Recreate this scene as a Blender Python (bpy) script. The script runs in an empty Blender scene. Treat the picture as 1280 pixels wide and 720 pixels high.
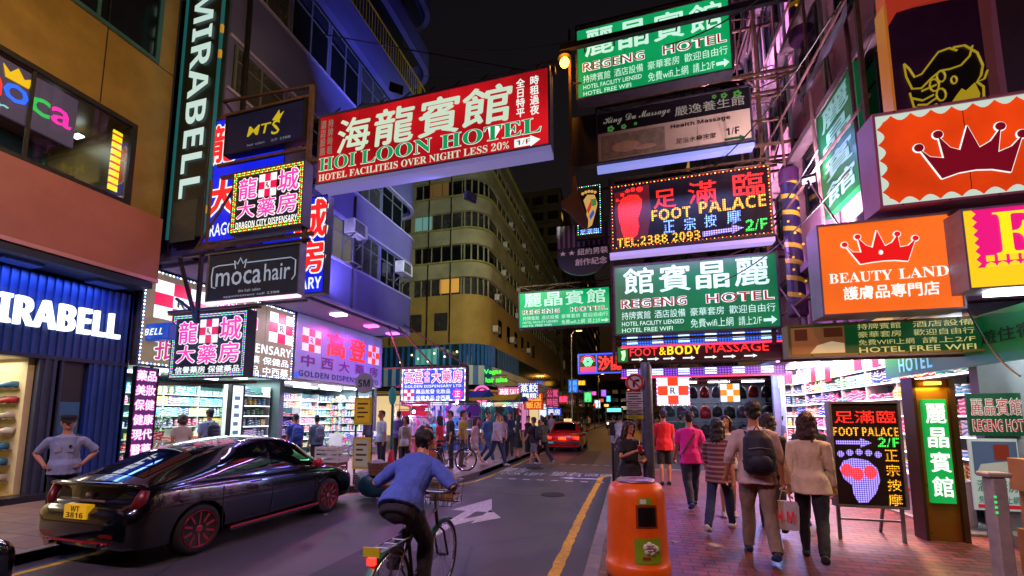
import bpy, bmesh, math, random
from mathutils import Vector, Matrix, noise
random.seed(11)
SC = bpy.context.scene
COL = SC.collection
R = math.radians

# ------------------------------------------------------------------ camera, world, exposure
EYE = Vector((0.0, 0.0, 1.75))
FPX = 527.0
cam_d = bpy.data.cameras.new('camera'); cam = bpy.data.objects.new('camera', cam_d); COL.objects.link(cam)
cam.location = EYE; cam.rotation_euler = (R(96.0), 0, R(15.4))
cam_d.sensor_width = 36.0; cam_d.lens = FPX / 1280 * 36; cam_d.shift_y = 105 / 1280
cam_d.clip_start = 0.05; cam_d.clip_end = 2000
SC.camera = cam
world = bpy.data.worlds.new('World'); SC.world = world; world.use_nodes = True
wn = world.node_tree; bg = wn.nodes['Background']
sky = wn.nodes.new('ShaderNodeTexSky'); sky.sky_type = 'NISHITA'; sky.sun_disc = False
sky.sun_elevation = R(2.0); sky.sun_rotation = R(200); sky.air_density = 2.0; sky.dust_density = 4.0
tint = wn.nodes.new('ShaderNodeMixRGB'); tint.blend_type = 'MULTIPLY'; tint.inputs[0].default_value = 1
tint.inputs[2].default_value = (0.95, 0.72, 0.95, 1)
wn.links.new(sky.outputs[0], tint.inputs[1]); wn.links.new(tint.outputs[0], bg.inputs[0])
bg.inputs[1].default_value = 0.012
SC.view_settings.view_transform = 'Standard'; SC.view_settings.look = 'None'
SC.view_settings.gamma = 1; SC.view_settings.use_curve_mapping = False
SC.view_settings.exposure = 0.12
SC.render.engine = 'CYCLES'
cy = SC.cycles
cy.use_denoising = True; cy.max_bounces = 6; cy.diffuse_bounces = 2; cy.glossy_bounces = 3
cy.transmission_bounces = 4; cy.sample_clamp_indirect = 4.0; cy.caustics_reflective = False; cy.caustics_refractive = False
cy.use_light_tree = True

CROT = cam.rotation_euler.to_matrix()
def ray(px, py): return CROT @ Vector(((px - 640) / FPX, (465 - py) / FPX, -1.0))
def atY(px, py, Y): d = ray(px, py); return EYE + d * ((Y - EYE.y) / d.y)
def atX(px, py, X): d = ray(px, py); return EYE + d * ((X - EYE.x) / d.x)
def atZ(px, py, Z): d = ray(px, py); return EYE + d * ((Z - EYE.z) / d.z)

# ------------------------------------------------------------------ colour and materials
def C(h):
    h = h.lstrip('#'); o = []
    for i in (0, 2, 4):
        c = int(h[i:i+2], 16) / 255
        o.append(c / 12.92 if c <= 0.04045 else ((c + 0.055) / 1.055) ** 2.4)
    return (o[0], o[1], o[2], 1.0)
_mc = {}
def nodes(m): return m.node_tree.nodes, m.node_tree.links
def mat(name, col, rough=0.6, metal=0.0, var=0.25, scale=3.0, bump=0.0, bscale=60.0, coat=0.0, alpha=None, trans=0.0, spec=0.5):
    """Principled surface whose colour wanders a little (grime, wear)."""
    if name in _mc: return _mc[name]
    if isinstance(col, str): col = C(col)
    m = bpy.data.materials.new(name); m.use_nodes = True; n, l = nodes(m); b = n['Principled BSDF']
    b.inputs['Roughness'].default_value = rough; b.inputs['Metallic'].default_value = metal
    b.inputs['Coat Weight'].default_value = coat; b.inputs['Coat Roughness'].default_value = 0.04
    b.inputs['Transmission Weight'].default_value = trans; b.inputs['Specular IOR Level'].default_value = spec
    tc = n.new('ShaderNodeTexCoord')
    if var > 0:
        t = n.new('ShaderNodeTexNoise'); t.inputs['Scale'].default_value = scale; t.inputs['Detail'].default_value = 6; t.inputs['Roughness'].default_value = 0.65
        r = n.new('ShaderNodeValToRGB'); r.color_ramp.elements[0].position = 0.3; r.color_ramp.elements[1].position = 0.7
        r.color_ramp.elements[0].color = tuple(c * (1 - var) for c in col[:3]) + (1,)
        r.color_ramp.elements[1].color = tuple(min(1, c * (1 + var * .6)) for c in col[:3]) + (1,)
        l.new(tc.outputs['Object'], t.inputs['Vector']); l.new(t.outputs['Fac'], r.inputs[0]); l.new(r.outputs[0], b.inputs['Base Color'])
        mr = n.new('ShaderNodeMapRange'); mr.inputs[3].default_value = max(0, rough - .12); mr.inputs[4].default_value = min(1, rough + .12)
        l.new(t.outputs['Fac'], mr.inputs[0]); l.new(mr.outputs[0], b.inputs['Roughness'])
    else:
        b.inputs['Base Color'].default_value = col
    if bump > 0:
        t2 = n.new('ShaderNodeTexNoise'); t2.inputs['Scale'].default_value = bscale; t2.inputs['Detail'].default_value = 4
        bp = n.new('ShaderNodeBump'); bp.inputs['Strength'].default_value = bump; bp.inputs['Distance'].default_value = 0.02
        l.new(tc.outputs['Object'], t2.inputs['Vector']); l.new(t2.outputs['Fac'], bp.inputs['Height']); l.new(bp.outputs[0], b.inputs['Normal'])
    _mc[name] = m
    return m
def emis(name, col, s=1.0, sampled=False, base=None, uneven=0.0, uscale=1.2):
    """Something that gives off light: a lit sign face, a tube, a lamp, or unlit letters brightened."""
    if name in _mc: return _mc[name]
    if isinstance(col, str): col = C(col)
    m = bpy.data.materials.new(name); m.use_nodes = True; n, l = nodes(m); b = n['Principled BSDF']
    b.inputs['Base Color'].default_value = base or tuple(c * .5 for c in col[:3]) + (1,)
    b.inputs['Roughness'].default_value = 0.35
    b.inputs['Emission Color'].default_value = col; b.inputs['Emission Strength'].default_value = s
    if uneven > 0:                                   # tubes behind a sign face never light it evenly
        tc = n.new('ShaderNodeTexCoord'); t = n.new('ShaderNodeTexNoise'); t.inputs['Scale'].default_value = uscale; t.inputs['Detail'].default_value = 5
        mr = n.new('ShaderNodeMapRange'); mr.inputs[1].default_value = .3; mr.inputs[2].default_value = .7
        mr.inputs[3].default_value = s * (1 - uneven); mr.inputs[4].default_value = s * (1 + uneven)
        l.new(tc.outputs['Object'], t.inputs['Vector']); l.new(t.outputs['Fac'], mr.inputs[0]); l.new(mr.outputs[0], b.inputs['Emission Strength'])
    m.cycles.emission_sampling = 'FRONT' if sampled else 'NONE'
    _mc[name] = m
    return m
def led(name, col, s=2.0, pitch=0.06, axis='XZ', dark=0.04):
    """A field of LED dots: emission in a dot grid on a near-black board."""
    if name in _mc: return _mc[name]
    if isinstance(col, str): col = C(col)
    m = bpy.data.materials.new(name); m.use_nodes = True; n, l = nodes(m); b = n['Principled BSDF']
    b.inputs['Base Color'].default_value = (0.02, 0.015, 0.02, 1); b.inputs['Roughness'].default_value = 0.4
    tc = n.new('ShaderNodeTexCoord'); sp = n.new('ShaderNodeSeparateXYZ'); l.new(tc.outputs['Object'], sp.inputs[0])
    ax = n.new('ShaderNodeMath'); ax.operation = 'ADD'; l.new(sp.outputs[0], ax.inputs[0]); l.new(sp.outputs[1], ax.inputs[1])
    sq = []
    for src in (ax.outputs[0], sp.outputs[2]):
        a = n.new('ShaderNodeMath'); a.operation = 'MULTIPLY'; a.inputs[1].default_value = 1 / pitch; l.new(src, a.inputs[0])
        f = n.new('ShaderNodeMath'); f.operation = 'FRACT'; l.new(a.outputs[0], f.inputs[0])
        g = n.new('ShaderNodeMath'); g.operation = 'SUBTRACT'; g.inputs[1].default_value = .5; l.new(f.outputs[0], g.inputs[0])
        h = n.new('ShaderNodeMath'); h.operation = 'MULTIPLY'; l.new(g.outputs[0], h.inputs[0]); l.new(g.outputs[0], h.inputs[1]); sq.append(h)
    q = n.new('ShaderNodeMath'); q.operation = 'ADD'; l.new(sq[0].outputs[0], q.inputs[0]); l.new(sq[1].outputs[0], q.inputs[1])
    mr = n.new('ShaderNodeMapRange'); mr.inputs[1].default_value = .06; mr.inputs[2].default_value = .16; mr.inputs[3].default_value = s; mr.inputs[4].default_value = s * dark * 4
    l.new(q.outputs[0], mr.inputs[0]); l.new(mr.outputs[0], b.inputs['Emission Strength'])
    b.inputs['Emission Color'].default_value = col
    m.cycles.emission_sampling = 'NONE'
    _mc[name] = m
    return m
def brick_mat(name, c1, c2, mortar, sx, sy, rough=0.55, plane='XY', bump=.5, dirt=.35):
    m = bpy.data.materials.new(name); m.use_nodes = True; n, l = nodes(m); b = n['Principled BSDF']
    tc = n.new('ShaderNodeTexCoord'); mp = n.new('ShaderNodeMapping')
    if plane == 'XZ': mp.inputs['Rotation'].default_value = (R(-90), 0, 0)
    if plane == 'YZ': mp.inputs['Rotation'].default_value = (R(-90), 0, R(-90))
    br = n.new('ShaderNodeTexBrick'); br.inputs['Scale'].default_value = 1; br.inputs['Brick Width'].default_value = sx; br.inputs['Row Height'].default_value = sy
    br.inputs['Mortar Size'].default_value = .009; br.inputs['Color1'].default_value = C(c1); br.inputs['Color2'].default_value = C(c2); br.inputs['Mortar'].default_value = C(mortar)
    ns = n.new('ShaderNodeTexNoise'); ns.inputs['Scale'].default_value = 1.1; ns.inputs['Detail'].default_value = 7
    mx = n.new('ShaderNodeMixRGB'); mx.blend_type = 'MULTIPLY'; mx.inputs[0].default_value = 1
    rp = n.new('ShaderNodeValToRGB'); rp.color_ramp.elements[0].position = .3; rp.color_ramp.elements[0].color = (1 - dirt,) * 3 + (1,); rp.color_ramp.elements[1].position = .68
    l.new(tc.outputs['Object'], mp.inputs[0]); l.new(mp.outputs[0], br.inputs['Vector']); l.new(tc.outputs['Object'], ns.inputs['Vector'])
    l.new(ns.outputs['Fac'], rp.inputs[0]); l.new(br.outputs['Color'], mx.inputs[1]); l.new(rp.outputs[0], mx.inputs[2])
    vo = n.new('ShaderNodeTexVoronoi'); vo.inputs['Scale'].default_value = 2.6; l.new(tc.outputs['Object'], vo.inputs['Vector'])          # trodden gum and drips
    gm_ = n.new('ShaderNodeMapRange'); gm_.inputs[1].default_value = .05; gm_.inputs[2].default_value = .085; gm_.inputs[3].default_value = .45; gm_.inputs[4].default_value = 1; l.new(vo.outputs['Distance'], gm_.inputs[0])
    m3 = n.new('ShaderNodeMixRGB'); m3.blend_type = 'MULTIPLY'; m3.inputs[0].default_value = 1; l.new(mx.outputs[0], m3.inputs[1]); l.new(gm_.outputs[0], m3.inputs[2]); l.new(m3.outputs[0], b.inputs['Base Color'])
    mr = n.new('ShaderNodeMapRange'); mr.inputs[3].default_value = rough - .15; mr.inputs[4].default_value = rough + .2; l.new(ns.outputs['Fac'], mr.inputs[0]); l.new(mr.outputs[0], b.inputs['Roughness'])
    bp = n.new('ShaderNodeBump'); bp.invert = True; bp.inputs['Strength'].default_value = bump; bp.inputs['Distance'].default_value = .01
    l.new(br.outputs['Fac'], bp.inputs['Height']); l.new(bp.outputs[0], b.inputs['Normal'])
    _mc[name] = m
    return m
def stripe_mat(name, c1, c2, period, axis=0, rough=.5, duty=.5, emit=0.0, helix=None):
    """Painted stripes (or a helix round a pole) as a material."""
    m = bpy.data.materials.new(name); m.use_nodes = True; n, l = nodes(m); b = n['Principled BSDF']
    tc = n.new('ShaderNodeTexCoord'); sp = n.new('ShaderNodeSeparateXYZ'); l.new(tc.outputs['Object'], sp.inputs[0])
    a = n.new('ShaderNodeMath'); a.operation = 'MULTIPLY'; a.inputs[1].default_value = 1 / period
    if helix:
        at = n.new('ShaderNodeMath'); at.operation = 'ARCTAN2'; l.new(sp.outputs[1], at.inputs[0]); l.new(sp.outputs[0], at.inputs[1])
        k = n.new('ShaderNodeMath'); k.operation = 'MULTIPLY'; k.inputs[1].default_value = period / (2 * math.pi); l.new(at.outputs[0], k.inputs[0])
        ad = n.new('ShaderNodeMath'); ad.operation = 'ADD'; l.new(k.outputs[0], ad.inputs[0]); l.new(sp.outputs[2], ad.inputs[1]); l.new(ad.outputs[0], a.inputs[0])
    else: l.new(sp.outputs[axis], a.inputs[0])
    f = n.new('ShaderNodeMath'); f.operation = 'FRACT'; l.new(a.outputs[0], f.inputs[0])
    g = n.new('ShaderNodeMath'); g.operation = 'GREATER_THAN'; g.inputs[1].default_value = duty; l.new(f.outputs[0], g.inputs[0])
    mx = n.new('ShaderNodeMixRGB'); mx.inputs[1].default_value = C(c1); mx.inputs[2].default_value = C(c2); l.new(g.outputs[0], mx.inputs[0])
    l.new(mx.outputs[0], b.inputs['Base Color']); b.inputs['Roughness'].default_value = rough
    if emit: l.new(mx.outputs[0], b.inputs['Emission Color']); b.inputs['Emission Strength'].default_value = emit; m.cycles.emission_sampling = 'NONE'
    _mc[name] = m
    return m

# ------------------------------------------------------------------ mesh builder and object tagging
def origin(o):
    v = Vector((0, 0, 0))
    while o is not None: v += o.location; o = o.parent
    return v
class MB:
    def __init__(s): s.v = []; s.f = []; s.mi = []; s.m = 0; s.mats = []
    def use(s, m):
        if m not in s.mats: s.mats.append(m)
        s.m = s.mats.index(m); return s
    def add(s, vs, fs):
        k = len(s.v); s.v += [tuple(v) for v in vs]; s.f += [tuple(i + k for i in f) for f in fs]; s.mi += [s.m] * len(fs); return s
    def box(s, x0, x1, y0, y1, z0, z1):
        return s.add([(x0,y0,z0),(x1,y0,z0),(x1,y1,z0),(x0,y1,z0),(x0,y0,z1),(x1,y0,z1),(x1,y1,z1),(x0,y1,z1)],
                     [(0,3,2,1),(4,5,6,7),(0,1,5,4),(1,2,6,5),(2,3,7,6),(3,0,4,7)])
    def obox(s, c, size, rot=None):
        c = Vector(c); h = Vector(size) / 2; vs = []
        for z in (-1, 1):
            for (x, y) in ((-1,-1),(1,-1),(1,1),(-1,1)):
                p = Vector((x*h.x, y*h.y, z*h.z)); vs.append(c + (rot @ p if rot else p))
        return s.add(vs, [(0,3,2,1),(4,5,6,7),(0,1,5,4),(1,2,6,5),(2,3,7,6),(3,0,4,7)])
    def bar(s, p, q, w, h=None):
        p = Vector(p); q = Vector(q); h = h or w; d = (q - p).normalized()
        a = d.cross(Vector((0,0,1)))
        if a.length < 1e-3: a = Vector((1,0,0))
        a.normalize(); b = d.cross(a); vs = []
        for c in (p, q):
            for (x, y) in ((-1,-1),(1,-1),(1,1),(-1,1)): vs.append(c + a*x*w/2 + b*y*h/2)
        return s.add(vs, [(0,3,2,1),(4,5,6,7),(0,1,5,4),(1,2,6,5),(2,3,7,6),(3,0,4,7)])
    def tube(s, pts, r, n=8, cap=True, ell=None):
        """Tube along a polyline; r a number or one per point; ell = list of (ra, rb) with fixed side axis."""
        pts = [Vector(p) for p in pts]; k = len(pts); vs = []; pa = None
        for i, p in enumerate(pts):
            d = (pts[min(i+1, k-1)] - pts[max(i-1, 0)]).normalized()
            if pa is None:
                a = d.cross(Vector((0,0,1)))
                if a.length < .15: a = Vector((1,0,0)) - d * d.x
            else: a = pa - d * pa.dot(d)
            a.normalize(); pa = a; b = d.cross(a)
            rr = r[i] if isinstance(r, (list, tuple)) else r
            ra, rb = rr if isinstance(rr, (list, tuple)) else (rr, rr)
            for j in range(n):
                t = 2 * math.pi * j / n; vs.append(p + a * math.cos(t) * ra + b * math.sin(t) * rb)
        fs = [(i*n+j, i*n+(j+1)%n, (i+1)*n+(j+1)%n, (i+1)*n+j) for i in range(k-1) for j in range(n)]
        if cap: fs += [tuple(range(n-1, -1, -1)), tuple((k-1)*n+j for j in range(n))]
        return s.add(vs, fs)
    def lathe(s, prof, c=(0,0,0), n=16, rot=None, sx=1, sy=1):
        c = Vector(c); vs = []
        for (r, z) in prof:
            for j in range(n):
                t = 2*math.pi*j/n; p = Vector((r*math.cos(t)*sx, r*math.sin(t)*sy, z)); vs.append(c + (rot @ p if rot else p))
        k = len(prof); fs = [(i*n+j, i*n+(j+1)%n, (i+1)*n+(j+1)%n, (i+1)*n+j) for i in range(k-1) for j in range(n)]
        fs += [tuple(range(n-1, -1, -1)), tuple((k-1)*n+j for j in range(n))]
        return s.add(vs, fs)
    def ball(s, c, r, n=8, m=6):
        r = r if isinstance(r, (tuple, list)) else (r, r, r)
        pr = [(max(1e-4, math.sin(math.pi*i/m)), -math.cos(math.pi*i/m)) for i in range(m+1)]
        c = Vector(c); k = len(s.v); s.lathe(pr, (0,0,0), n)
        for i in range(k, len(s.v)): v = s.v[i]; s.v[i] = (c.x+v[0]*r[0], c.y+v[1]*r[1], c.z+v[2]*r[2])
        return s
    def prism(s, poly, fr, d0, d1):
        """poly of (u, v) on frame fr = (O, U, V, N), from depth d0 to d1 along N."""
        O, U, V, N = fr; k = len(poly)
        vs = [O + U*u + V*v + N*d0 for u, v in poly] + [O + U*u + V*v + N*d1 for u, v in poly]
        fs = [tuple(range(k-1, -1, -1)), tuple(range(k, 2*k))] + [(i, (i+1)%k, k+(i+1)%k, k+i) for i in range(k)]
        return s.add(vs, fs)
    def wall(s, path, z0, z1, t=.2):
        """Solid wall along a plan polyline (thickness towards the path's left)."""
        P = [Vector((p[0], p[1], 0)) for p in path]; k = len(P); L = []
        for i in range(k):
            d = (P[min(i+1,k-1)] - P[max(i-1,0)]).normalized(); L.append(P[i] + Vector((-d.y, d.x, 0)) * t)
        vs = [(p.x,p.y,z0) for p in P] + [(p.x,p.y,z1) for p in P] + [(p.x,p.y,z0) for p in L] + [(p.x,p.y,z1) for p in L]
        fs = []
        for i in range(k-1):
            fs += [(i,i+1,k+i+1,k+i), (2*k+i+1,2*k+i,3*k+i,3*k+i+1), (k+i,k+i+1,3*k+i+1,3*k+i), (i+1,i,2*k+i,2*k+i+1)]
        fs += [(0,k,3*k,2*k), (k-1,3*k-1,4*k-1,2*k-1)]
        return s.add(vs, fs)
    def build(s, name, m=None, parent=None, smooth=False, bevel=0.0, seg=1, auto=None):
        me = bpy.data.meshes.new(name); o0 = origin(parent)
        me.from_pydata([(v[0]-o0.x, v[1]-o0.y, v[2]-o0.z) for v in s.v], [], s.f)
        ms = s.mats if s.mats else [m]
        for q in ms: me.materials.append(q)
        me.polygons.foreach_set('material_index', s.mi)
        if smooth: me.polygons.foreach_set('use_smooth', [True] * len(s.f))
        me.update()
        o = bpy.data.objects.new(name, me); COL.objects.link(o); o.parent = parent
        if bevel > 0:
            b = o.modifiers.new('edge', 'BEVEL'); b.width = bevel; b.segments = seg; b.limit_method = 'ANGLE'; b.angle_limit = R(40)
        return o
def tag(o, label=None, cat=None, group=None, kind=None):
    for k, v in (('label', label), ('category', cat), ('group', group), ('kind', kind)):
        if v: o[k] = v
    return o
def thing(name, label, cat, loc=(0,0,0), group=None):
    o = bpy.data.objects.new(name, None); COL.objects.link(o); o.location = loc; o.empty_display_size = .1
    return tag(o, label, cat, group)
def dup(o, loc=None, rz=None, label=None, group=None, parent=None, mats=None):
    c = o.copy(); COL.objects.link(c); c.parent = parent
    if loc is not None: c.location = loc
    if rz is not None: c.rotation_euler = (0, 0, rz)
    if label: c['label'] = label
    if group: c['group'] = group
    if mats and c.type == 'MESH' and c.data.materials[0].name in mats:
        c.data = c.data.copy(); c.data.materials[0] = mats[c.data.materials[0].name]
    for ch in [x for x in COL.objects if x.parent == o]: dup(ch, parent=c, mats=mats)
    return c
def lamp(name, kind, loc, energy, col, size=.2, size_y=None, rot=None, spot=None, parent=None, aim=None):
    d = bpy.data.lights.new(name, kind); d.energy = energy; d.color = C(col)[:3] if isinstance(col, str) else col
    if kind == 'AREA':
        d.size = size
        if size_y: d.shape = 'RECTANGLE'; d.size_y = size_y
    else: d.shadow_soft_size = size
    if spot: d.spot_size = R(spot); d.spot_blend = .6
    o = bpy.data.objects.new(name, d); COL.objects.link(o); o.location = Vector(loc) - origin(parent); o.parent = parent
    if aim is not None: o.rotation_euler = (Vector(aim) - Vector(loc)).to_track_quat('-Z', 'Y').to_euler()
    elif rot: o.rotation_euler = rot
    return o

# a scratch scene in which single shapes are worked out before they are linked into the real one
TMP = bpy.data.scenes.new('scratch')
def worked_out(o):
    TMP.collection.objects.link(o); vl = TMP.view_layers[0]; vl.update(); me = bpy.data.meshes.new_from_object(o.evaluated_get(vl.depsgraph)); TMP.collection.objects.unlink(o); return me
# ------------------------------------------------------------------ lettering
_tc = {}
BOLD = {'serif': (0x1D400, 0x1D41A, 0x1D7CE), 'sans': (0x1D5D4, 0x1D5EE, 0x1D7EC), 'ital': (0x1D63C, 0x1D656, 0x1D7EC), 'script': (0x1D4D0, 0x1D4EA, None), 'serifit': (0x1D468, 0x1D482, None)}
def styled(t, style):
    if not style: return t
    U, L, D = BOLD[style]; o = ''
    for ch in t:
        if 'A' <= ch <= 'Z': o += chr(U + ord(ch) - 65)
        elif 'a' <= ch <= 'z': o += chr(L + ord(ch) - 97)
        elif '0' <= ch <= '9' and D: o += chr(D + ord(ch) - 48)
        else: o += ch
    return o
def glyphs(t, off=0.0, ext=0.0, space=1.0, line=1.0):
    k = (t, off, ext, space, line)
    if k in _tc: return _tc[k]
    c = bpy.data.curves.new('t', 'FONT'); c.body = t; c.size = 1; c.resolution_u = 2; c.offset = off; c.extrude = ext
    c.space_character = space; c.space_line = line; c.align_x = 'CENTER'
    o = bpy.data.objects.new('t', c); me = worked_out(o)
    r = ([v.co.copy() for v in me.vertices], [tuple(p.vertices) for p in me.polygons])
    bpy.data.objects.remove(o); bpy.data.curves.remove(c); bpy.data.meshes.remove(me)
    _tc[k] = r
    return r
class Face:
    """A flat sign face: O lower-left corner, U across, V up, N out; u, v run 0..1 from the TOP left like on the photograph."""
    def __init__(s, O, U, V, N, w, h): s.O = Vector(O); s.U = Vector(U); s.V = Vector(V); s.N = Vector(N); s.w = w; s.h = h
    def pt(s, u, v, n=0.0): return s.O + s.U * (u * s.w) + s.V * ((1 - v) * s.h) + s.N * n
    def rect(s, mb, u0, v0, u1, v1, n0, n1):
        a = [s.pt(u0, v1, n0), s.pt(u1, v1, n0), s.pt(u1, v0, n0), s.pt(u0, v0, n0)]; b = [s.pt(u0, v1, n1), s.pt(u1, v1, n1), s.pt(u1, v0, n1), s.pt(u0, v0, n1)]
        return mb.add(a + b, [(3,2,1,0),(4,5,6,7),(0,1,5,4),(1,2,6,5),(2,3,7,6),(3,0,4,7)])
    def poly(s, mb, pts, n0, n1):
        return mb.prism([(u * s.w, (1 - v) * s.h) for u, v in pts], (s.O, s.U, s.V, s.N), n0, n1)
    def stroke(s, mb, pts, r, n=.01, k=6, closed=False):
        p = [s.pt(u, v, n) for u, v in pts]
        if closed: p.append(p[0])
        return mb.tube(p, r, k)
    def text(s, mb, t, u0, v0, u1, v1, off=0.0, n=.012, style=None, shear=0.0, ext=0.0, space=1.0, grow=0.0, line=1.0):
        if not t: return mb
        t = styled(t, style); cjk = any(ord(c) > 0x2e80 and ord(c) < 0xA000 for c in t)
        o2 = 0.0 if cjk or style else min(off, .01)
        vs, fs = glyphs(t, o2, ext, space, line)
        if not vs: return mb
        x0 = min(v.x for v in vs); x1 = max(v.x for v in vs); y0 = min(v.y for v in vs); y1 = max(v.y for v in vs)
        d = off * .62 + grow; sh = [(0, 0)]
        if cjk and d > .008:                       # heavy strokes: the thin outline struck several times, as a brush would widen it
            k = 8 if grow else 4; sh = [(d*math.cos(2*math.pi*i/k+.3), d*math.sin(2*math.pi*i/k+.3)*.9) for i in range(k)] + [(0, 0)]
        elif grow: vs, fs = glyphs(t, o2 + grow, ext, space, line)
        for q, (dx, dy) in enumerate(sh):
            o = []
            for v in vs:
                a = (v.x + dx - x0) / (x1 - x0); b = (v.y + dy - y0) / (y1 - y0); a += shear * (b - .5)
                o.append(s.pt(u0 + (u1 - u0) * a, v1 + (v0 - v1) * b, n + v.z + q * .0004))
            mb.add(o, fs)
        return mb
def camface(px0, py0, px1, py1, Y):
    """The sign face standing across the street in the plane y = Y (it looks back down the street)."""
    a = atY(px0, py0, Y); b = atY(px1, py1, Y)
    return Face((min(a.x, b.x), Y, min(a.z, b.z)), (1,0,0), (0,0,1), (0,-1,0), abs(b.x - a.x), abs(b.z - a.z))
def wallface(y0, y1, z0, z1, X, side):
    """A face along the street on the wall x = X; side +1 looks to +x (west row), -1 looks to -x (east row)."""
    if side > 0: return Face((X, y0, z0), (0,1,0), (0,0,1), (1,0,0), y1 - y0, z1 - z0)
    return Face((X, y1, z0), (0,-1,0), (0,0,1), (-1,0,0), y1 - y0, z1 - z0)
def cabinet(f, root, mt, depth=.28, lip=.05, face_mat=None, proud=.004, name='cabinet', facename='face_panel'):
    mb = MB(); f.rect(mb, 0, 0, 1, 1, -depth, 0)
    lu = lip / f.w; lv = lip / f.h
    for (a, b, c, d) in ((0,0,1,lv), (0,1-lv,1,1), (0,lv,lu,1-lv), (1-lu,lv,1,1-lv)): f.rect(mb, a, b, c, d, .001, .03)
    c = mb.build(name, mt, root)
    if f.w > 1.8 and face_mat:
        sm = MB(); k = max(2, round(f.w / 1.3))
        for i in range(1, k): f.rect(sm, i/k - .003/f.w, lv, i/k + .003/f.w, 1-lv, .004, .0065)
        for i in range(k*2): u = (i+.5)/(k*2); f.rect(sm, u-.008/f.w, lv*.2, u+.008/f.w, lv*.2+.016/f.h, .03, .034); f.rect(sm, u-.008/f.w, 1-lv*.2-.016/f.h, u+.008/f.w, 1-lv*.2, .03, .034)
        sm.build('panel_seam', M_seam, root)
    if face_mat:
        m2 = MB(); f.rect(m2, lu, lv, 1-lu, 1-lv, .001, proud); m2.build(facename, face_mat, root)
    return c
M_seam = mat('seam_grime', '#1c1614', .7, 0, .3, 8)
def bulbs(f, root, mats, inset=.03, pitch=.09, r=.016, name='bulb_border', n=.02):
    mb = MB(); iu = inset / f.w; iv = inset / f.h; per = []
    nu = max(2, int(f.w / pitch)); nv = max(2, int(f.h / pitch))
    for i in range(nu): a = i / nu; per += [(iu + (1-2*iu)*a, iv), (1 - iu - (1-2*iu)*a, 1-iv)]
    for i in range(nv): a = i / nv; per += [(1-iu, iv + (1-2*iv)*a), (iu, 1 - iv - (1-2*iv)*a)]
    for k, (u, v) in enumerate(per):
        mb.use(mats[(k // 2) % len(mats)]); p = f.pt(u, v, n)
        mb.add([p+f.U*r, p+f.V*r, p-f.U*r, p-f.V*r, p+f.N*r, p-f.N*r], [(0,1,4),(1,2,4),(2,3,4),(3,0,4),(1,0,5),(2,1,5),(3,2,5),(0,3,5)])
    return mb.build(name, None, root)
# ------------------------------------------------------------------ shared materials
M_white = mat('white_paint', (.72,.72,.74,1), .55)
M_dkmetal = mat('dark_steel', '#26242a', .45, .6, .4, 8)
M_steel = mat('galvanised_steel', '#85878c', .42, .8, .3, 6)
M_rust = mat('rusty_steel', '#5a4234', .7, .4, .5, 5)
M_black = mat('black_plastic', '#0c0c0e', .45, 0, .2)
M_rubber = mat('tyre_rubber', '#121214', .75, 0, .3, 20)
M_glassdk = mat('dark_window_glass', '#0b1016', .08, 0, .3, 2, spec=.7)
M_curtain = mat('curtained_window', '#34363a', .25, 0, .5, 1.5, spec=.6)
M_chrome = mat('chrome', '#c8c8cc', .12, 1, 0)
M_wood = mat('timber', '#6a4a2c', .6, 0, .4, 6)
M_card = mat('cardboard', '#9a7448', .8, 0, .2, 4)
E_tube = emis('fluorescent_tube', '#e6f2ff', 9.0)
E_warmlamp = emis('sodium_lamp', '#ffa028', 22.0)
E_white = emis('white_light', '#f4f6ff', 1.5)
def thin_glass(name='clear_glass', tintc=(.92,.96,.97,1), refl=.1):
    if name in _mc: return _mc[name]
    m = bpy.data.materials.new(name); m.use_nodes = True; n, l = nodes(m); n.remove(n['Principled BSDF'])
    t = n.new('ShaderNodeBsdfTransparent'); t.inputs[0].default_value = tintc
    g = n.new('ShaderNodeBsdfGlossy'); g.inputs['Roughness'].default_value = .02
    fr = n.new('ShaderNodeFresnel'); fr.inputs[0].default_value = 1.5
    mx = n.new('ShaderNodeMixShader'); l.new(fr.outputs[0], mx.inputs[0]); l.new(t.outputs[0], mx.inputs[1]); l.new(g.outputs[0], mx.inputs[2])
    l.new(mx.outputs[0], n['Material Output'].inputs[0]); _mc[name] = m
    return m
M_glass = thin_glass()

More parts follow.
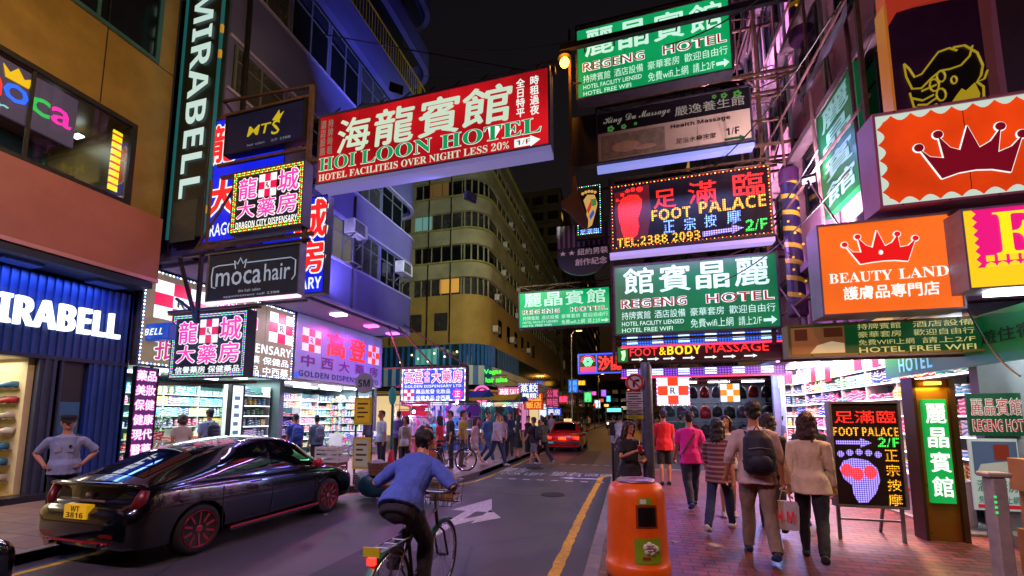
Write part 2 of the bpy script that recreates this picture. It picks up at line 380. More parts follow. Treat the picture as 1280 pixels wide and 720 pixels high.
# ------------------------------------------------------------------ road, pavements, markings
ZP = 0.13
def asphalt():
    m = bpy.data.materials.new('asphalt'); m.use_nodes = True; n, l = nodes(m); b = n['Principled BSDF']; tc = n.new('ShaderNodeTexCoord')
    a = n.new('ShaderNodeTexNoise'); a.inputs['Scale'].default_value = .55; a.inputs['Detail'].default_value = 8; a.inputs['Roughness'].default_value = .7
    mp = n.new('ShaderNodeMapping'); mp.inputs['Scale'].default_value = (1, .25, 1); l.new(tc.outputs['Object'], mp.inputs[0]); l.new(mp.outputs[0], a.inputs['Vector'])
    f = n.new('ShaderNodeTexNoise'); f.inputs['Scale'].default_value = 90; f.inputs['Detail'].default_value = 3; l.new(tc.outputs['Object'], f.inputs['Vector'])
    r = n.new('ShaderNodeValToRGB'); r.color_ramp.elements[0].position = .32; r.color_ramp.elements[0].color = (.036,.034,.037,1); r.color_ramp.elements[1].position = .7; r.color_ramp.elements[1].color = (.085,.078,.08,1)
    l.new(a.outputs['Fac'], r.inputs[0])
    r2 = n.new('ShaderNodeValToRGB'); r2.color_ramp.elements[0].position = .35; r2.color_ramp.elements[0].color = (.55,.55,.55,1); r2.color_ramp.elements[1].position = .72; r2.color_ramp.elements[1].color = (1.5,1.5,1.5,1)
    l.new(f.outputs['Fac'], r2.inputs[0]); mx = n.new('ShaderNodeMixRGB'); mx.blend_type = 'MULTIPLY'; mx.inputs[0].default_value = .8
    l.new(r.outputs[0], mx.inputs[1]); l.new(r2.outputs[0], mx.inputs[2])
    v = n.new('ShaderNodeTexVoronoi'); v.feature = 'DISTANCE_TO_EDGE'; v.inputs['Scale'].default_value = .42
    dn = n.new('ShaderNodeMixRGB'); dn.blend_type = 'ADD'; dn.inputs[0].default_value = .35; l.new(tc.outputs['Object'], dn.inputs[1]); l.new(a.outputs['Color'], dn.inputs[2]); l.new(dn.outputs[0], v.inputs['Vector'])
    cr = n.new('ShaderNodeMapRange'); cr.inputs[1].default_value = 0; cr.inputs[2].default_value = .012; cr.inputs[3].default_value = .55; cr.inputs[4].default_value = 1; l.new(v.outputs['Distance'], cr.inputs[0])
    m2 = n.new('ShaderNodeMixRGB'); m2.blend_type = 'MULTIPLY'; m2.inputs[0].default_value = 1; l.new(mx.outputs[0], m2.inputs[1]); l.new(cr.outputs[0], m2.inputs[2]); l.new(m2.outputs[0], b.inputs['Base Color'])
    mr = n.new('ShaderNodeMapRange'); mr.inputs[3].default_value = .38; mr.inputs[4].default_value = .68; l.new(a.outputs['Fac'], mr.inputs[0]); l.new(mr.outputs[0], b.inputs['Roughness'])
    bp = n.new('ShaderNodeBump'); bp.inputs['Strength'].default_value = .55; bp.inputs['Distance'].default_value = .012; l.new(f.outputs['Fac'], bp.inputs['Height']); l.new(bp.outputs[0], b.inputs['Normal'])
    return m
tag(MB().add([(-400,-300,0),(400,-300,0),(400,500,0),(-400,500,0)], [(0,1,2,3)]).build('road', asphalt()), kind='structure')
M_paver = brick_mat('red_brick_paving', '#864438', '#5c2c26', '#1a1312', .25, .125, .4, bump=1.0)
M_tile = brick_mat('buff_paving', '#8a6a58', '#77594a', '#3a2c28', .4, .4, .5, bump=.4)
M_kerb = mat('granite_kerb', '#77706c', .6, 0, .35, 9, .3, 80)
GF = (Vector((0,0,0)), Vector((1,0,0)), Vector((0,1,0)), Vector((0,0,1)))
def arc(cx, cy, r, a0, a1, k=8): return [(cx + r*math.cos(R(a0+(a1-a0)*i/k)), cy + r*math.sin(R(a0+(a1-a0)*i/k))) for i in range(k+1)]
edgeE = [(-.5,-12),(-.5,12.2)] + arc(1.3, 12.2, 1.8, 180, 90)[1:] + [(40,14.0)]
tag(MB().prism([(40,-12)][::-1] + edgeE[::-1] if False else edgeE + [(40,-12)], GF, -.1, ZP).build('pavement_right', M_paver), kind='structure')
edgeW = [(-7.0,-12),(-7.0,7.6),(-6.4,8.6),(-4.9,9.9),(-4.4,10.9),(-4.3,12),(-4.3,30),(-4.6,34),(-4.8,150)]
tag(MB().prism((edgeW + [(-45,150),(-45,-12)])[::-1], GF, -.1, ZP).build('pavement_left', M_tile), kind='structure')
edgeF = [(40,20.6),(2.2,20.6)] + arc(2.2, 22.4, 1.8, 270, 180)[1:] + [(.4,150)]
tag(MB().prism(edgeF[::-1] + [(40,150)][:0] + [(40,20.6)][:0] + [(40,150)] if False else edgeF + [(40,150)], GF, -.1, ZP).build('pavement_far', M_paver), kind='structure')
def kerbline(name, path, t):
    k = MB(); k.wall(path, -.05, ZP + .006, t); return tag(k.build(name, M_kerb, None, bevel=.012), kind='structure')
kerbline('kerb_right', edgeE[::1], -.16); kerbline('kerb_left', edgeW, .16); kerbline('kerb_far', edgeF, .16)
def strip(path, w, z, jit=.0, step=.12):
    mb = MB(); P = [Vector((p[0], p[1], 0)) for p in path]; pts = []
    for a, b in zip(P, P[1:]):
        k = max(1, int((b-a).length / step)); pts += [a.lerp(b, i/k) for i in range(k)]
    pts.append(P[-1]); vs = []
    for i, p in enumerate(pts):
        d = (pts[min(i+1, len(pts)-1)] - pts[max(0, i-1)]).normalized(); n = Vector((-d.y, d.x, 0))
        vs += [p + n*(w/2 + random.uniform(-jit, jit)) + Vector((0,0,z)), p - n*(w/2 + random.uniform(-jit, jit)) + Vector((0,0,z))]
    return mb.add(vs, [(2*i+1, 2*i+3, 2*i+2, 2*i) for i in range(len(pts)-1)])
M_yel = mat('worn_yellow_road_paint', '#c79a12', .6, 0, .45, 14, .3, 60)
M_wht = mat('worn_white_road_paint', '#b9b6b0', .6, 0, .4, 12, .3, 60)
tag(strip([(-.86,-6),(-.84,3),(-.86,8),(-.82,12.0)] + arc(1.3, 12.2, 2.15, 180, 95, 10)[1:] + [(9,14.36)], .13, .004, .012).build('yellow_line_right', M_yel), kind='structure')
tag(strip([(-6.62,-8),(-6.62,7.3),(-6.1,8.4),(-4.55,9.8),(-4.05,10.9),(-3.97,12),(-3.97,26)], .1, .004, .01).build('yellow_line_left', M_yel), kind='structure')
arr = MB()
for poly in ([(-2.97,5.9),(-2.77,5.9),(-2.77,7.55),(-2.45,7.55),(-2.86,8.75),(-3.27,7.55),(-2.97,7.55)], [(-2.77,6.5),(-2.55,6.95),(-2.55,6.7),(-2.18,7.2),(-2.55,7.75),(-2.55,7.28),(-2.77,6.95)]):
    arr.add([(x, y, .004) for x, y in poly], [tuple(range(len(poly)))])
tag(arr.build('road_arrow', M_wht), kind='structure')
LR = Face((-2.35,12.0,.004), (1,0,0), (0,1,0), (0,0,1), 1.9, 1.5); mb = MB()
LR.text(mb, '望右', 0, 0, .5, .6, .02, 0); LR.text(mb, 'LOOK RIGHT', .55, .1, 1, .5, .02, 0); LR.poly(mb, [(.2,.85),(.4,.7),(.4,.8),(.8,.8),(.8,.9),(.4,.9),(.4,1)], 0, .002)
tag(mb.build('look_right_marking', M_wht), kind='structure')
LL = Face((-4.0,12.4,.004), (1,0,0), (0,1,0), (0,0,1), 1.5, 1.7); mb = MB()
LL.text(mb, '望左', 0, 0, .55, .55, .02, 0); LL.text(mb, 'LOOK LEFT', 0, .62, 1, .95, .02, 0)
tag(mb.build('look_left_marking', M_wht), kind='structure')
mb = MB()
for k in range(9):
    mb.add([(-3.9+.42*k*0, 0, 0)]*0, []); 
for y in (11.4, 15.2): mb.v and None; 
for k in range(8): x = -3.7 + k*.4; mb.add([(x,11.6,.004),(x+.2,11.6,.004),(x+.2,11.72,.004),(x,11.72,.004)], [(0,1,2,3)])
for k in range(8): x = -3.7 + k*.4; mb.add([(x,15.6,.004),(x+.2,15.6,.004),(x+.2,15.72,.004),(x,15.72,.004)], [(0,1,2,3)])
tag(mb.build('crossing_studs', M_wht), kind='structure')
# manhole covers and a patched trench in the road
for x, y, w in ((-3.1,14.2,.6), (-1.7,9.6,.55)):
    z = .004 if x < -.6 else ZP + .004
    mb = MB().lathe([(w/2,-.01),(w/2,.004),(w/2-.03,.006),(w/2-.04,.002),(.01,.002)], (x,y,z), 20)
    tag(mb.build('manhole_cover', mat('cast_iron','#2c2a2c',.5,.7,.3,20,.8,120)), kind='structure')

# trench repairs in the carriageway
for (x0, x1, y0, y1, c) in ((-3.5,-2.3,1.2,5.2,'#2a282b'),(-5.2,-1.2,9.3,10.3,'#47433f'),(-2.4,-1.3,15.9,22,'#2e2b2e')):
    P_ = [(x0,y0),(x1,y0+.1),(x1-.06,y1),(x0+.05,y1-.08)]; tag(MB().add([(x,y,.002) for x,y in P_], [(0,1,2,3)]).build('road_patch', mat('patch_'+c[1:], c, .6, 0, .4, 4, .5, 80)), kind='structure')
# ------------------------------------------------------------------ building helpers
def window_part(parent, y0, y1, z0, z1, X, side, frame_m, pane_m, n_mull=2, depth=.12, rail=True):
    """A window standing in a wall x = X that faces +x (side 1) or -x (side -1): frame, with its pane as a sub-part."""
    f = MB(); t = .05; a = X - side * depth; b = X - side * (depth - .06)
    xa, xb = min(a, b), max(a, b)
    f.box(xa, xb, y0, y1, z0, z0+t); f.box(xa, xb, y0, y1, z1-t, z1); f.box(xa, xb, y0, y0+t, z0+t, z1-t); f.box(xa, xb, y1-t, y1, z0+t, z1-t)
    for i in range(1, n_mull): y = y0 + (y1-y0)*i/n_mull; f.box(xa, xb, y-t/2, y+t/2, z0+t, z1-t)
    if rail: f.box(xa+.004, xb-.004, y0+t, y1-t, z0+(z1-z0)*.68, z0+(z1-z0)*.68+.04)
    w = f.build('window', frame_m, parent)
    g = MB(); m = (xa + xb) / 2; g.box(m-.006, m+.006, y0+t, y1-t, z0+t, z1-t); g.build('pane', pane_m, w)
    return w
def ac_unit(loc, side, label, group='air conditioners on the facades'):
    t = thing('air_conditioner', label, 'air conditioner', loc, group); x, y, z = loc; s = side
    b = MB(); x0, x1 = sorted((x, x + s*.42)); b.box(x0, x1, y-.4, y+.4, z, z+.5); b.build('casing', mat('ac_casing','#a8a8a4',.6,0,.35,4), t, bevel=.02)
    g = MB(); xf = x + s*.425
    for k in range(9): g.box(min(xf, xf+s*.015), max(xf, xf+s*.015), y-.34, y+.2, z+.05+k*.045, z+.07+k*.045)
    g.build('grille', M_dkmetal, t)
    k = MB(); k.bar((x, y-.32, z-.02), (x+s*.42, y-.32, z-.02), .03); k.bar((x, y+.32, z-.02), (x+s*.42, y+.32, z-.02), .03); k.bar((x, y-.32, z-.35), (x+s*.42, y-.32, z-.02), .03); k.bar((x, y+.32, z-.35), (x+s*.42, y+.32, z-.02), .03); k.build('bracket_frame', M_steel, t)
    return t
def tower(name, label, x0, x1, y0, y1, z0, h, wm, side, fl, bay, pane_ms, ledge_m=None, south=True, lit=.06):
    """A plain tenement block: body, projecting floor ledges, every window a part of its own."""
    t = thing(name, label, 'building', ((x0+x1)/2, (y0+y1)/2, ZP))
    MB().box(x0, x1, y0, y1, z0, h).build('wall', wm, t)
    xf = x1 if side > 0 else x0
    led = MB(); z = z0 + .9; zs = []
    while z < h - 2: zs.append(z); z += fl
    for z in zs:
        a, b = sorted((xf, xf + side*.22)); led.box(a, b, y0-.22 if south else y0, y1, z-.55, z-.2)
        if south: led.box(x0, x1, y0-.22, y0, z-.55, z-.2)
    led.build('ledge', ledge_m or wm, t)
    proto = {}
    n = max(1, int((y1-y0)/bay)); 
    for z in zs:
        for k in range(n):
            yc = y0 + (k+.5)*(y1-y0)/n; pm = random.choice(pane_ms) if random.random() > lit else E_winlit[random.randrange(len(E_winlit))]
            key = ('s', pm.name)
            a, b = sorted((xf, xf + side*.03))
            if key not in proto:
                w = MB().box(a, b, yc-bay*.36, yc+bay*.36, z, z+1.45).build('window', M_dkmetal, t); c, d = sorted((xf + side*.03, xf + side*.04))
                p = MB(); p.box(c, d, yc-bay*.32, yc-.03, z+.06, z+1.39); p.box(c, d, yc+.03, yc+bay*.32, z+.06, z+1.39); p.build('pane', pm, w); proto[key] = (w, yc, z)
            else:
                w0, yy, zz = proto[key]; dup(w0, w0.location + Vector((0, yc-yy, z-zz)), parent=t)
        if south:
            m = max(1, int((x1-x0)/bay)); m = min(m, 4)
            for k in range(m):
                xc = (x1 - (k+.5)*bay) if side > 0 else (x0 + (k+.5)*bay); pm = random.choice(pane_ms) if random.random() > lit else E_winlit[random.randrange(len(E_winlit))]
                key = ('f', pm.name)
                if key not in proto:
                    w = MB().box(xc-bay*.36, xc+bay*.36, y0-.03, y0, z, z+1.45).build('window', M_dkmetal, t)
                    p = MB(); p.box(xc-bay*.32, xc-.03, y0-.04, y0-.03, z+.06, z+1.39); p.box(xc+.03, xc+bay*.32, y0-.04, y0-.03, z+.06, z+1.39); p.build('pane', pm, w); proto[key] = (w, xc, z)
                else:
                    w0, xx, zz = proto[key]; dup(w0, w0.location + Vector((xc-xx, 0, z-zz)), parent=t)
    return t
E_winlit = [emis('warm_lit_window', '#d9a04a', .55), emis('cool_lit_window', '#7fb8b0', .35), emis('dim_lit_window', '#8a6a3c', .25)]

# ------------------------------------------------------------------ gold-clad shop building on the west side
M_gold = mat('gold_cladding', '#7c6434', .38, .35, .25, 1.2)
M_pink = mat('terracotta_panel', '#8a524e', .5, 0, .18, .9)
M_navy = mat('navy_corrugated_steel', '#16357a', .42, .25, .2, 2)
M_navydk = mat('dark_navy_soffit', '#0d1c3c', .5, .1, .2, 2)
gb = thing('shop_building', 'gold clad building with a terracotta band above a navy corrugated shopfront', 'building', (-11.3, 2, ZP))
XB, XG = -10.5, -11.3
w = MB(); w.box(-16, XB, 6.3, 6.95, 6.36, 8.25); w.box(-16, XB, -9, -2.5, 6.36, 8.25); w.box(-16, XB, -9, 6.95, 8.25, 10.05)
w.box(-16, XB, -9, 3.4, 10.05, 12.2); w.box(-16, XB, 6.6, 6.95, 10.05, 12.2); w.box(-16, XB, -9, 6.95, 12.2, 26)
w.build('wall', M_gold, gb)
MB().box(-16, XB+.05, -9, 6.98, 4.9, 6.36).build('terracotta_band', M_pink, gb)
MB().box(-16, XB+.06, -9, 6.99, 4.82, 4.9).build('band_edge', mat('pink_metal_trim','#b98a94',.35,.5,.1), gb)
j = MB()
for y in (-4,-1.6,.8,3.2,5.6): j.box(XB-.01, XB+.004, y, y+.02, 8.3, 26)
j.box(XB-.01, XB+.004, -9, 6.95, 10.0, 10.02); j.build('panel_joint', M_dkmetal, gb)
r = MB(); r.box(XB-.06, XB+.02, -2.5, 6.32, 6.36, 6.46); r.box(XB-.06, XB+.02, -2.5, 6.32, 8.17, 8.27); r.box(XB-.06, XB+.02, 6.22, 6.32, 6.46, 8.17)
for y in (.6, 2.6, 4.6): r.box(XB-.05, XB-.01, y, y+.05, 6.46, 8.17)
r.build('window_frame', M_dkmetal, gb)
MB().box(XB-.035, XB-.028, -2.5, 6.22, 6.46, 8.17).build('window_pane', M_glass, gb)
rm = MB(); rm.box(-13.6, -13.5, -2.5, 6.3, 6.36, 8.25); rm.build('salon_wall', mat('salon_wall','#2a3234',.7), gb)
rr = MB()
for (py, pz) in ((5.6,6.75),): rr.box(-11.9,-11.5,py-.25,py+.25,6.37,pz+.2)
rr.build('salon_seat', M_black, gb)
for k, (y, z) in enumerate(((5.3,8.0),(5.95,8.05),(4.3,8.05))): MB().box(-11.6-.4*k,-11.35-.4*k,y,y+.12,z,z+.03).build('downlight', emis('salon_light','#dff0ff',6), gb)
lamp('salon_glow', 'AREA', (-12.2,4.5,8.2), 30, '#cfe6e8', .8, 3, parent=gb)
r = MB(); r.box(XB-.05, XB+.02, 3.4, 6.62, 10.03, 10.12); r.box(XB-.05, XB+.02, 6.53, 6.62, 10.12, 12.2); r.box(XB-.05,XB,5.4,5.46,10.12,12.2); r.build('window_frame', mat('teal_frame','#2c5560',.4,.3), gb)
MB().box(XB-.04, XB-.03, 3.4, 6.53, 10.12, 12.2).build('window_pane', M_glassdk, gb)
# recessed navy shopfront
cor = MB()
def corrug(mb, y0, y1, z0, z1, X, p=.13, d=.035):
    y = y0; path = []
    while y < y1 - 1e-6: path += [(X, y), (X, min(y+p*.4, y1)), (X+d, min(y+p*.5, y1)), (X+d, min(y+p*.9, y1))]; y += p
    path.append((X, y1)); path = [q for i, q in enumerate(path) if i == 0 or q != path[i-1]]
    mb.wall(path, z0, z1, .12)
corrug(cor, -6, 7.06, 2.98, 4.6, XG); cor.build('shop_fascia', M_navy, gb)
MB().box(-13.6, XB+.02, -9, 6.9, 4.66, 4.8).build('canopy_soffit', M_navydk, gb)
for y in (1.2, 3.2, 4.9, 6.3):
    MB().box(-11.15, -10.75, y-.28, y+.28, 4.6, 4.655).build('canopy_lamp', mat('canopy_lamp_case','#4a6cae',.3,.3), gb)
cor = MB(); corrug(cor, 6.35, 7.06, ZP, 2.9, XG); cor.build('shop_pilaster', M_navy, gb)
cor = MB(); corrug(cor, 5.55, 5.9, ZP, 2.9, XG); cor.build('shop_pilaster', mat('slate_corrugated_steel','#2b3346',.5,.3,.2), gb)
MB().box(-11.5, -11.4, 5.9, 6.35, ZP, 2.95).build('display_case', M_black, gb)
MB().box(-11.395, -11.385, 5.95, 6.3, 1.35, 2.05).build('display_poster', emis('blue_poster','#1a5580',.14), gb)
MB().box(-11.5, XG+.04, -6, 7.06, 2.9, 2.98).build('lintel', M_navydk, gb)
MB().box(-14.6, XG+.3, -6, 7.1, ZP-.02, ZP+.12).build('plinth', mat('black_granite','#1a1a1e',.3,0,.2), gb)
MB().box(-14.6, XG-.1, -6, 5.5, ZP+.12, ZP+.135).build('shop_floor', mat('yellow_floor','#a58a3c',.35,0,.15), gb)
MB().box(-13.6, -13.5, -6, 5.55, ZP+.1, 2.9).build('shop_wall', mat('cream_slatwall','#b8aa84',.6,0,.1), gb)
MB().box(-13.5, -11.45, 5.45, 5.55, ZP+.1, 2.9).build('shop_wall', mat('cream_slatwall','#b8aa84',.6,0,.1), gb)
MB().box(-13.6, -11.5, -6, 5.55, 2.9, 2.97).build('shop_ceiling', M_white, gb)
for y in (3.4, 4.6): MB().box(-12.2, -12.0, y, y+.3, 2.87, 2.895).build('ceiling_light', E_tube, gb)
lamp('shoe_shop_light', 'AREA', (-12.3,3.9,2.84), 110, '#fff0cc', 1.4, 3.0, parent=gb)
lamp('canopy_light', 'AREA', (-10.95,5.4,4.58), 45, '#5f8cff', .3, 2.2, parent=gb)
# blue-white spill under the pharmacy canopy beside it comes from the pharmacy's own lamps

# ------------------------------------------------------------------ violet building with the pharmacies
M_violet = mat('violet_render', '#56528c', .62, 0, .22, .8, .15, 30)  # purple light on the building is partly put into the wall colours
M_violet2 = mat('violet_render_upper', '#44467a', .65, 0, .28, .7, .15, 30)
M_frame = mat('aluminium_frame', '#7a8290', .4, .6, .2)
vb = thing('violet_building', 'violet rendered corner building with rounded end above two pharmacies', 'building', (-12, 12, ZP))
XV = -9.3
def vpath(x, y1, r, y0=7.35): y1 += .42; return [(x, y0), (x, y1-r)] + arc(x-r, y1-r, r, 0, 90, 10)[1:] + [(-20, y1)]
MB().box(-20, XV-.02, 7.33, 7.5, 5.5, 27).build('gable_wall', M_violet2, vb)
def vband(z0, z1, x=XV, y1=17.0, m=None, name='spandrel', t=.25):
    return MB().wall(vpath(x, y1, 1.1), z0, z1, t).build(name, m or M_violet, vb)
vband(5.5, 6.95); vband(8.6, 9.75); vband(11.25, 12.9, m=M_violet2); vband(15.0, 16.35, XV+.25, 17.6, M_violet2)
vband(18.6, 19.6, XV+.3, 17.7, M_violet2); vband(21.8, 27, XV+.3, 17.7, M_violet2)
trim = MB(); 
for z, x, y1 in ((6.95,XV+.04,17.04),(8.52,XV+.04,17.04),(9.75,XV+.05,17.05),(11.17,XV+.04,17.04),(12.9,XV+.05,17.05),(5.46,XV+.03,17.03)): trim.wall(vpath(x, y1, 1.1), z, z+.08, .15)
trim.build('string_course', mat('violet_trim','#8480b4',.55,0,.2), vb)
MB().box(-20, XV-.25, 7.5, 16.7, 5.4, 5.5).build('soffit', mat('soffit_paint','#6e6a9a',.6,0,.2), vb)
back = MB(); back.wall(vpath(XV-.5, 16.4, .9), 5.5, 26, .2); back.build('inner_wall', mat('dim_interior','#20242c',.7), vb)
for (z0, z1) in ((6.95,8.52),(9.83,11.17),(12.98,15.0)):
    for k in range(5):
        y0 = 7.6 + k*1.66; pm = M_curtain if (k + int(z0)) % 3 == 0 else M_glassdk
        if z0 < 7 and k == 2: pm = emis('curtain_lit_window', '#6d6a58', .5)
        window_part(vb, y0, y0+1.58, z0, z1, XV, 1, M_frame, pm, 3 if z0 < 9 else 2)
for k in range(4): c = MB(); c.box(XV-.3, XV-.02, 9.18+k*1.66, 9.26+k*1.66, 6.95, 8.52); c.build('pier', M_violet, vb)
for z in (9.83, 12.98):
    for k in range(4): c = MB(); c.box(XV-.3, XV-.05, 9.18+k*1.66, 9.26+k*1.66, z, z+(1.34 if z < 10 else 2.02)); c.build('pier', M_violet2, vb)
gr = MB(); bal = vpath(XV+.22, 17.55, 1.1)
for z in (16.4, 17.45): gr.tube([(p[0], p[1], z) for p in bal], .035, 6)
for k in range(46): y = 8 + k*.19; gr.tube([(XV+.22, y, 16.35), (XV+.22, y, 17.45)], .016, 5)
for a in range(0, 91, 10): p = arc(XV+.22-1.1, 16.45, 1.1, a, a, 1)[0]; gr.tube([(p[0], p[1], 16.35), (p[0], p[1], 17.45)], .016, 5)
gr.build('balcony_railing', mat('yellow_railing','#a48a20',.5,.3,.3), vb)
MB().box(XV-.9, XV-.6, 7.5, 16.5, 16.35, 18.6).build('balcony_wall', mat('balcony_wall','#3c3a5c',.7), vb)
gw = MB().box(XV-.6, XV-.58, 13.6, 15.2, 16.4, 18.3); gw.build('window', emis('teal_lit_window','#2b8a94',.5), vb)
pipe = MB(); pipe.tube([(XV+.1,7.75,5.6),(XV+.1,7.75,26)], .06, 8); pipe.tube([(XV+.08,12.4,5.5),(XV+.08,12.4,9.6)], .035, 6); pipe.build('drain_pipe', M_dkmetal, vb)
gy = MB().box(XV-.45, XV-.43, 7.6, 8.2, 5.6, 5.7); gy.build('cable_tray', M_dkmetal, vb)
# pharmacy interiors
M_ishelf = mat('white_laminate', (.62,.63,.62,1), .45, 0, .12)
it = MB(); it.box(-15.0, -14.9, 7.15, 17.4, ZP, 3.0); it.box(-14.9, -11.45, 11.75, 11.95, ZP, 3.0); it.box(-14.9,-11.45,7.06,7.16,ZP,3.0); it.box(-14.9,-11.4,17.3,17.45,ZP,5.4); it.build('shop_wall', mat('dim_teal_wall','#56686c',.6,0,.2), vb)
MB().box(-15, -11.4, 7.15, 17.4, 3.0, 3.08).build('shop_ceiling', M_white, vb)
MB().box(-15, -11.2, 7.15, 17.4, ZP, ZP+.03).build('shop_floor', mat('pale_floor_tile','#8f9490',.3,0,.15), vb)
MB().box(-15, -11.4, 7.06, 17.4, 3.08, 5.4).build('fascia_backing', mat('fascia_backing','#3c3850',.7), vb)
for x in (-11.9, -13.1):
    for y in (7.8, 9.6, 12.4, 14.2, 15.8): MB().box(x-.06, x+.06, y, y+1.2, 2.94, 2.99).build('ceiling_tube', E_tube, vb)
lamp('pharmacy_light', 'AREA', (-12.4,9.5,2.92), 210, '#eafff4', 1.6, 4.2, parent=vb)
lamp('pharmacy_light', 'AREA', (-12.4,14.7,2.92), 210, '#e8f4ff', 1.6, 4.8, parent=vb)
# soffit lamps that wash the pavement and the fascia with white and pink
for x, y, e, c in ((-9.9,12.6,110,'#ffd0f4'), (-9.9,14.6,160,'#ff4fd0'), (-9.9,16.2,150,'#a050ff'), (-10.2,9.6,120,'#c8d8ff')):
    MB().box(x-.25, x+.25, y-.16, y+.16, 5.33, 5.395).build('soffit_lamp', emis('soffit_lamp_'+c[1:], c, 5), vb)
    lamp('soffit_light', 'AREA', (x, y, 5.3), e, c, .4, .3, parent=vb)
ac_unit((XV, 12.3, 8.05), 1, 'white window air conditioner with an open metal cage below it', 'air conditioners on the violet wall')
ac_unit((XV, 15.6, 7.75), 1, 'smaller looking air conditioner near the rounded violet corner', 'air conditioners on the violet wall')
ac_unit((XV, 14.6, 13.2), 1, 'air conditioner high on the violet wall above the red hotel sign', 'air conditioners on the violet wall')
cg = MB()
for a, b in (((0,0),(0,.8)),((0,.8),(.55,.8)),((.55,.8),(.55,0)),((.55,0),(0,0))): cg.bar((XV+.3, 12.05+a[0], 7.05+a[1]), (XV+.3, 12.05+b[0], 7.05+b[1]), .04)
for z in (7.05,7.85):
    for y in (12.05,12.6): cg.bar((XV,y,z),(XV+.3,y,z),.03)
tag(cg.build('drying_rack', M_steel), 'empty square metal rack under the window air conditioner', 'rack')

# ------------------------------------------------------------------ curved ochre tenement across the side street
M_ochre = mat('ochre_render', '#907c42', .75, 0, .3, .6, .2, 20)
M_grime = mat('grimy_cream_render', '#8a8c72', .8, 0, .4, .5, .2, 20)
ob = thing('curved_tenement', 'tall ochre and grey corner tenement with rounded ribbon balconies', 'building', (-16, 40, ZP))
def opath(dx=0.0, r=2.0): x = -10.3 + dx; y = 29.4 - dx; return [(-26, y), (x-r, y)] + arc(x-r, y+r, r, -90, 0, 12)[1:] + [(x, 66)]
def oband(z0, z1, dx=0, m=None, name='parapet', t=.3): return MB().wall(opath(dx), z0, z1, t).build(name, m or M_grime, ob)
oband(7.2, 11.1, 0, M_ochre, 'ochre_wall')
z = 11.1; k = 0
while z < 22:
    MB().wall(opath(-.22), z, z+1.35, .1).build('window_band', M_glassdk if k % 2 else M_curtain, ob)
    mu = MB()
    for i in range(16): x = -25 + i*.85; mu.box(x, x+.07, 29.5, 29.58, z, z+1.35)
    for i in range(24): y = 33 + i*1.3; mu.box(-10.44, -10.36, y, y+.09, z, z+1.35)
    for a in range(-80, 0, 16): p = arc(-10.3-2.0, 31.4, 1.92, a, a, 1)[0]; mu.box(p[0]-.05, p[0]+.05, p[1]-.05, p[1]+.05, z, z+1.35)
    for x in (-20.4,-16.6): mu.box(x, x+.35, 29.42, 29.6, z, z+1.35)
    mu.build('window_frame', M_grime, ob)
    oband(z+1.35, z+2.66, .12); oband(z+2.5, z+2.6, .3, mat('ledge_lime','#8a8c50',.7,0,.3), 'ledge')
    z += 2.66; k += 1
oband(z, z+.6, .1)
MB().wall(opath(-1.2), 7.2, z, .2).build('inner_wall', mat('dim_interior','#20242c',.7), ob)
for i, x in enumerate((-18.6, -16.0, -13.8)):
    wn_ = MB().box(x-.55, x+.55, 29.37, 29.4, 8.3, 9.7).build('window', M_dkmetal, ob); MB().box(x-.5, x-.03, 29.36, 29.37, 8.35, 9.65).box(x+.03, x+.5, 29.36, 29.37, 8.35, 9.65).build('pane', M_curtain if i else M_glassdk, wn_)
for i in range(6):
    y = 33.5 + i*2.6; wn_ = MB().box(-10.3, -10.27, y-.5, y+.5, 8.3, 9.8).build('window', M_dkmetal, ob); MB().box(-10.27,-10.26,y-.45,y+.45,8.35,9.75).build('pane', M_glassdk, wn_)
M_bstripe = stripe_mat('blue_white_boards', '#1c5fb4', '#9fb8d0', .7, 0, .5)
oband(5.6, 7.2, .1, mat('teal_night_glass','#123440',.12,0,.3), 'restaurant_glazing')
st = MB(); path = opath(.16)
for i in range(26): x = -25.5 + i*.5; st.box(x, x+.2, 29.2, 29.24, 5.6, 7.2)
for a in range(-84, 0, 9): p = arc(-10.3-2.0, 31.4, 2.2, a, a, 1)[0]; st.box(p[0]-.09, p[0]+.09, p[1]-.09, p[1]+.09, 5.6, 7.2)
for i in range(14): y = 32.4 + i*.5; st.box(-10.14, -10.1, y, y+.2, 5.6, 7.2)
st.build('blue_slat', mat('blue_board','#1d5cb0',.5,0,.2), ob)
oband(4.1, 5.55, .3, M_bstripe, 'striped_fascia')
MB().box(-15.8, -13.9, 29.2, 29.28, 5.7, 6.9).build('restaurant_window', emis('restaurant_glow','#4a8f88',.7), ob)
for i in range(7): MB().ball((-17+i*.75+random.uniform(-.2,.2), 29.15, 6.0+random.uniform(-.1,.6)), .07, 6, 4).build('restaurant_lamp', emis('warm_bulb','#ffd890',5), ob)
oband(ZP, 4.1, -1.4, mat('dim_shop_wall','#4a4456',.7), 'shop_wall')
for k_ in range(14):
    yy_, zz_ = (31.6 + (k_*2.3) % 18, 8.2 + (k_*2.66*2) % 13.3); ac_unit((-10.18, yy_, zz_ + .2), 1, 'air conditioner jutting from the side of the curved tenement', 'air conditioners on the curved tenement')
for i_, (x, z0_, c_) in enumerate(((-13.2,11.2,0),(-19.3,13.86,2),(-15.6,16.52,1),(-14.2,19.2,2))): MB().box(x-.8, x+.8, 29.5, 29.56, z0_+.1, z0_+1.2).build('lit_window', E_winlit[c_], ob)
dp = MB()
for x in (-18.1,-14.9,-13.0): dp.tube([(x,29.2,7.3),(x,29.2,22)], .05, 5)
dp.build('drain_pipe', M_dkmetal, ob)
lamp('restaurant_light', 'AREA', (-14, 28.7, 7.0), 60, '#ffd9a0', .6, 6, parent=ob)
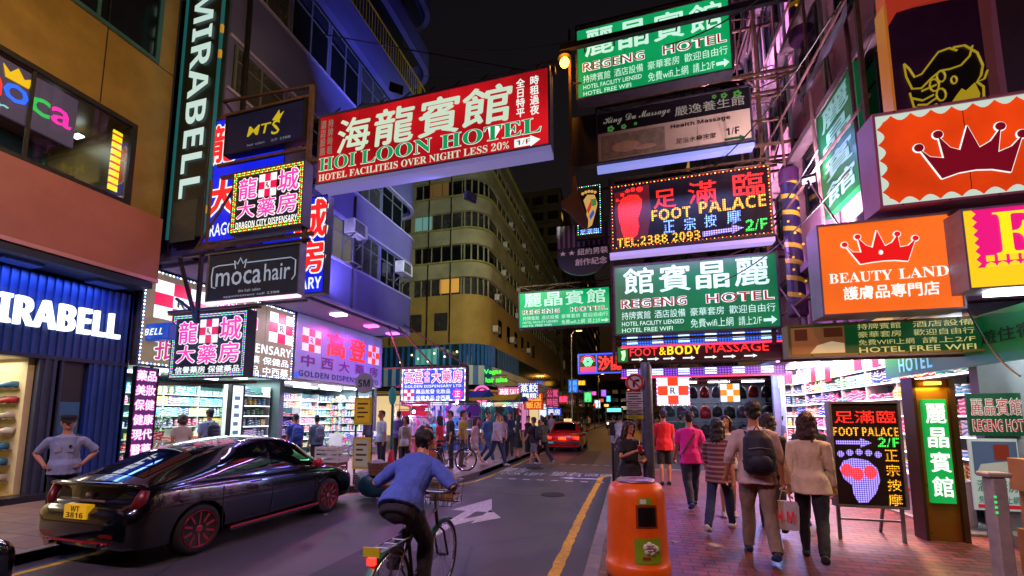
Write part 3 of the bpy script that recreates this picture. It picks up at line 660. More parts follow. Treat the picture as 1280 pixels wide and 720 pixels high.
E_shopglow = [emis('shop_glow_white','#dfe9f2',1.1,True), emis('shop_glow_warm','#e8c890',.9,True), emis('shop_glow_pink','#e48ac8',.7), emis('shop_glow_blue','#5a8ae8',.8)]
for i, (y0, y1, m) in enumerate(((32.4,35.4,0),(35.8,39.5,1),(40,44,0),(44.6,49,2),(50,55,1),(56,61,0))):
    MB().box(-11.6, -11.5, y0, y1, ZP+.1, 3.2).build('shop_window', E_shopglow[m], ob)
for i, (x0, x1, m) in enumerate(((-16.5,-13.6,0),(-20.5,-17,1))): MB().box(x0, x1, 30.5, 30.6, ZP+.1, 3.4).build('shop_window', E_shopglow[m], ob)
aw = MB(); aw.wall(opath(1.5), 3.5, 3.62, 1.6); aw.build('awning', mat('yellow_awning','#b8923a',.7,0,.2), ob)

# ------------------------------------------------------------------ farther blocks of the west row, and the east row
M_far = [mat('far_render_a','#4c4a44',.8,0,.3,.4), mat('far_render_b','#5c5442',.8,0,.3,.4), mat('far_render_c','#3c3f46',.8,0,.3,.4)]
PM = [M_glassdk, M_glassdk, M_curtain]
tower('far_tenement', 'brown tenement block rising beyond the curved ochre building', -26, -10.0, 67, 84, ZP, 40, M_far[1], 1, 2.8, 2.6, PM)
tower('far_tenement', 'narrow dark block between two tenements far down the street', -26, -9.6, 85, 99, ZP, 33, M_far[0], 1, 2.8, 2.6, PM)
tower('far_tenement', 'grey slab block standing farthest down the street', -26, -9.2, 100, 150, ZP, 46, M_far[2], 1, 3.0, 5.0, PM, south=False)
tower('far_tenement', 'low dark block closing the view at the end of the street', -9.1, 16, 160, 175, ZP, 15, M_far[2], -1, 3.0, 3.0, PM)
tower('corner_block', 'grey corner block behind the bag stall across the side street', 4.6, 18, 22.5, 60, ZP, 30, M_far[0], -1, 2.9, 3.2, PM)
tower('far_tenement', 'dark block beyond the corner block with the bag stall', 4.2, 18, 62, 100, ZP, 36, M_far[2], -1, 2.9, 3.4, PM, south=False)

# ------------------------------------------------------------------ pink-lit building on the east side
M_pinkw = mat('pink_lit_net_wall', '#c08aa6', .75, 0, .35, .7, .3, 12)  # pink light of the signs is partly put into this colour
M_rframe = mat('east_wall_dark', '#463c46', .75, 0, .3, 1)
XE = 4.4
eb = thing('hotel_building', 'pink lit building with scaffold poles above the open drugstore', 'building', (8, 8, ZP))
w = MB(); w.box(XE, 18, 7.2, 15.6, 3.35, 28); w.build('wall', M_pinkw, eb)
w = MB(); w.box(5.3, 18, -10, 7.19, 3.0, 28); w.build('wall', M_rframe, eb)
for z in (6.6, 9.6, 12.6, 15.6):
    for y in (8.2, 10.2, 12.2, 14.0): window_part(eb, y, y+1.2, z, z+1.5, XE-.13, -1, M_dkmetal, M_glassdk, 2)
ld = MB()
for z in (5.2, 8.2, 11.2, 14.2, 17.2): ld.box(XE-.3, XE, 7.2, 15.7, z, z+.16)
ld.build('ledge', mat('dirty_ledge','#6a5460',.8,0,.4), eb)
pp = MB()
for y in (7.6, 9.8, 11.75, 13.6, 15.2): pp.tube([(XE-.14, y, 3.4), (XE-.14, y, 26)], .05, 6)
for k in range(10): y = 8 + k*.75; z = random.uniform(6, 14); pp.tube([(XE-.12,y,z),(XE-.12,y+random.uniform(-.5,.5),z+2.5)], .025, 5)
pp.build('drain_pipe', M_steel, eb)
# shop: open drugstore, ceiling lights, back wall
s = MB(); s.box(8.6, 8.7, 7.4, 15.6, ZP, 3.3); s.box(4.55, 8.6, 15.45, 15.6, ZP, 3.3); s.box(4.6, 8.6, 7.2, 7.35, ZP, 3.3); s.build('shop_wall', mat('dim_mauve_wall','#6c6878',.6,0,.2), eb)
MB().box(4.45, 8.7, 7.36, 15.45, 3.22, 3.34).build('shop_ceiling', M_white, eb)
MB().box(4.3, 8.7, 7.36, 15.6, ZP, ZP+.03).build('shop_floor', mat('pale_floor_tile','#8f9490',.3,0,.15), eb)
for x in (4.75, 5.6, 6.8):
    for y in (7.7, 9.3, 10.9, 12.5, 14.1): MB().box(x-.05, x+.05, y, y+1.25, 3.15, 3.21).build('ceiling_tube', E_tube, eb)
lamp('drugstore_light', 'AREA', (5.3,11.4,3.12), 330, '#eef4ff', 1.7, 7.4, parent=eb)
# canopy lamps over the pavement in front of the drugstore
MB().box(4.0, 4.38, 7.4, 15.6, 3.36, 3.42).build('canopy', mat('canopy_sheet','#3a3f56',.5,.3,.2), eb)
for y, c, e in ((8.6,'#ffb870',260),(10.8,'#ffa8c0',150),(13.2,'#ffb0e0',160),(15.0,'#90b0ff',130)):
    MB().box(4.08, 4.3, y-.25, y+.25, 3.28, 3.35).build('canopy_lamp', emis('canopy_lamp_'+c[1:], c, 6), eb)
    lamp('canopy_light', 'AREA', (4.19,y,3.26), e, c, .2, .5, parent=eb)
# hotel entrance bay: wall facing down the street, pale lobby, tubes
MB().box(5.15, 10, 7.19, 7.3, ZP, 3.0).build('entrance_wall', mat('pale_green_wall','#8ab09a',.5,0,.15), eb)
MB().box(4.42, 9, 3.0, 7.19, 2.93, 3.0).build('entrance_ceiling', mat('green_ceiling','#a8ccb8',.5,0,.1), eb)
for z, y in ((2.86, 6.7), (2.74, 7.02)): MB().box(4.85, 6.9, y-.04, y+.04, z-.04, z+.03).build('ceiling_tube', E_tube, eb)
lamp('entrance_light', 'AREA', (5.6,6.3,2.85), 90, '#e0ffe8', .4, 1.4, parent=eb)
MB().box(4.6, 10, 2.0, 7.19, ZP, ZP+.14).build('entrance_step', mat('grey_terrazzo','#6c6a62',.45,0,.3,30), eb)
# ------------------------------------------------------------------ signs: shared pieces
M_cab = mat('sign_cabinet', '#4a4650', .5, .4, .35, 4)
M_cabl = mat('pale_sign_cabinet', '#8d88a0', .45, .3, .3, 4)
L_white = emis('letter_white', '#e8f4ee', 1.0); L_pale = emis('letter_pale_green', '#cfe6cc', .85); L_green = emis('letter_green', '#16a05a', .8)
L_red = emis('letter_red', '#b01824', .55); L_black = mat('letter_black', '#101014', .5, 0, 0); L_crim = emis('letter_hot_red', '#ff1c20', 1.6); L_pink = emis('letter_hot_pink', '#ff2f8f', 1.5)
L_gold = mat('letter_gold', '#d8b72a', .35, .3, .1); L_mint = emis('letter_mint', '#c4f2dc', .9)
L_dimpale = emis('letter_dim_pale', '#a8a89a', .35)
F_red = emis('face_red', '#c0141c', .85, True, uneven=.72, uscale=.38); F_green = emis('face_green', '#0c9a58', .85, True, uneven=.5, uscale=.5); F_greendk = emis('face_dim_green', '#0a7a44', .62, True, uneven=.55, uscale=.6)
F_cream = mat('face_cream', '#b8a890', .6, 0, .15, 1); F_dark = mat('face_dark', '#17131a', .45, 0, .3); F_leddk = mat('face_led_black', '#14080c', .4, 0, .1)
F_ledred = led('led_field_red', '#7a1010', .9, .05, dark=.1)
D_red = led('led_red', '#ff2418', 3.2); D_yel = led('led_yellow', '#ffb41c', 3.0); D_blu = led('led_blue', '#7aa4ff', 3.4); D_grn = led('led_green', '#38ff5c', 2.6); D_wht = led('led_white', '#ffe6f0', 2.6); D_pnk = led('led_pink', '#ff4aa0', 3.2); D_pur = led('led_purple', '#b09aff', 2.4)
B_red = emis('bulb_red', '#ff3018', 4); B_yel = emis('bulb_yellow', '#ffc43a', 4); B_grn = emis('bulb_green', '#40ff60', 3.5); B_blu = emis('bulb_blue', '#5a8cff', 4); B_wht = emis('bulb_white', '#f2fbff', 4); B_pnk = emis('bulb_pink', '#ff6ac0', 4)
def sign(name, label, cat, f, group=None):
    r = thing(name, label, cat, tuple(f.pt(.5, 1)), group); r['_'] = 1; del r['_']; return r
def support(f, root, xw, mt=None, rails=(.02, .98), r=.03, back=.18, diag=True, extra=True):
    """Steel rails that carry a sign out from the wall at x = xw, with braces."""
    mb = MB(); yb = f.O.y + back; z1 = f.O.z + f.h; xs = (f.O.x, f.O.x + f.w); far = xs[0] if abs(xs[0]-xw) > abs(xs[1]-xw) else xs[1]
    near = xs[1] if far == xs[0] else xs[0]
    for q in rails:
        z = f.O.z + f.h * q
        mb.bar((far, yb+.16, z), (xw, yb+.16, z), r*2, r*2)
    if extra:
        zt = z1 + .28
        mb.bar((far, yb, zt), (xw, yb, zt), r*1.6); mb.bar((far, yb, z1), (far, yb, zt), r*1.6)
        n = max(2, int(abs(far-xw)/.8))
        for i in range(n):
            a = far + (xw-far)*i/n; b = far + (xw-far)*(i+1)/n; mb.bar((a, yb, z1 if i%2 else zt), (b, yb, zt if i%2 else z1), r*.9)
    if diag:
        mb.tube([(far, yb, z1), (xw, yb+1.4, z1+.5)], r*.5, 5); mb.tube([(far, yb, z1), (xw, yb-1.4 if xw < 0 else yb+.9, z1+1.3)], r*.4, 5)
    return mb.build('support_frame', mt or M_dkmetal, root)
def txt(f, root, name, m, items, **kw):
    mb = MB()
    for it in items:
        k = dict(kw); 
        if len(it) > 5: k.update(it[5])
        f.text(mb, it[0], *it[1:5], **k)
    return mb.build(name, m, root)
def vert(s): return '\n'.join(s)
def trough(f, root, m, v0=1.0, drop=.1, name='light_trough', u0=.02, u1=.98):
    mb = MB(); f.rect(mb, u0, 1.02, u1, 1.02 + drop/f.h, -.22, -.02); return mb.build(name, m, root)

# ------------------------------------------------------------------ red hotel sign across the road
f = camface(399.5, 146, 688.5, 182, 10.0); t = sign('hotel_sign', 'long red hotel sign over the road with pale brush characters and green serif letters', 'sign', f)
cabinet(f, t, M_cabl, .42, .06, F_red)
CH = (('海',.1,.13,.25,.6),('龍',.275,.11,.45,.6),('賓',.475,.1,.645,.6),('館',.66,.1,.85,.58))
txt(f, t, 'character', L_pale, [c + ({'off':.035,'shear':.06},) for c in CH])
hl = (('HOI',.012,.62,.19,.81),('LOON',.215,.62,.53,.81),('HOTEL',.57,.62,.965,.81))
txt(f, t, 'lettering_edge', L_white, [c + ({'grow':.018,'n':.009},) for c in hl], style='serif', off=.0); txt(f, t, 'lettering', L_green, hl, style='serif', off=.0, n=.014)
txt(f, t, 'small_lettering', L_pale, [('HOTEL FACILITEIS OVER NIGHT LESS 20%',.012,.85,.845,.95)], style='serif')
txt(f, t, 'column_lettering', L_dimpale, [(vert('酒店設施'),.012,.08,.037,.58),(vert('持牌時租'),.048,.08,.073,.58)], off=.03); txt(f, t, 'column_lettering', L_white, [(vert('全日特平'),.872,.09,.905,.58),(vert('時租過夜'),.925,.09,.958,.58)], off=.03)
mb = MB(); f.poly(mb, [(.865,.85),(.925,.85),(.925,.83),(.962,.9),(.925,.97),(.925,.95),(.865,.95)], .005, .012); mb.build('arrow', L_white, t); txt(f, t, 'arrow_lettering', L_red, [('1/F',.873,.87,.925,.93)], n=.016, style='sans')
mb = MB(); f.rect(mb, 0, 1.0, 1, 1.055, -.42, .03); mb.build('underside_trim', emis('lilac_edge','#8f86c8',.45), t)
mb = MB(); mb.bar((f.O.x-1.0,10.3,f.O.z+f.h+.1),(f.O.x+f.w+.1,10.3,f.O.z+f.h+.1),.14,.14); mb.bar((f.O.x-1.0,10.2,f.O.z+.3),(f.O.x,10.2,f.O.z+.3),.1); mb.bar((f.O.x-1,10.2,f.O.z+1.5),(f.O.x,10.2,f.O.z+1.5),.1)
for k in range(9): x = f.O.x + k*.8; mb.tube([(x,10.3,f.O.z+f.h+.12),(x+.5,10.3,f.O.z+f.h+.42)], .02, 5)
mb.tube([(f.O.x+f.w-.3,10.3,f.O.z+f.h+.1),(XV,10.3,f.O.z+f.h+3.2)], .018, 5); mb.tube([(f.O.x+f.w*.5,10.3,f.O.z+f.h+.1),(XV,12.5,f.O.z+f.h+2.4)], .018, 5); mb.build('support_frame', mat('dark_red_steel','#3a2624',.6,.4,.3), t)

# ------------------------------------------------------------------ green hotel signs
def regeng(f, root, face, order, latin='REGENG', rows=True, bright=1.0, off=.03):
    cabinet(f, root, M_cab, .3, .05, face)
    u = .07
    mb = MB()
    for ch in order: f.text(mb, ch, u, .06, u+.19, .42, off, .012); u += .228
    mb.build('character', L_mint, root)
    it = (('REGENG',.05,.5,.46,.62),('HOTEL',.58,.5,.965,.62))
    txt(f, root, 'lettering_edge', L_white, [c + ({'grow':.03,'n':.009},) for c in it], style='sans'); txt(f, root, 'lettering', L_red, it, n=.014)
    if rows: txt(f, root, 'small_lettering', L_mint, [('持牌賓館',.05,.67,.235,.78),('酒店設備',.26,.67,.45,.78),('豪華套房',.48,.67,.68,.78),('歡迎自由行',.71,.67,.97,.78),('HOTEL FACILITY LIENSED',.05,.81,.44,.87),('HOTEL FREE WIFI',.05,.9,.37,.96),('免費wifi上網',.48,.82,.73,.94),('請上2/F',.76,.82,.89,.94)], off=.008)
    mb = MB(); f.poly(mb, [(.9,.865),(.945,.865),(.945,.83),(.975,.885),(.945,.94),(.945,.905),(.9,.905)], .005, .012); mb.build('arrow', L_mint, root)
f = camface(719, 38, 917.5, 87.5, 11.0); t = sign('hotel_sign', 'highest green hotel sign on the east side crossed by a dark steel beam', 'sign', f, 'green hotel signs'); regeng(f, t, F_green, '麗晶賓館'); support(f, t, XE, M_rust)
f = camface(766, 333, 978, 410, 12.2); t = sign('hotel_sign', 'dim green hotel sign with reversed characters directly under the dotted foot sign', 'sign', f, 'green hotel signs'); regeng(f, t, F_greendk, '館賓晶麗'); support(f, t, XE, M_rust, diag=False)
f = camface(648, 366, 764, 405, 16.0); t = sign('hotel_sign', 'small bright green hotel sign hanging over the middle of the road', 'sign', f, 'green hotel signs'); regeng(f, t, emis('face_bright_green','#0aa862',1.0,True,uneven=.3), '麗晶賓館'); support(f, t, XE, M_rust)

# ------------------------------------------------------------------ massage boards
f = camface(745, 142, 942, 175, 11.4); t = sign('massage_sign', 'unlit dark and cream massage board with script lettering below the top green sign', 'sign', f)
cabinet(f, t, M_cab, .3, .04, F_cream)
mb = MB(); f.rect(mb, -.18, 0, -.001, .99, -.2, .0); f.rect(mb, .01, .03, .99, .42, .004, .008); mb.build('dark_panel', F_dark, t)
txt(f, t, 'lettering', L_dimpale, [('King Du Massage',.05,.12,.5,.3,{'style':'script'}),('嚴逸養生館',.53,.16,.96,.34)], n=.013); txt(f, t, 'dark_lettering', L_black, [('Health Massage',.5,.48,.87,.58,{'style':'sans'}),('足浴水療按摩',.53,.76,.78,.86),('1/F',.84,.72,.92,.85,{'style':'sans'})], n=.013)
mb = MB()
for (cu, cv, s) in ((.1,.36,.028),(.19,.36,.022),(.27,.34,.014),(.78,.1,.018),(.84,.11,.024),(.92,.12,.03)):
    for k in range(5):
        a = k*2*math.pi/5; mb.ball(f.pt(cu + s*.55*math.cos(a), cv + s*.55*math.sin(a)*f.w/f.h, .012), (s*.4*f.w*.9, .004, s*.4*f.w*.9), 8, 4)
mb.build('flower', emis('lime_flower','#4a8a3a',.5), t)
mb = MB(); f.poly(mb, [(.83,.9),(.92,.9),(.92,.87),(.95,.92),(.92,.97),(.92,.94),(.83,.94)], .005, .012); mb.build('arrow', mat('green_arrow','#1d4a26',.5,0,.1), t)
mb = MB(); f.rect(mb, .03, .48, .46, .93, .005, .008); mb.build('picture_panel', mat('spa_picture','#8a7f6a',.6,0,.45,5), t)
mb = MB(); mb.ball(f.pt(.2,.74,.012), (.32*1.2,.01,.16), 12, 6); mb.ball(f.pt(.33,.8,.012), (.3,.01,.08), 12, 6); mb.build('picture_figure', mat('spa_skin','#b89a78',.6,0,.2,6), t)
mb = MB(); f.rect(mb, 0, 1.06, 1, 1.13, -.2, .06); mb.build('tube_trough', emis('blue_tube_trough','#8f9cf0',.75,True), t); support(f, t, XE, M_rust)

f = camface(762, 233, 968, 293, 12.0); t = sign('massage_sign', 'dotted red and yellow LED foot massage sign with a huge glowing footprint', 'sign', f)
cabinet(f, t, M_rust, .3, .05, F_leddk); bulbs(f, t, [B_yel, B_red], .05, .1, .02)
mb = MB(); foot = [(.05,.35),(.08,.22),(.13,.18),(.185,.19),(.215,.28),(.205,.42),(.185,.55),(.19,.68),(.175,.8),(.13,.88),(.085,.82),(.07,.68),(.055,.5)]
f.poly(mb, foot, .005, .012)
for k, (u, v, r) in enumerate(((.05,.24,.05),(.085,.16,.055),(.12,.115,.06),(.155,.1,.065),(.2,.11,.085))): f.poly(mb, [(u + r/f.w*1.1*math.cos(a*R(30)), v + r/f.h*math.sin(a*R(30))) for a in range(12)][::-1], .005, .012)
mb.build('footprint', D_red, t)
mb = MB(); f.poly(mb, [(.03,.12),(.26,.05),(.27,.5),(.24,.86),(.04,.92)][::-1], .003, .0045); mb.build('red_field', F_ledred, t)
txt(f, t, 'red_lettering', D_red, [('足',.29,.17,.43,.44),('滿',.51,.12,.68,.44),('臨',.78,.08,.96,.42)], off=.02, n=.014); txt(f, t, 'yellow_lettering', D_yel, [('FOOT',.27,.46,.52,.62),('PALACE',.57,.42,.965,.59),('TEL:2388 2093',.04,.83,.57,.955)], off=.018, n=.014, style='sans')
txt(f, t, 'blue_lettering', D_blu, [('正',.345,.64,.415,.82),('宗',.475,.63,.545,.81),('按',.6,.62,.67,.8),('摩',.735,.6,.815,.79)], off=.03, n=.014)
mb = MB(); f.poly(mb, [(.585,.86),(.76,.84),(.76,.8),(.83,.86),(.76,.93),(.76,.9),(.585,.93)], .005, .012); mb.build('arrow', D_pur, t); txt(f, t, 'green_lettering', D_grn, [('2/F',.84,.76,.965,.92)], off=.02, n=.014, style='sans'); support(f, t, XE, M_rust, diag=False)
mb = MB(); f.rect(mb, -.01, 1.04, 1.0, 1.1, -.24, .05); mb.build('tube_trough', emis('lilac_tube_trough','#b8a0e8',.8,True), t)

f = camface(770, 433, 980, 448, 12.6); t = sign('massage_sign', 'low strip sign offering foot and body massage in red and yellow neon', 'sign', f)
cabinet(f, t, M_rust, .25, .035, mat('face_maroon','#3a0a10',.4,0,.1)); bulbs(f, t, [B_red], .02, .12, .012)
mb = MB(); f.rect(mb, .01, .08, .075, .92, .004, .008); mb.build('green_panel', emis('green_panel','#0c7a2c',.7), t)
mb = MB(); f.poly(mb, [(.03,.3),(.06,.25),(.062,.55),(.05,.85),(.033,.8),(.038,.55)][::-1], .009, .014); mb.build('footprint', emis('mint_foot','#b8ffb0',1.2), t)
neon_r = emis('neon_red','#ff2a2a',1.7); neon_y = emis('neon_yellow','#ffc01e',1.7)
txt(f, t, 'red_lettering', neon_r, [('FOOT',.09,.16,.265,.62),('MASSAGE',.56,.1,.92,.56)], n=.02); txt(f, t, 'yellow_lettering', neon_y, [('&BODY',.275,.12,.53,.6)], n=.02, style='sans')
mb = MB()
for k, u in enumerate((.1,.2,.3,.42,.55,.66,.78)): f.poly(mb, [(u,.76),(u+.05,.76),(u+.05,.7),(u+.075,.8),(u+.05,.9),(u+.05,.84),(u,.84)], .005, .012)
mb.build('arrow', L_white, t); support(f, t, XE, M_rust, diag=False, extra=False)
for nm, py, lab, c1 in (('led_strip', (418,425), 'blue glowing lamp strip between the dim green sign and the massage strip', '#3a6ae8'), ('led_strip', (459,467), 'dotted purple lamp strip under the massage strip sign', '#8a4ae0')):
    f = camface(776, py[0]+2, 982, py[1], 12.55); t = sign(nm, lab, 'light strip', f); cabinet(f, t, M_dkmetal, .2, .02, led('led_field_'+c1[1:], c1, 1.6, .07))
    mb = MB()
    for k in range(6):
        u = .04 + k*.165
        for q in range(3): f.rect(mb, u, .15+q*.26, u+.07, .28+q*.26, .006, .012)
    mb.build('lamp_block', emis('pale_blue_block','#c8f0ff',2.0), t); mb = MB(); f.rect(mb, 0, .99, 1, 1.12, -.1, .03); mb.build('pink_tube', emis('pink_tube','#ff3a6a',1.8), t)
    mb = MB(); mb.bar((f.O.x+f.w,12.65,f.O.z+.1),(XE,12.65,f.O.z+.1),.05); mb.build('support_frame', M_dkmetal, t)

# small hanging shapes above the road
f = camface(719, 233, 754, 293, 13.0); t = sign('foot_sign', 'little dark sign with a colourful sole chart and dotted LED edge', 'sign', f)
cabinet(f, t, M_rust, .2, .05, F_leddk); bulbs(f, t, [B_blu, B_grn, B_wht], .07, .08, .014)
for c, pts in (('#e0b060',[(.3,.3),(.45,.2),(.72,.22),(.82,.4),(.72,.6),(.6,.8),(.42,.86),(.36,.7),(.42,.52)]),('#d0402a',[(.42,.5),(.6,.3),(.66,.36),(.48,.58)]),('#3a8a4a',[(.56,.3),(.76,.3),(.78,.42),(.62,.44)]),('#3a5ab8',[(.5,.62),(.66,.5),(.7,.58),(.55,.7)])):
    mb = MB(); f.poly(mb, pts[::-1], .006 if c == '#e0b060' else .011, .01 if c == '#e0b060' else .015); mb.build('sole_patch', emis('sole_'+c[1:], c, .7), t)
mb = MB()
for k in range(5): mb.ball(f.pt(.28+k*.115,.17-.03*math.sin(k*.8),.012), (.05,.008,.055), 8, 5)
mb.build('toe', emis('sole_e0b060','#e0b060',.7), t); txt(f, t, 'lettering', D_blu, [('足滿臨',.15,.87,.85,.96)], off=.02); support(f, t, XE, M_dkmetal, diag=False, extra=False)
f = camface(696, 284, 762, 322, 14.0); t = sign('bar_sign', 'striped shop sign with a starry half-round lower edge above the small green sign', 'sign', f)
mb = MB(); f.rect(mb, 0, 0, 1, .62, -.12, 0); mb.build('striped_panel', stripe_mat('lilac_stripes','#8f7ab0','#2a1e38',.17,0,.5,.45), t)
mb = MB(); f.poly(mb, [(0,.63),(1,.63),(1,.95)] + [(.5+.5*math.cos(R(a)), .95+.45*math.sin(R(a))) for a in range(10,180,20)] + [(0,.95)][::1], -.12, 0) if False else f.poly(mb, ([(0,.63),(1,.63)] + [(.5+.5*math.cos(R(a)), .9+.5*math.sin(R(a))) for a in range(0,181,15)])[::-1], -.12, 0); mb.build('starry_panel', mat('starry_navy','#15142c',.4,0,.2), t)
txt(f, t, 'lettering', emis('dim_pink_letter','#b08aa0',.5), [('紐約男裝',.4,.68,.97,.86),('創作紀念',.35,.95,.95,1.14),('★ ★',.05,.7,.35,.84)], off=.02); support(f, t, XE, M_dkmetal, diag=True, extra=False)
mb = MB(); fr = camface(700, 222, 736, 286, 12.8); fr.poly(mb, [(.42,0),(.6,0),(.62,.28),(.72,.45),(.98,.82),(.96,1.0),(.7,.93),(.3,.66),(.02,.55),(0,.42),(.25,.38),(.42,.28)][::-1], -.12, 0)
t = mb.build('leg_shaped_board', mat('tan_board','#6a4a34',.6,0,.25,3), None, bevel=.03); tag(t, 'tan board cut out like a foot and shin hanging beside the sole chart', 'sign')

# ------------------------------------------------------------------ orange crown signs, drugstore sign, room sign
CROWN = [(.205,.24),(.26,.33),(.324,.34),(.305,.18),(.36,.27),(.406,.3),(.447,.117),(.495,.295),(.55,.26),(.59,.18),(.6,.32),(.66,.31),(.713,.24),(.646,.472),(.56,.452),(.48,.447),(.4,.452),(.309,.465)]
CROWN2 = [(.245,.43),(.3,.53),(.372,.56),(.354,.33),(.41,.46),(.46,.5),(.51,.26),(.56,.5),(.62,.45),(.677,.33),(.65,.57),(.72,.53),(.78,.43),(.7,.78),(.61,.73),(.53,.715),(.44,.725),(.35,.765)]
def crown(f, root, m_fill, m_edge, pts, balls, br=.03):
    mb = MB(); cu = sum(p[0] for p in pts)/len(pts); cv = sum(p[1] for p in pts)/len(pts)
    for k in range(len(pts)): (u0, v0), (u1, v1) = pts[k], pts[(k+1) % len(pts)]; mb.tube([f.pt(u0, v0, .006), f.pt(u1, v1, .006)], .011, 6)
    for (u, v) in balls: mb.ball(f.pt(u, v, .006), (br*f.w*.5+.012, .012, br*f.w*.5+.012), 12, 6)
    mb.build('crown_edge', m_edge, root)
    mb = MB(); f.poly(mb, pts[::-1], .009, .018)
    for (u, v) in balls: mb.ball(f.pt(u, v, .016), (br*f.w*.5, .008, br*f.w*.5), 12, 6)
    return mb.build('crown', m_fill, root)
f = camface(1019, 283, 1207, 386, 6.1); t = sign('beauty_sign', 'square orange cosmetics sign with a red crown and white slab letters', 'sign', f)
cabinet(f, t, M_cabl, .3, .02, emis('face_orange','#ef6a20',.92,True,uneven=.22,uscale=1.1))
crown(f, t, emis('crown_red','#e01818',.9), L_white, CROWN, ((.205,.24),(.305,.167),(.59,.176),(.713,.238)), .045)
mb = MB(); mb.ball(f.pt(.46,.36,.024), (.024,.008,.03), 10, 6); mb.build('crown_jewel', L_white, t)
txt(f, t, 'lettering', L_white, [('BEAUTY',.07,.545,.53,.655),('LAND',.575,.545,.915,.655)], style='serif', off=.02); txt(f, t, 'character', L_white, [('護膚品專門店',.17,.7,.84,.84)], off=.03)
f = camface(1088, 145, 1345, 235, 6.0); t = sign('beauty_sign', 'large orange sign with scalloped white border and a dark crimson crown', 'sign', f)
cabinet(f, t, mat('pink_cabinet','#b06a86',.5,0,.2), .34, .03, emis('face_orange_deep','#e0400c',.82,True,uneven=.45,uscale=.8))
mb = MB()
for edge in range(4):
    L = f.w if edge % 2 == 0 else f.h; n = int(L / .19); P = [((i + q/6)/n, .045 + .075*math.sin(math.pi*q/6)) for i in range(n) for q in range(7)]
    for i in range(len(P)-1):                      # one narrow slice after another: the lobes hang inwards from the edge
        (s0, d0), (s1, d1) = P[i], P[i+1]
        if s1 - s0 < 1e-6: continue
        if edge == 0: q4 = [(s0,0),(s1,0),(s1,d1/f.h),(s0,d0/f.h)]
        elif edge == 2: q4 = [(s0,1),(s1,1),(s1,1-d1/f.h),(s0,1-d0/f.h)]
        elif edge == 1: q4 = [(0,s0),(0,s1),(d1/f.w,s1),(d0/f.w,s0)]
        else: q4 = [(1,s0),(1,s1),(1-d1/f.w,s1),(1-d0/f.w,s0)]
        k4 = len(mb.v); mb.add([f.pt(u, v, .008 + edge*.0012) for u, v in q4], [(0,1,2,3)])
mb.build('scalloped_border', emis('scallop_white','#cfe6d4',.72), t)
crown(f, t, emis('crown_crimson','#8a0c24',.5), L_white, CROWN2, ((.245,.42),(.354,.31),(.677,.315),(.78,.42)), .055)
mb = MB()
for x in (f.O.x+.06, f.O.x+2.0): mb.bar((x,6.2,f.O.z+f.h),(x,6.2,f.O.z+f.h+1.8),.05); 
mb.bar((f.O.x+.1,6.25,f.O.z-.06),(5.35,6.25,f.O.z-.06),.06); mb.build('support_frame', M_rust, t)
f = camface(1198, 263, 1335, 355, 5.85); t = sign('drugstore_sign', 'magenta lightbox with a yellow crenellated border and one big yellow letter', 'sign', f)
cabinet(f, t, M_cabl, .3, .02, emis('face_yellow','#f2c81c',.95,True))
mb = MB(); f.rect(mb, .2, 0.02, .98, .74, .008, .012)
f.poly(mb, [(.12+.05*(i%2), .02+.72*i/14) for i in range(15)][::1] + [(.2,.74),(.2,.02)], .0085, .0125); mb.build('magenta_field', emis('face_magenta','#e01878',.95), t)
mb = MB()
for i in range(7): u = .2+i*.12; f.poly(mb, [(u,.74),(u+.02,.7),(u+.06,.68),(u+.1,.7),(u+.12,.74)][::-1], .013, .02); f.rect(mb, u+.02, .6, u+.1, .67, .014, .022)
mb.build('crenel_border', emis('face_yellow2','#f6d424',.95), t); txt(f, t, 'lettering', emis('letter_yellow','#ffe01c',1.0), [('E',.33,.08,.78,.6,{'style':'serif'})], off=.03, n=.02)
mb = MB(); f.rect(mb, .3, 1.01, .98, 1.05, -.2, -.02); mb.build('tube_trough', E_tube, t)
mb = MB(); mb.bar((f.O.x,6.0,f.O.z+f.h+.04),(5.35,6.0,f.O.z+f.h+.04),.05); mb.build('support_frame', M_rust, t)
f = camface(983, 407, 1234, 439, 6.6); t = sign('hotel_sign', 'dark green strip sign with a hotel room picture at one end, under the orange crown', 'sign', f, 'green hotel signs')
cabinet(f, t, mat('olive_frame','#7a7434',.5,.2,.2), .2, .03, emis('face_bottle','#0c4a22',.5))
mb = MB(); f.rect(mb, .02, .1, .31, .92, .006, .009); mb.build('room_picture', emis('room_wall','#8a5a34',.4,base=C('#8a5a34')), t)
mb = MB(); f.poly(mb, [(.12,.9),(.16,.66),(.24,.55),(.305,.62),(.305,.9)], .01, .013); mb.build('bed_picture', emis('bed_cream','#d8c090',.55), t); mb = MB(); f.rect(mb, .04, .15, .11, .5, .01, .013); f.rect(mb, .2, .14, .3, .42, .01, .013); mb.build('curtain_picture', emis('curtain_brown','#5a2c1a',.4), t)
txt(f, t, 'lettering', emis('letter_wheat','#c8c078',.75), [('持牌賓館',.38,.06,.6,.24),('酒店設備',.66,.06,.95,.24),('豪華套房',.38,.3,.6,.48),('歡迎自由行',.66,.3,.95,.48),('免費WIFI上網',.38,.54,.66,.71),('請上2/F',.7,.54,.95,.71),('HOTEL FREE WIFI',.38,.77,.95,.93)], off=.012)
support(f, t, XE, M_rust, diag=False, extra=False)

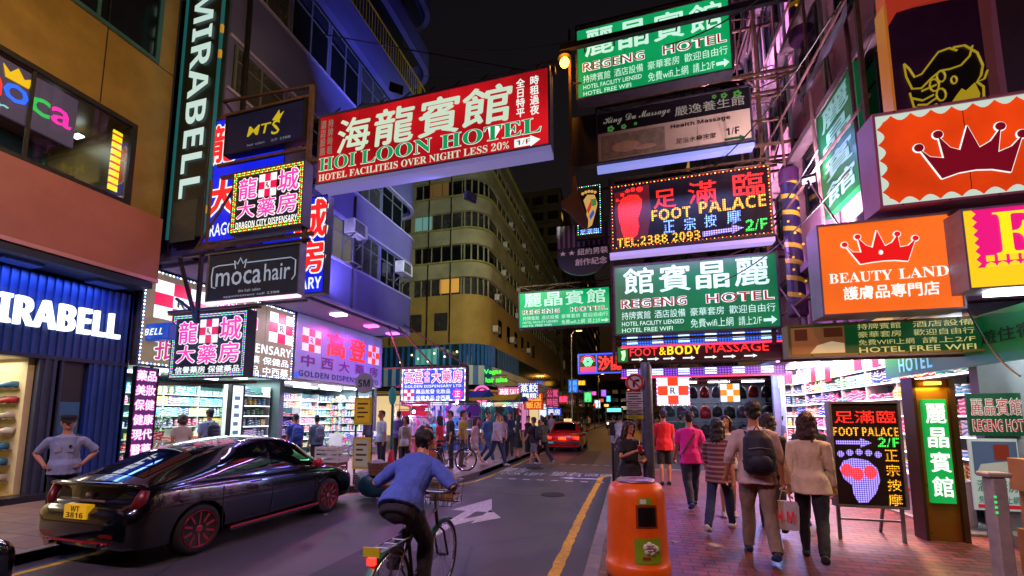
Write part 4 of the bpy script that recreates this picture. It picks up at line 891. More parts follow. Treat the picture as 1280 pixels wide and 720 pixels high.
# ------------------------------------------------------------------ hotel entrance pieces on the east pavement
f = wallface(5.4, 8.7, 2.4, 3.02, 4.3, -1); t = sign('fascia_board', 'slanting bottle green fascia over the hotel entrance with pale blue letters', 'sign', f)
mb = MB(); f.rect(mb, 0, 0, 1, 1, -.08, 0); mb.build('board', emis('fascia_green','#0a5a34',.3,base=C('#0a5a34')), t)
txt(f, t, 'lettering', emis('letter_sky','#5ab0d8',.8), [('REGENG',.06,.12,.36,.45),('HOTEL',.12,.55,.36,.9)], style='sans'); txt(f, t, 'dark_lettering', L_black, [('賓館旅遊住宿',.4,.35,.86,.62)], off=.02)
f = camface(1140, 472, 1203, 668, 7.0); f.O.z = ZP; t = sign('pillar_sign', 'gold clad pillar with a glowing green column of white characters', 'pillar sign', f)
f.h = atY(1140, 474, 7.0).z - ZP
mb = MB(); f.rect(mb, 0, 0, 1, 1, -.2, 0); mb.build('pillar', mat('brass_cladding','#8a6420',.3,.6,.3,2), t)
mb = MB(); f.rect(mb, -.1, -.01, 0, 1, -.2, .05); f.rect(mb, 1, -.01, 1.16, 1, -.2, .05); mb.build('side_trim', mat('bronze_trim','#4a3420',.35,.6,.2), t)
mb = MB(); f.rect(mb, .16, .13, .86, .77, .001, .05); mb.build('green_panel', emis('pillar_green','#0c9a44',.85,True,uneven=.2), t)
txt(f, t, 'character', L_white, [(c,.22,.16+k*.15,.8,.28+k*.15) for k, c in enumerate('麗晶賓館')], off=.035, n=.055)
f.poly(MB(), [(0,0),(1,0),(1,1)], 0, .01)
lamp('pillar_glow', 'AREA', f.pt(.5,.06,.12), 4, '#ffc040', .3, .05, parent=t, aim=f.pt(.5,.4,.0)); mb = MB(); f.rect(mb, .3, .02, .7, .04, .02, .1); mb.build('picture_lamp', emis('amber_lamp','#ffb838',4), t)
f = camface(1207, 492, 1282, 545, 7.15); t = sign('wall_sign', 'green board with red outlined characters above the lobby poster', 'sign', f); mb = MB(); f.rect(mb, 0, 0, 1, 1, -.03, 0); mb.build('board', emis('board_pine','#0f4a2c',.4), t)
its = (('麗晶賓館',.06,.12,.98,.52),('REGENG HOT',.06,.62,.98,.9)); txt(f, t, 'lettering_edge', emis('edge_white','#c8d8d0',.6), [c + ({'grow':.03,'n':.006},) for c in its], off=.01); txt(f, t, 'lettering', L_red, its, off=.01, n=.012)
f = camface(1210, 548, 1282, 640, 7.15); t = sign('lobby_poster', 'pale framed poster with a room photograph below the green lobby board', 'poster', f); mb = MB(); f.rect(mb, 0, 0, 1, 1, -.03, 0); mb.build('sheet', emis('poster_pale','#b8c8c4',.35), t)
mb = MB(); f.rect(mb, .06, .04, .97, .5, .001, .006); mb.build('picture', emis('poster_room','#4a5a78',.4), t); mb = MB(); f.rect(mb, .5, .08, .8, .3, .007, .01); mb.build('picture_door', emis('poster_red','#7a2a1c',.4), t); mb = MB(); f.poly(mb, [(.1,.48),(.2,.36),(.95,.3),(.95,.48)], .007, .012); mb.build('picture_bed', emis('poster_bed','#a8a8a0',.4), t)
txt(f, t, 'lettering', emis('poster_teal','#1a6a5a',.4), [('酒店套房',.08,.58,.9,.74),('免費WIFI上網',.08,.8,.9,.9)], off=.02, n=.008); mb = MB(); f.rect(mb, .06, .92, .94, .97, .001, .007); mb.build('red_stripe', L_red, t)

# dotted LED board standing on the pavement
f = camface(1034, 502, 1136, 637, 6.7); t = thing('pavement_sign', 'standing LED board with a glowing violet footprint and mixed coloured dotted border', 'sign', (f.pt(.5,1).x, 6.7, ZP))
cabinet(f, t, M_steel, .1, .03, F_leddk, proud=.004); bulbs(f, t, [B_grn, B_red, B_wht, B_yel], .018, .035, .0075)
D2 = [led(n_, c, s, .026) for n_, c, s in (('led2_red','#ff2818',2.8),('led2_yel','#ffa81c',2.6),('led2_grn','#38ff50',2.4),('led2_pur','#a08aff',2.2),('led2_pnk','#ff3a4a',3.0))]
txt(f, t, 'red_lettering', D2[0], [('足滿臨',.08,.09,.93,.21)], off=.02); txt(f, t, 'yellow_lettering', D2[1], [('FOOT PALACE',.05,.25,.95,.33,{'style':'sans'})] + [(c,.74,.46+k*.135,.92,.565+k*.135) for k, c in enumerate('正宗按摩')], off=.015)
txt(f, t, 'green_lettering', D2[2], [('2/F',.66,.345,.95,.435)], style='sans'); mb = MB(); f.poly(mb, [(.08,.375),(.42,.375),(.42,.35),(.58,.395),(.42,.44),(.42,.415),(.08,.415)], .005, .012); mb.build('arrow', D2[3], t)
mb = MB(); f.poly(mb, [(.1,.64),(.16,.57),(.3,.54),(.5,.56),(.62,.63),(.65,.74),(.58,.86),(.46,.95),(.33,.96),(.27,.88),(.26,.8),(.15,.74)][::-1], .005, .012)
for k in range(5): f.poly(mb, [(.13+k*.13+.05*math.cos(a*R(36)), .505-.01*k*(4-k)/2+.03*math.sin(a*R(36))) for a in range(10)][::-1], .005, .012)
mb.build('footprint', D2[3], t)
mb = MB()
for (cu, cv) in ((.2,.66),(.34,.69),(.52,.67)):
    for q in range(3): f.poly(mb, [(cu+(.02+.035*q)*math.cos(a*R(36)), cv+(.02+.022*q)*math.sin(a*R(36))) for a in range(10)][::-1], .012+q*.0006, .0135+q*.0006)
mb.build('swirl', D2[4], t)
mb = MB()
for u in (.06, .94): p = f.pt(u,1,-.05); mb.bar(p,(p.x,p.y,ZP),.035); mb.bar(f.pt(u,.2,-.1),(p.x,p.y+.55,ZP),.03)
mb.bar(f.pt(.06,1.12,-.05), f.pt(.94,1.12,-.05), .025); mb.build('stand', M_steel, t)

# green vertical banner and the horned head board on the east wall
q0 = atX(1030, 275, 4.12); q1 = atX(1084, 262, 4.12); f = wallface(q1.y, q0.y, q0.z, atX(1020, 150, 4.12).z, 4.12, -1); t = sign('vertical_banner', 'tall green banner with pale characters one above another on the pink wall', 'banner', f)
mb = MB(); f.rect(mb, 0, 0, 1, 1, -.14, 0); mb.build('panel', emis('banner_green','#0a6a3a',.35,True,uneven=.3), t); txt(f, t, 'character', emis('banner_mint','#8ac4c0',.45), [(c,.16,.05+k*.235,.84,.24+k*.235) for k, c in enumerate('麗晶賓館')], off=.03)
mb = MB(); ym = (q0.y+q1.y)/2; mb.bar((4.13,ym,q0.z+.3),(4.4,ym,q0.z+.3),.05); mb.bar((4.13,ym,f.O.z+f.h-.3),(4.4,ym,f.O.z+f.h-.3),.05); mb.build('bracket', M_rust, t)
f = camface(1108, 30, 1238, 125, 6.85); t = sign('bar_sign', 'purple board with a gold outlined bull head above the orange crown sign', 'sign', f)
mb = MB(); f.rect(mb, 0, -.12, 1, 1, -.2, 0); mb.build('panel', mat('aubergine_panel','#3a1640',.5,0,.25), t); mb = MB(); f.poly(mb, [(0,-.5),(1,-.5),(1,-.12),(.5,-.14),(.12,-.1),(0,.05)][::-1], -.2, .02); mb.build('orange_top', emis('orange_valance','#c8402a',.35,base=C('#c8402a')), t)
mb = MB(); f.rect(mb, -.03, -.2, 0, 1.02, -.2, .03); mb.build('orange_edge', emis('orange_edge','#c87a2a',.35,base=C('#c87a2a')), t)
mb = MB(); f.poly(mb, [(.17,.5),(.2,.62),(.32,.66),(.45,.5),(.6,.4),(.76,.42),(.9,.5),(.95,.66),(.9,.8),(.93,.95),(.6,1.0),(.3,.99),(.2,.9),(.17,.74)][::-1], .003, .006); mb.build('bull_head', mat('bull_black','#0c0a10',.5,0,.1), t)
mb = MB(); k_ = [[(.14,.48),(.15,.62),(.2,.76),(.3,.77),(.42,.68),(.52,.62),(.62,.62),(.74,.6),(.84,.52),(.88,.42)],[(.14,.48),(.19,.54),(.24,.64),(.32,.62),(.42,.52),(.52,.42),(.64,.4),(.72,.44)],[(.68,.4),(.8,.4),(.92,.5),(.96,.64),(.93,.74),(.88,.8),(.96,.78),(1.0,.7)],[(.88,.8),(.94,.86),(.93,.97)],[(.17,.8),(.2,.96),(.34,1.0),(.44,.96)],[(.19,.86),(.3,.9),(.42,.86)],[(.24,.94),(.34,.95),(.44,.9)],[(.3,.8),(.38,.78),(.46,.76)]]
for p in k_: f.stroke(mb, p, .013, .014)
for (cu, cv, rr) in ((.52,.68,.045),(.5,.87,.05),(.44,.76,.05),(.65,.74,.03)): f.stroke(mb, [(cu+rr*math.cos(a*R(36)), cv+rr*1.3*math.sin(a*R(36))) for a in range(10)], .011, .014, closed=True)
mb.build('gold_outline', emis('gold_line','#b8a020',.55), t); mb = MB(); f.poly(mb, [(.58,.99),(.66,.9),(.72,.84),(.76,.87),(.86,.8),(.9,.92),(.88,1.0)][::-1], .009, .013); mb.build('gold_muzzle', emis('gold_line','#b8a020',.55), t)
mb = MB(); mb.bar(f.pt(.9,-.3,-.25), (5.35, 7.1, f.pt(0,-.3).z), .06); mb.bar(f.pt(.9,.9,-.25), (5.35, 7.1, f.pt(0,.9).z), .06); mb.build('support_frame', M_rust, t)

# spiral columns and scaffold on the east side
M_spiral = stripe_mat('gold_spiral', '#22123a', '#b08a24', .42, 2, .4, .72, .12, True)
for (px, y0, y1, Y, lab) in ((998, 212, 395, 11.6, 'purple column with gold spirals and stars, standing between the dotted sign and the orange crown'), (1000, -60, 52, 11.0, 'purple spiral column hanging higher up, over the top of the steel poles')):
    p0 = atY(px, y1, Y); p1 = atY(px-8, y0, Y); t = thing('spiral_column', lab, 'column', (p0.x, Y, p0.z)); h = p1.z - p0.z
    a = MB().lathe([(.19,.35),(.19,h-.35)], (p0.x,Y,p0.z), 18).build('shaft', M_spiral, t, smooth=False); a.location = (0,0,0)
    MB().lathe([(.2,0),(.22,.04),(.22,.36),(.19,.38)], (p0.x,Y,p0.z), 18).build('base', mat('aubergine_panel','#3a1640'), t); MB().lathe([(.19,h-.38),(.22,h-.36),(.22,h-.03),(.2,h)], (p0.x,Y,p0.z), 18).build('cap', mat('aubergine_panel','#3a1640'), t)
    mb = MB()
    for k in range(9): z = .5 + k*(h-1)/9; mb.ball((p0.x + .19*math.sin(k*1.9)*.8, Y - .19, p0.z + z), (.035,.01,.035), 5, 3)
    mb.build('star', emis('star_gold','#e8b040',.8), t); mb = MB(); mb.bar((p0.x,Y,p0.z+.4),(XE,Y,p0.z+.4),.05); mb.bar((p0.x,Y,p0.z+h-.4),(XE,Y,p0.z+h-.4),.05); mb.build('bracket', M_rust, t)
mb = MB(); Ysc = 12.35
for px, a, b in ((768,455,228),(968,430,-60),(1008,330,-60)): mb.bar(tuple(atY(px,a,Ysc)), (atY(px,a,Ysc).x,Ysc,atY(px-30,b,Ysc).z), .09)
for (xa, ya, xb, yb) in ((768,318,1005,300),(768,228,1000,190),(768,425,985,415),(900,128,1100,85),(830,55,1100,-10),(930,152,1090,118)):
    z = atY(xa,ya,Ysc).z; mb.bar((atY(xa,ya,Ysc).x, Ysc+.1, z), (XE, Ysc+.1, z), .07)
mb.bar(tuple(atY(968,200,Ysc)), tuple(atY(1008,60,Ysc)), .04); mb.bar(tuple(atY(968,60,Ysc)), tuple(atY(1008,180,Ysc)), .04)
for k in range(5): mb.tube([tuple(atY(905+k*14,95-k*14,Ysc)), tuple(atY(925+k*12,-40,Ysc))], .03, 5)
tag(mb.build('sign_scaffold', M_rust), 'rusty steel scaffold of poles and rails behind the stacked east side signs', 'scaffold')
Yb = 10.7; mb = MB(); z0, z1 = atY(718,62,Yb).z, atY(960,-4,Yb).z; zc = (z0+z1)/2
mb.bar((atY(700,62,Yb).x, Yb, zc), (XE, Yb, zc), .12, .16)
for k in range(6): x = atY(730,62,Yb).x + k*.8; mb.bar((x,Yb,zc),(x,Yb+.3,zc+.02),.04)
tag(mb.build('steel_beam', M_dkmetal), 'dark steel beam running in front of the top green sign', 'beam')
# post with the amber lamp beside the top green sign
p = atY(706, 80, 10.9); t = thing('wall_lamp', 'amber globe lamp on a thin post beside the top green sign', 'lamp', (p.x+.12, 10.9, 5.2))
mb = MB(); mb.bar((p.x+.14,10.9,atY(712,225,10.9).z),(p.x+.14,10.9,p.z+1.0),.07); mb.bar((p.x+.14,10.95,p.z-.6),(XE,12.3,p.z-.6),.05); mb.bar((p.x+.14,10.9,p.z+.12),(p.x-.02,10.9,p.z+.12),.04); mb.build('post', M_rust, t)
MB().ball((p.x,10.85,p.z), .13, 12, 8).build('globe', E_warmlamp, t, smooth=True); mb = MB(); mb.lathe([(.06,.1),(.19,.08),(.1,.2)], (p.x,10.85,p.z+.04), 14); mb.build('hood', M_dkmetal, t)
lamp('amber_lamp', 'POINT', (p.x-.0,10.6,p.z-.16), 45, '#ff9a2c', .1, parent=t)

# bamboo and tube scaffold with a torn sheet against the pink wall
mb = MB(); rs = random.Random(5)
for k in range(5): y = 8.2 + k*1.7; mb.tube([(4.0+rs.uniform(-.08,.08),y+rs.uniform(-.1,.1),3.5),(3.98,y+rs.uniform(-.15,.15),9),(4.0+rs.uniform(-.08,.08),y+rs.uniform(-.2,.2),17)], .034, 6)
for k in range(5): z = 4.6 + k*2.3 + rs.uniform(-.1,.1); mb.tube([(3.94,7.7,z),(3.94,15.4,z+rs.uniform(-.25,.25))], .03, 6)
for k in range(4): y = rs.uniform(8,13); z = rs.uniform(4,12); mb.tube([(3.9,y,z),(3.9,y+rs.uniform(1.2,2.4),z+rs.uniform(1.2,3))], .022, 5)
tag(mb.build('wall_scaffold', mat('pinkish_bamboo','#6a4a4c',.6,.1,.4,5)), 'tall scaffold of thin poles tied along the pink wall', 'scaffold')
mb = MB(); n_ = 16; q0 = atX(1062, 20, 3.86); q1 = atX(1000, 118, 3.86); vs = []
for i in range(n_+1):
    for j_ in range(n_+1):
        y = q0.y + (q1.y-q0.y)*i/n_; z = q1.z + (q0.z-q1.z)*j_/n_; vs.append((3.86 - .16*abs(noise.noise(Vector((y*2.1, z*1.4, 3)))) - .05*noise.noise(Vector((y*6, z*3, 1))), y + .1*noise.noise(Vector((y, z*1.3, 9))), z))
mb.add(vs, [(i*(n_+1)+j_, (i+1)*(n_+1)+j_, (i+1)*(n_+1)+j_+1, i*(n_+1)+j_+1) for i in range(n_) for j_ in range(n_)])
tag(mb.build('plastic_sheet', mat('lilac_sheet','#8a80a8',.5,0,.35,2), smooth=True), 'torn lilac plastic sheet draped on the scaffold beside the green banner', 'sheet')
for k, (a, b, sg) in enumerate((((3.9,8.2,9.2),(2.3,12.3,8.6),.35),((3.9,9.5,7.2),(3.2,12.4,6.4),.2),((4.0,8.6,6.2),(2.5,12.3,5.4),.3),((3.95,7.9,10.4),(1.2,11.0,11.6),.4))):
    P_ = [Vector(a).lerp(Vector(b), i/12) - Vector((0,0,sg*4*(i/12)*(1-i/12))) for i in range(13)]; tag(MB().tube(P_, .016, 5).build('cable', M_black), ('highest','second','third','lowest')[[1,2,3,0][k]] + ' loose cable between the pink wall scaffold and the stacked signs', 'cable')
# ------------------------------------------------------------------ signs of the west side
def chequer(f, root, name, u0, v0, u1, v1, m_red, m_wht, n=.006, rx=True):
    """Three by three chequer with a medicine cross letter in the middle: corners and centre pale."""
    a = MB(); b = MB()
    for i in range(3):
        for j in range(3):
            w = (i + j) % 2 == 0
            f.rect(b if w else a, u0+(u1-u0)*i/3, v0+(v1-v0)*j/3, u0+(u1-u0)*(i+1)/3, v0+(v1-v0)*(j+1)/3, n, n+.008)
    o = a.build(name, m_red, root); b.build('pale_square', m_wht, o)
    if rx:
        uc, vc = (u0+u1)/2, (v0+v1)/2; du, dv = (u1-u0)/9, (v1-v0)/9; c = MB()
        f.text(c, 'R', uc-du*.8, vc-dv, uc+du*.6, vc+dv, .02, n+.014, 'sans'); f.stroke(c, [(uc+du*.1,vc+dv*.2),(uc+du*1.1,vc+dv*1.3)], .006, n+.014, 4); f.stroke(c, [(uc+du*1.1,vc+dv*.4),(uc+du*.2,vc+dv*1.3)], .006, n+.014, 4); c.build('medicine_letter', L_black, o)
    return o
C_red = emis('chequer_crimson', '#d8104a', 1.0); C_wht = emis('chequer_white', '#f4ecf4', 1.05)
M_board = mat('board_charcoal', '#10222c', .5, 0, .2)
# upright fascia at the gold corner, letters turned on their side
zb = atY(210, 300, 7.1).z; f = Face((-10.46, 7.1, 12.4), (0,0,-1), (1,0,0), (0,-1,0), 12.4-zb, 1.26)
t = thing('vertical_sign', 'very tall dark fascia with white sideways shoe shop lettering on the gold corner', 'sign', (-9.9, 7.1, zb))
mb = MB(); f.rect(mb, 0, 0, 1, 1, -.1, 0); mb.build('board', mat('board_teal_black','#0f2024',.4,0,.3), t)
za = lambda y: (12.4 - atY(240, y, 7.1).z) / f.w
txt(f, t, 'lettering', emis('letter_frost','#bfe0da',.8), [('MIRABELL', za(-4), .26, za(247), .76)], style='sans', off=.02, n=.03)  # letters are unlit; their brightness is put in as emission
mb = MB(); f.rect(mb, 0, 0, 1, .07, .002, .03); f.rect(mb, 0, .95, 1, 1, .002, .03); mb.build('teal_edge', emis('teal_edge','#1c5a5c',.6), t)
mb = MB()
for y in (45, 75, 262): f.rect(mb, za(y), -.02, za(y+9), .03, .01, .06)
mb.build('clamp', emis('brass_clamp','#c89a30',.5), t); mb = MB(); f.rect(mb, za(250), .3, za(300), .9, .002, .012); mb.build('bottom_panel', mat('unlit_panel','#2e3c3a',.4,0,.4), t)
# small navy lightbox of the shoe shop
f = camface(149, 407, 209, 424, 7.3); t = sign('lightbox', 'small navy lightbox with slanted white letters beside the corrugated shopfront', 'sign', f)
mb = MB(); f.rect(mb, 0, 0, 1, 1, -.2, 0); mb.build('case', emis('case_navy','#0f3f96',.6,base=C('#0f3f96')), t, bevel=.04, seg=3); txt(f, t, 'lettering', L_white, [('MIRABELL',.1,.32,.9,.7)], style='ital', n=.006)
mb = MB(); mb.bar((f.O.x,7.4,f.O.z+.3),(XG,7.4,f.O.z+.3),.05); mb.build('bracket', M_dkmetal, t)
# big lit letters on the corrugated fascia
f = wallface(4.42, 6.78, 3.5, 4.06, XG+.05, 1); t = thing('shop_lettering', 'large white channel letters on the navy corrugated fascia', 'lettering', (XG+.05, 5.6, 3.5))
mb = MB(); f.text(mb, 'MIRABELL', 0, 0, 1, 1, .03, .05, 'sans', ext=.05); mb.build('letters', emis('channel_letter','#eef6ff',1.6,True), t)
# colourful salon logo board behind the first floor glass
q0 = atX(91, 185, -10.62); f = wallface(3.0, q0.y, q0.z, atX(91, 122, -10.62).z, -10.62, 1); t = sign('salon_sign', 'purple panel with rainbow coloured salon lettering and a yellow crown in the upper window', 'sign', f)
mb = MB(); f.rect(mb, 0, 0, 1, 1, -.06, 0); mb.build('panel', emis('panel_mauve','#584a66',.5), t); W = f.w
for ch, c, a, b in (('m','#e8302a',.33,.55),('o','#2a62f0',.555,.7),('c','#2aa84a',.705,.83),('a','#f02aa0',.835,.97)):
    txt(f, t, 'neon_letter', emis('neon_'+c[1:], c, 1.4), [(ch,a,.36,b,.7)], off=.03, n=.02)
txt(f, t, 'small_lettering', emis('letter_cyan','#8fd0e0',.9), [('hair',.3,.76,.6,.98)], off=.01, n=.02)
mb = MB(); f.poly(mb, [(.56,.32),(.54,.1),(.58,.2),(.62,.05),(.66,.2),(.71,.1),(.69,.32)][::-1], .01, .03); mb.build('crown', emis('crown_yellow','#e8b81c',1.0), t)
f = wallface(5.95, 6.12, 6.6, 7.95, -10.6, 1); t = sign('led_strip', 'thin yellow and green dotted strip upright in the salon window', 'light strip', f); mb = MB(); f.rect(mb, 0, 0, 1, 1, -.03, 0); mb.build('strip', stripe_mat('led_yellow_green','#e8e020','#c83a2a',.16,2,.4,.72,1.1), t)

# dark boards and dotted pharmacy boards that stick out over the west pavement
f = camface(284, 146, 380, 175, 6.85); t = sign('salon_board', 'plain navy board with a small yellow monogram below a steel rail', 'sign', f)
cabinet(f, t, M_dkmetal, .14, .03, mat('face_navy','#141c48',.4,0,.2)); txt(f, t, 'lettering', emis('letter_yellow_dim','#b8a81c',.75), [('MT',.3,.4,.58,.64,{'shear':.08}),('S',.6,.38,.7,.72,{'shear':.08})], off=.008); txt(f, t, 'small_lettering', emis('letter_grey_blue','#7a84a8',.5), [('hair salon',.3,.82,.52,.88),('2/F 2388 0000'[:9],.6,.82,.84,.88)])
mb = MB(); f.poly(mb, [(.6,.36),(.68,.14),(.69,.26),(.74,.2),(.68,.42)][::-1], .006, .012); mb.build('yellow_wing', emis('letter_yellow_dim','#b8a81c',.75), t)
mb = MB(); x0, x1, z1 = f.O.x, f.O.x+f.w, f.O.z+f.h; mb.bar((x0-.3,6.95,z1+.12),(x1,6.95,z1+.12),.06); mb.bar((x1+.05,6.95,f.O.z-3.2),(x1+.05,6.95,z1+.35),.08); mb.bar((x1,6.95,z1+.35),(-9.3,7.33,z1+.9),.05)
for k in range(6): mb.bar((x0+k*.35,6.95,z1),(x0+k*.35,6.95,z1+.12),.03)
mb.bar((x0-.3,6.95,f.O.z-.12),(x1,6.95,f.O.z-.12),.06); mb.build('support_frame', M_rust, t)
f = camface(264, 152, 352, 292, 7.12); t = sign('pharmacy_sign', 'blue lit board with huge red white-edged characters behind the dotted board', 'sign', f, 'blue pharmacy boards'); F_blue = emis('face_blue','#1420d8',.95,True,uneven=.25)
cabinet(f, t, M_cab, .1, .03, F_blue); its = [('龍',.04,.06,.36,.36),('大',.02,.5,.45,.8)]; txt(f, t, 'character_edge', L_white, [c + ({'grow':.05,'n':.009},) for c in its], off=.04); txt(f, t, 'character', L_crim, its, off=.05, n=.016); txt(f, t, 'lettering', L_white, [('DRAGON',.02,.85,.5,.95)], off=.02)
mb = MB(); mb.bar((f.O.x,7.2,f.O.z+.2),(XV-.3,7.33,f.O.z+.2),.06); mb.build('bracket', M_rust, t)
f = camface(296, 262, 405, 366, 8.7); t = sign('pharmacy_sign', 'blue lit board with red characters against the violet wall under the red hotel sign', 'sign', f, 'blue pharmacy boards')
cabinet(f, t, M_cab, .2, .03, F_blue); its = [('城',.68,.04,.99,.42),('房',.68,.46,.98,.78)]; txt(f, t, 'character_edge', L_white, [c + ({'grow':.05,'n':.009},) for c in its], off=.04); txt(f, t, 'character', L_crim, its, off=.05, n=.016); txt(f, t, 'lettering', L_white, [('DISPENSARY',.3,.83,.97,.95)], off=.02, style='sans')
mb = MB(); mb.bar((f.O.x+f.w,8.8,f.O.z+.1),(XV,9.0,f.O.z+.1),.06); mb.build('bracket', M_rust, t)
def ledpharm(f, label, bm, top):
    t = sign('pharmacy_sign', label, 'sign', f, 'dotted pharmacy boards'); cabinet(f, t, M_cab, .22, .03, mat('face_indigo','#1c1030',.4,0,.2))
    bulbs(f, t, bm, .05, .045, .014); bulbs(f, t, bm[1:] + bm[:1], .1, .045, .012, 'inner_bulb_border')
    its = [('龍',.1,.13,.35,.46),('城',.65,.1,.92,.44),('大',.09,.5,.33,.76),('藥',.38,.5,.62,.78),('房',.66,.48,.91,.77)]
    txt(f, t, 'character_edge', L_white, [c + ({'grow':.035,'n':.009},) for c in its], off=.04); txt(f, t, 'character', L_pink, its, off=.03, n=.016)
    chequer(f, t, 'chequer', .38, .11, .62, .47, C_red, C_wht); txt(f, t, 'lettering', L_white, [(top,.08,.82,.93,.92)], off=.03, style='sans' if top.isascii() else None)
    mb = MB(); x0, x1 = f.O.x, f.O.x+f.w; z0, z1 = f.O.z, f.O.z+f.h; y = f.O.y+.2
    mb.bar((x0-.6,y,z1+.1),(x1+.1,y,z1+.1),.07); mb.bar((x0-1.2,y,z0-.1),(x1+.1,y,z0-.1),.07); mb.bar((x0-1.2,y,z0-.1),(x0,y,z1+.1),.04); mb.bar((x0-.9,y,z1+.1),(x0-.9,y,z0-.1),.05); mb.build('support_frame', M_rust, t)
    return t
ledpharm(camface(293, 217, 378, 281, 6.8), 'upper dotted pharmacy board with pink characters and a red and white chequer', [B_yel, B_red, B_grn], 'DRAGON CITY DISPENSARY')
ledpharm(camface(218, 394, 306, 471, 7.6), 'lower dotted pharmacy board with pink characters and a green and violet edge', [B_grn, B_blu, B_pnk], '信譽藥房 保健藥品')
f = camface(262, 318, 374, 368, 6.8); t = sign('salon_board', 'black salon board with grey outlined lettering between two dotted boards', 'sign', f)
cabinet(f, t, M_steel, .14, .03, M_board); g = emis('letter_grey','#9aa8b8',.6); txt(f, t, 'lettering', g, [('moca',.1,.42,.6,.7),('hair',.63,.34,.9,.68)], off=.006); txt(f, t, 'small_lettering', g, [('the hair salon',.36,.79,.6,.85),('appointment call 2388',.2,.89,.8,.95)])
mb = MB(); f.stroke(mb, [(.1,.72),(.06,.7),(.05,.5),(.06,.3),(.12,.27),(.3,.27)], .012, .012); f.stroke(mb, [(.44,.27),(.9,.27),(.95,.33),(.95,.62),(.92,.7)], .012, .012); f.stroke(mb, [(.315,.37),(.3,.2),(.335,.28),(.365,.16),(.395,.28),(.43,.2),(.415,.37)], .011, .012); mb.build('outline', g, t)
mb = MB(); x0, x1 = f.O.x, f.O.x+f.w; mb.bar((x0-.9,6.9,f.O.z+f.h+.08),(x1+.1,6.9,f.O.z+f.h+.08),.06); mb.bar((x0-.35,6.9,f.O.z-.4),(x0-.35,6.9,f.O.z+f.h+.1),.07); mb.bar((x0-1.0,6.9,f.O.z+f.h+.05),(x0-.35,6.9,f.O.z-.4),.06); mb.bar((x0-.35,6.9,f.O.z-.2),(x0-1.0,6.9,f.O.z+.2),.05); mb.bar((x0-1.2,6.9,f.O.z-.1),(x1+.1,6.9,f.O.z-.1),.05); mb.build('support_frame', M_dkmetal, t)
mb = MB(); f.rect(mb, 0, 1.0, 1, 1.04, -.06, .05); mb.build('tube_strip', emis('pink_white_tube','#ffc8e8',1.6), t)

# fascias of the two pharmacies
f = wallface(7.15, 11.95, 2.96, 5.38, -11.18, 1); t = sign('fascia_board', 'beige pharmacy fascia with two crimson chequers and a dotted white edge', 'sign', f)
cabinet(f, t, M_cab, .2, .04, emis('face_beige','#8a7862',.55,True,uneven=.2)); bulbs(f, t, [B_wht, B_wht, B_blu], .06, .09, .028)
chequer(f, t, 'chequer', .06, .1, .33, .5, C_red, C_wht); chequer(f, t, 'chequer', .78, .09, .99, .5, C_red, C_wht)
its = [('批',.08,.66,.2,.92),('發',.22,.66,.34,.92),('藥',.4,.1,.52,.38),('品',.56,.1,.68,.38)]; txt(f, t, 'character_edge', L_white, [c + ({'grow':.03,'n':.008},) for c in its], off=.03); txt(f, t, 'character', emis('letter_magenta','#c8307a',.9), its, off=.02, n=.014)
txt(f, t, 'lettering', L_white, [('DISPENSARY',.5,.56,.98,.68,{'style':'sans'}),('中成藥 保健品',.5,.72,.96,.82),('化妝品 中西藥',.5,.85,.96,.96)], off=.03)
f = wallface(12.0, 17.35, 3.08, 5.4, -11.16, 1); t = sign('fascia_board', 'lilac pharmacy fascia with big red characters between two orange chequers', 'sign', f)
cabinet(f, t, M_cabl, .2, .03, emis('face_lilac','#7068a0',.62,True,uneven=.25)); O_red = emis('chequer_orange','#f03a1c',1.1); chequer(f, t, 'chequer', .06, .2, .235, .56, O_red, emis('chequer_lilac','#c8bce0',.8)); chequer(f, t, 'chequer', .8, .2, .96, .56, O_red, emis('chequer_lilac','#c8bce0',.8))
txt(f, t, 'character', emis('letter_scarlet','#ff2a14',1.5), [('高',.3,.17,.5,.56),('登',.55,.17,.76,.56)], off=.05, n=.02); txt(f, t, 'purple_character', emis('letter_plum','#5a1a6a',.5), [(c,.06+k*.19,.62,.18+k*.19,.8) for k, c in enumerate('中西大藥房')], off=.03, n=.02); txt(f, t, 'lettering', emis('letter_navy','#24205a',.3), [('GOLDEN DISPENSARY LTD',.04,.87,.96,.96)], off=.02, style='sans')
mb = MB(); mb.lathe([(.1,0),(.12,.02),(.01,.03)], f.pt(.02,.95,.02), 12, Matrix.Rotation(R(90),3,'Y')); mb.build('round_badge', emis('badge_blue','#2a5ac8',.8), t)
f = wallface(7.12, 7.62, .75, 2.92, -11.1, 1); t = sign('led_column', 'white and pink glowing column of small characters at the pharmacy corner', 'sign', f)
cabinet(f, t, M_dkmetal, .1, .02, emis('face_ledpink','#5a2a6a',.6)); its = [(a,.08,.04+k*.16,.92,.15+k*.16) for k, a in enumerate(('藥品','美妝','保健','健康','現代','醫藥'))]; txt(f, t, 'character_edge', emis('edge_pink','#ff5ad0',1.4), [c + ({'grow':.04,'n':.006},) for c in its], off=.03); txt(f, t, 'character', L_white, its, off=.02, n=.012)
f = wallface(9.7, 10.15, .9, 2.7, -11.2, 1); t = sign('lit_poster', 'upright white backlit poster in the middle of the pharmacy front', 'poster', f); cabinet(f, t, M_dkmetal, .12, .04, emis('poster_white','#e8f4f4',1.0,True)); mb = MB()
for k in range(5): f.rect(mb, .3, .2+k*.14, .7-.06*(k%2), .26+k*.14, .006, .009)
mb.build('print', emis('poster_print','#5a8a9a',.5), t)

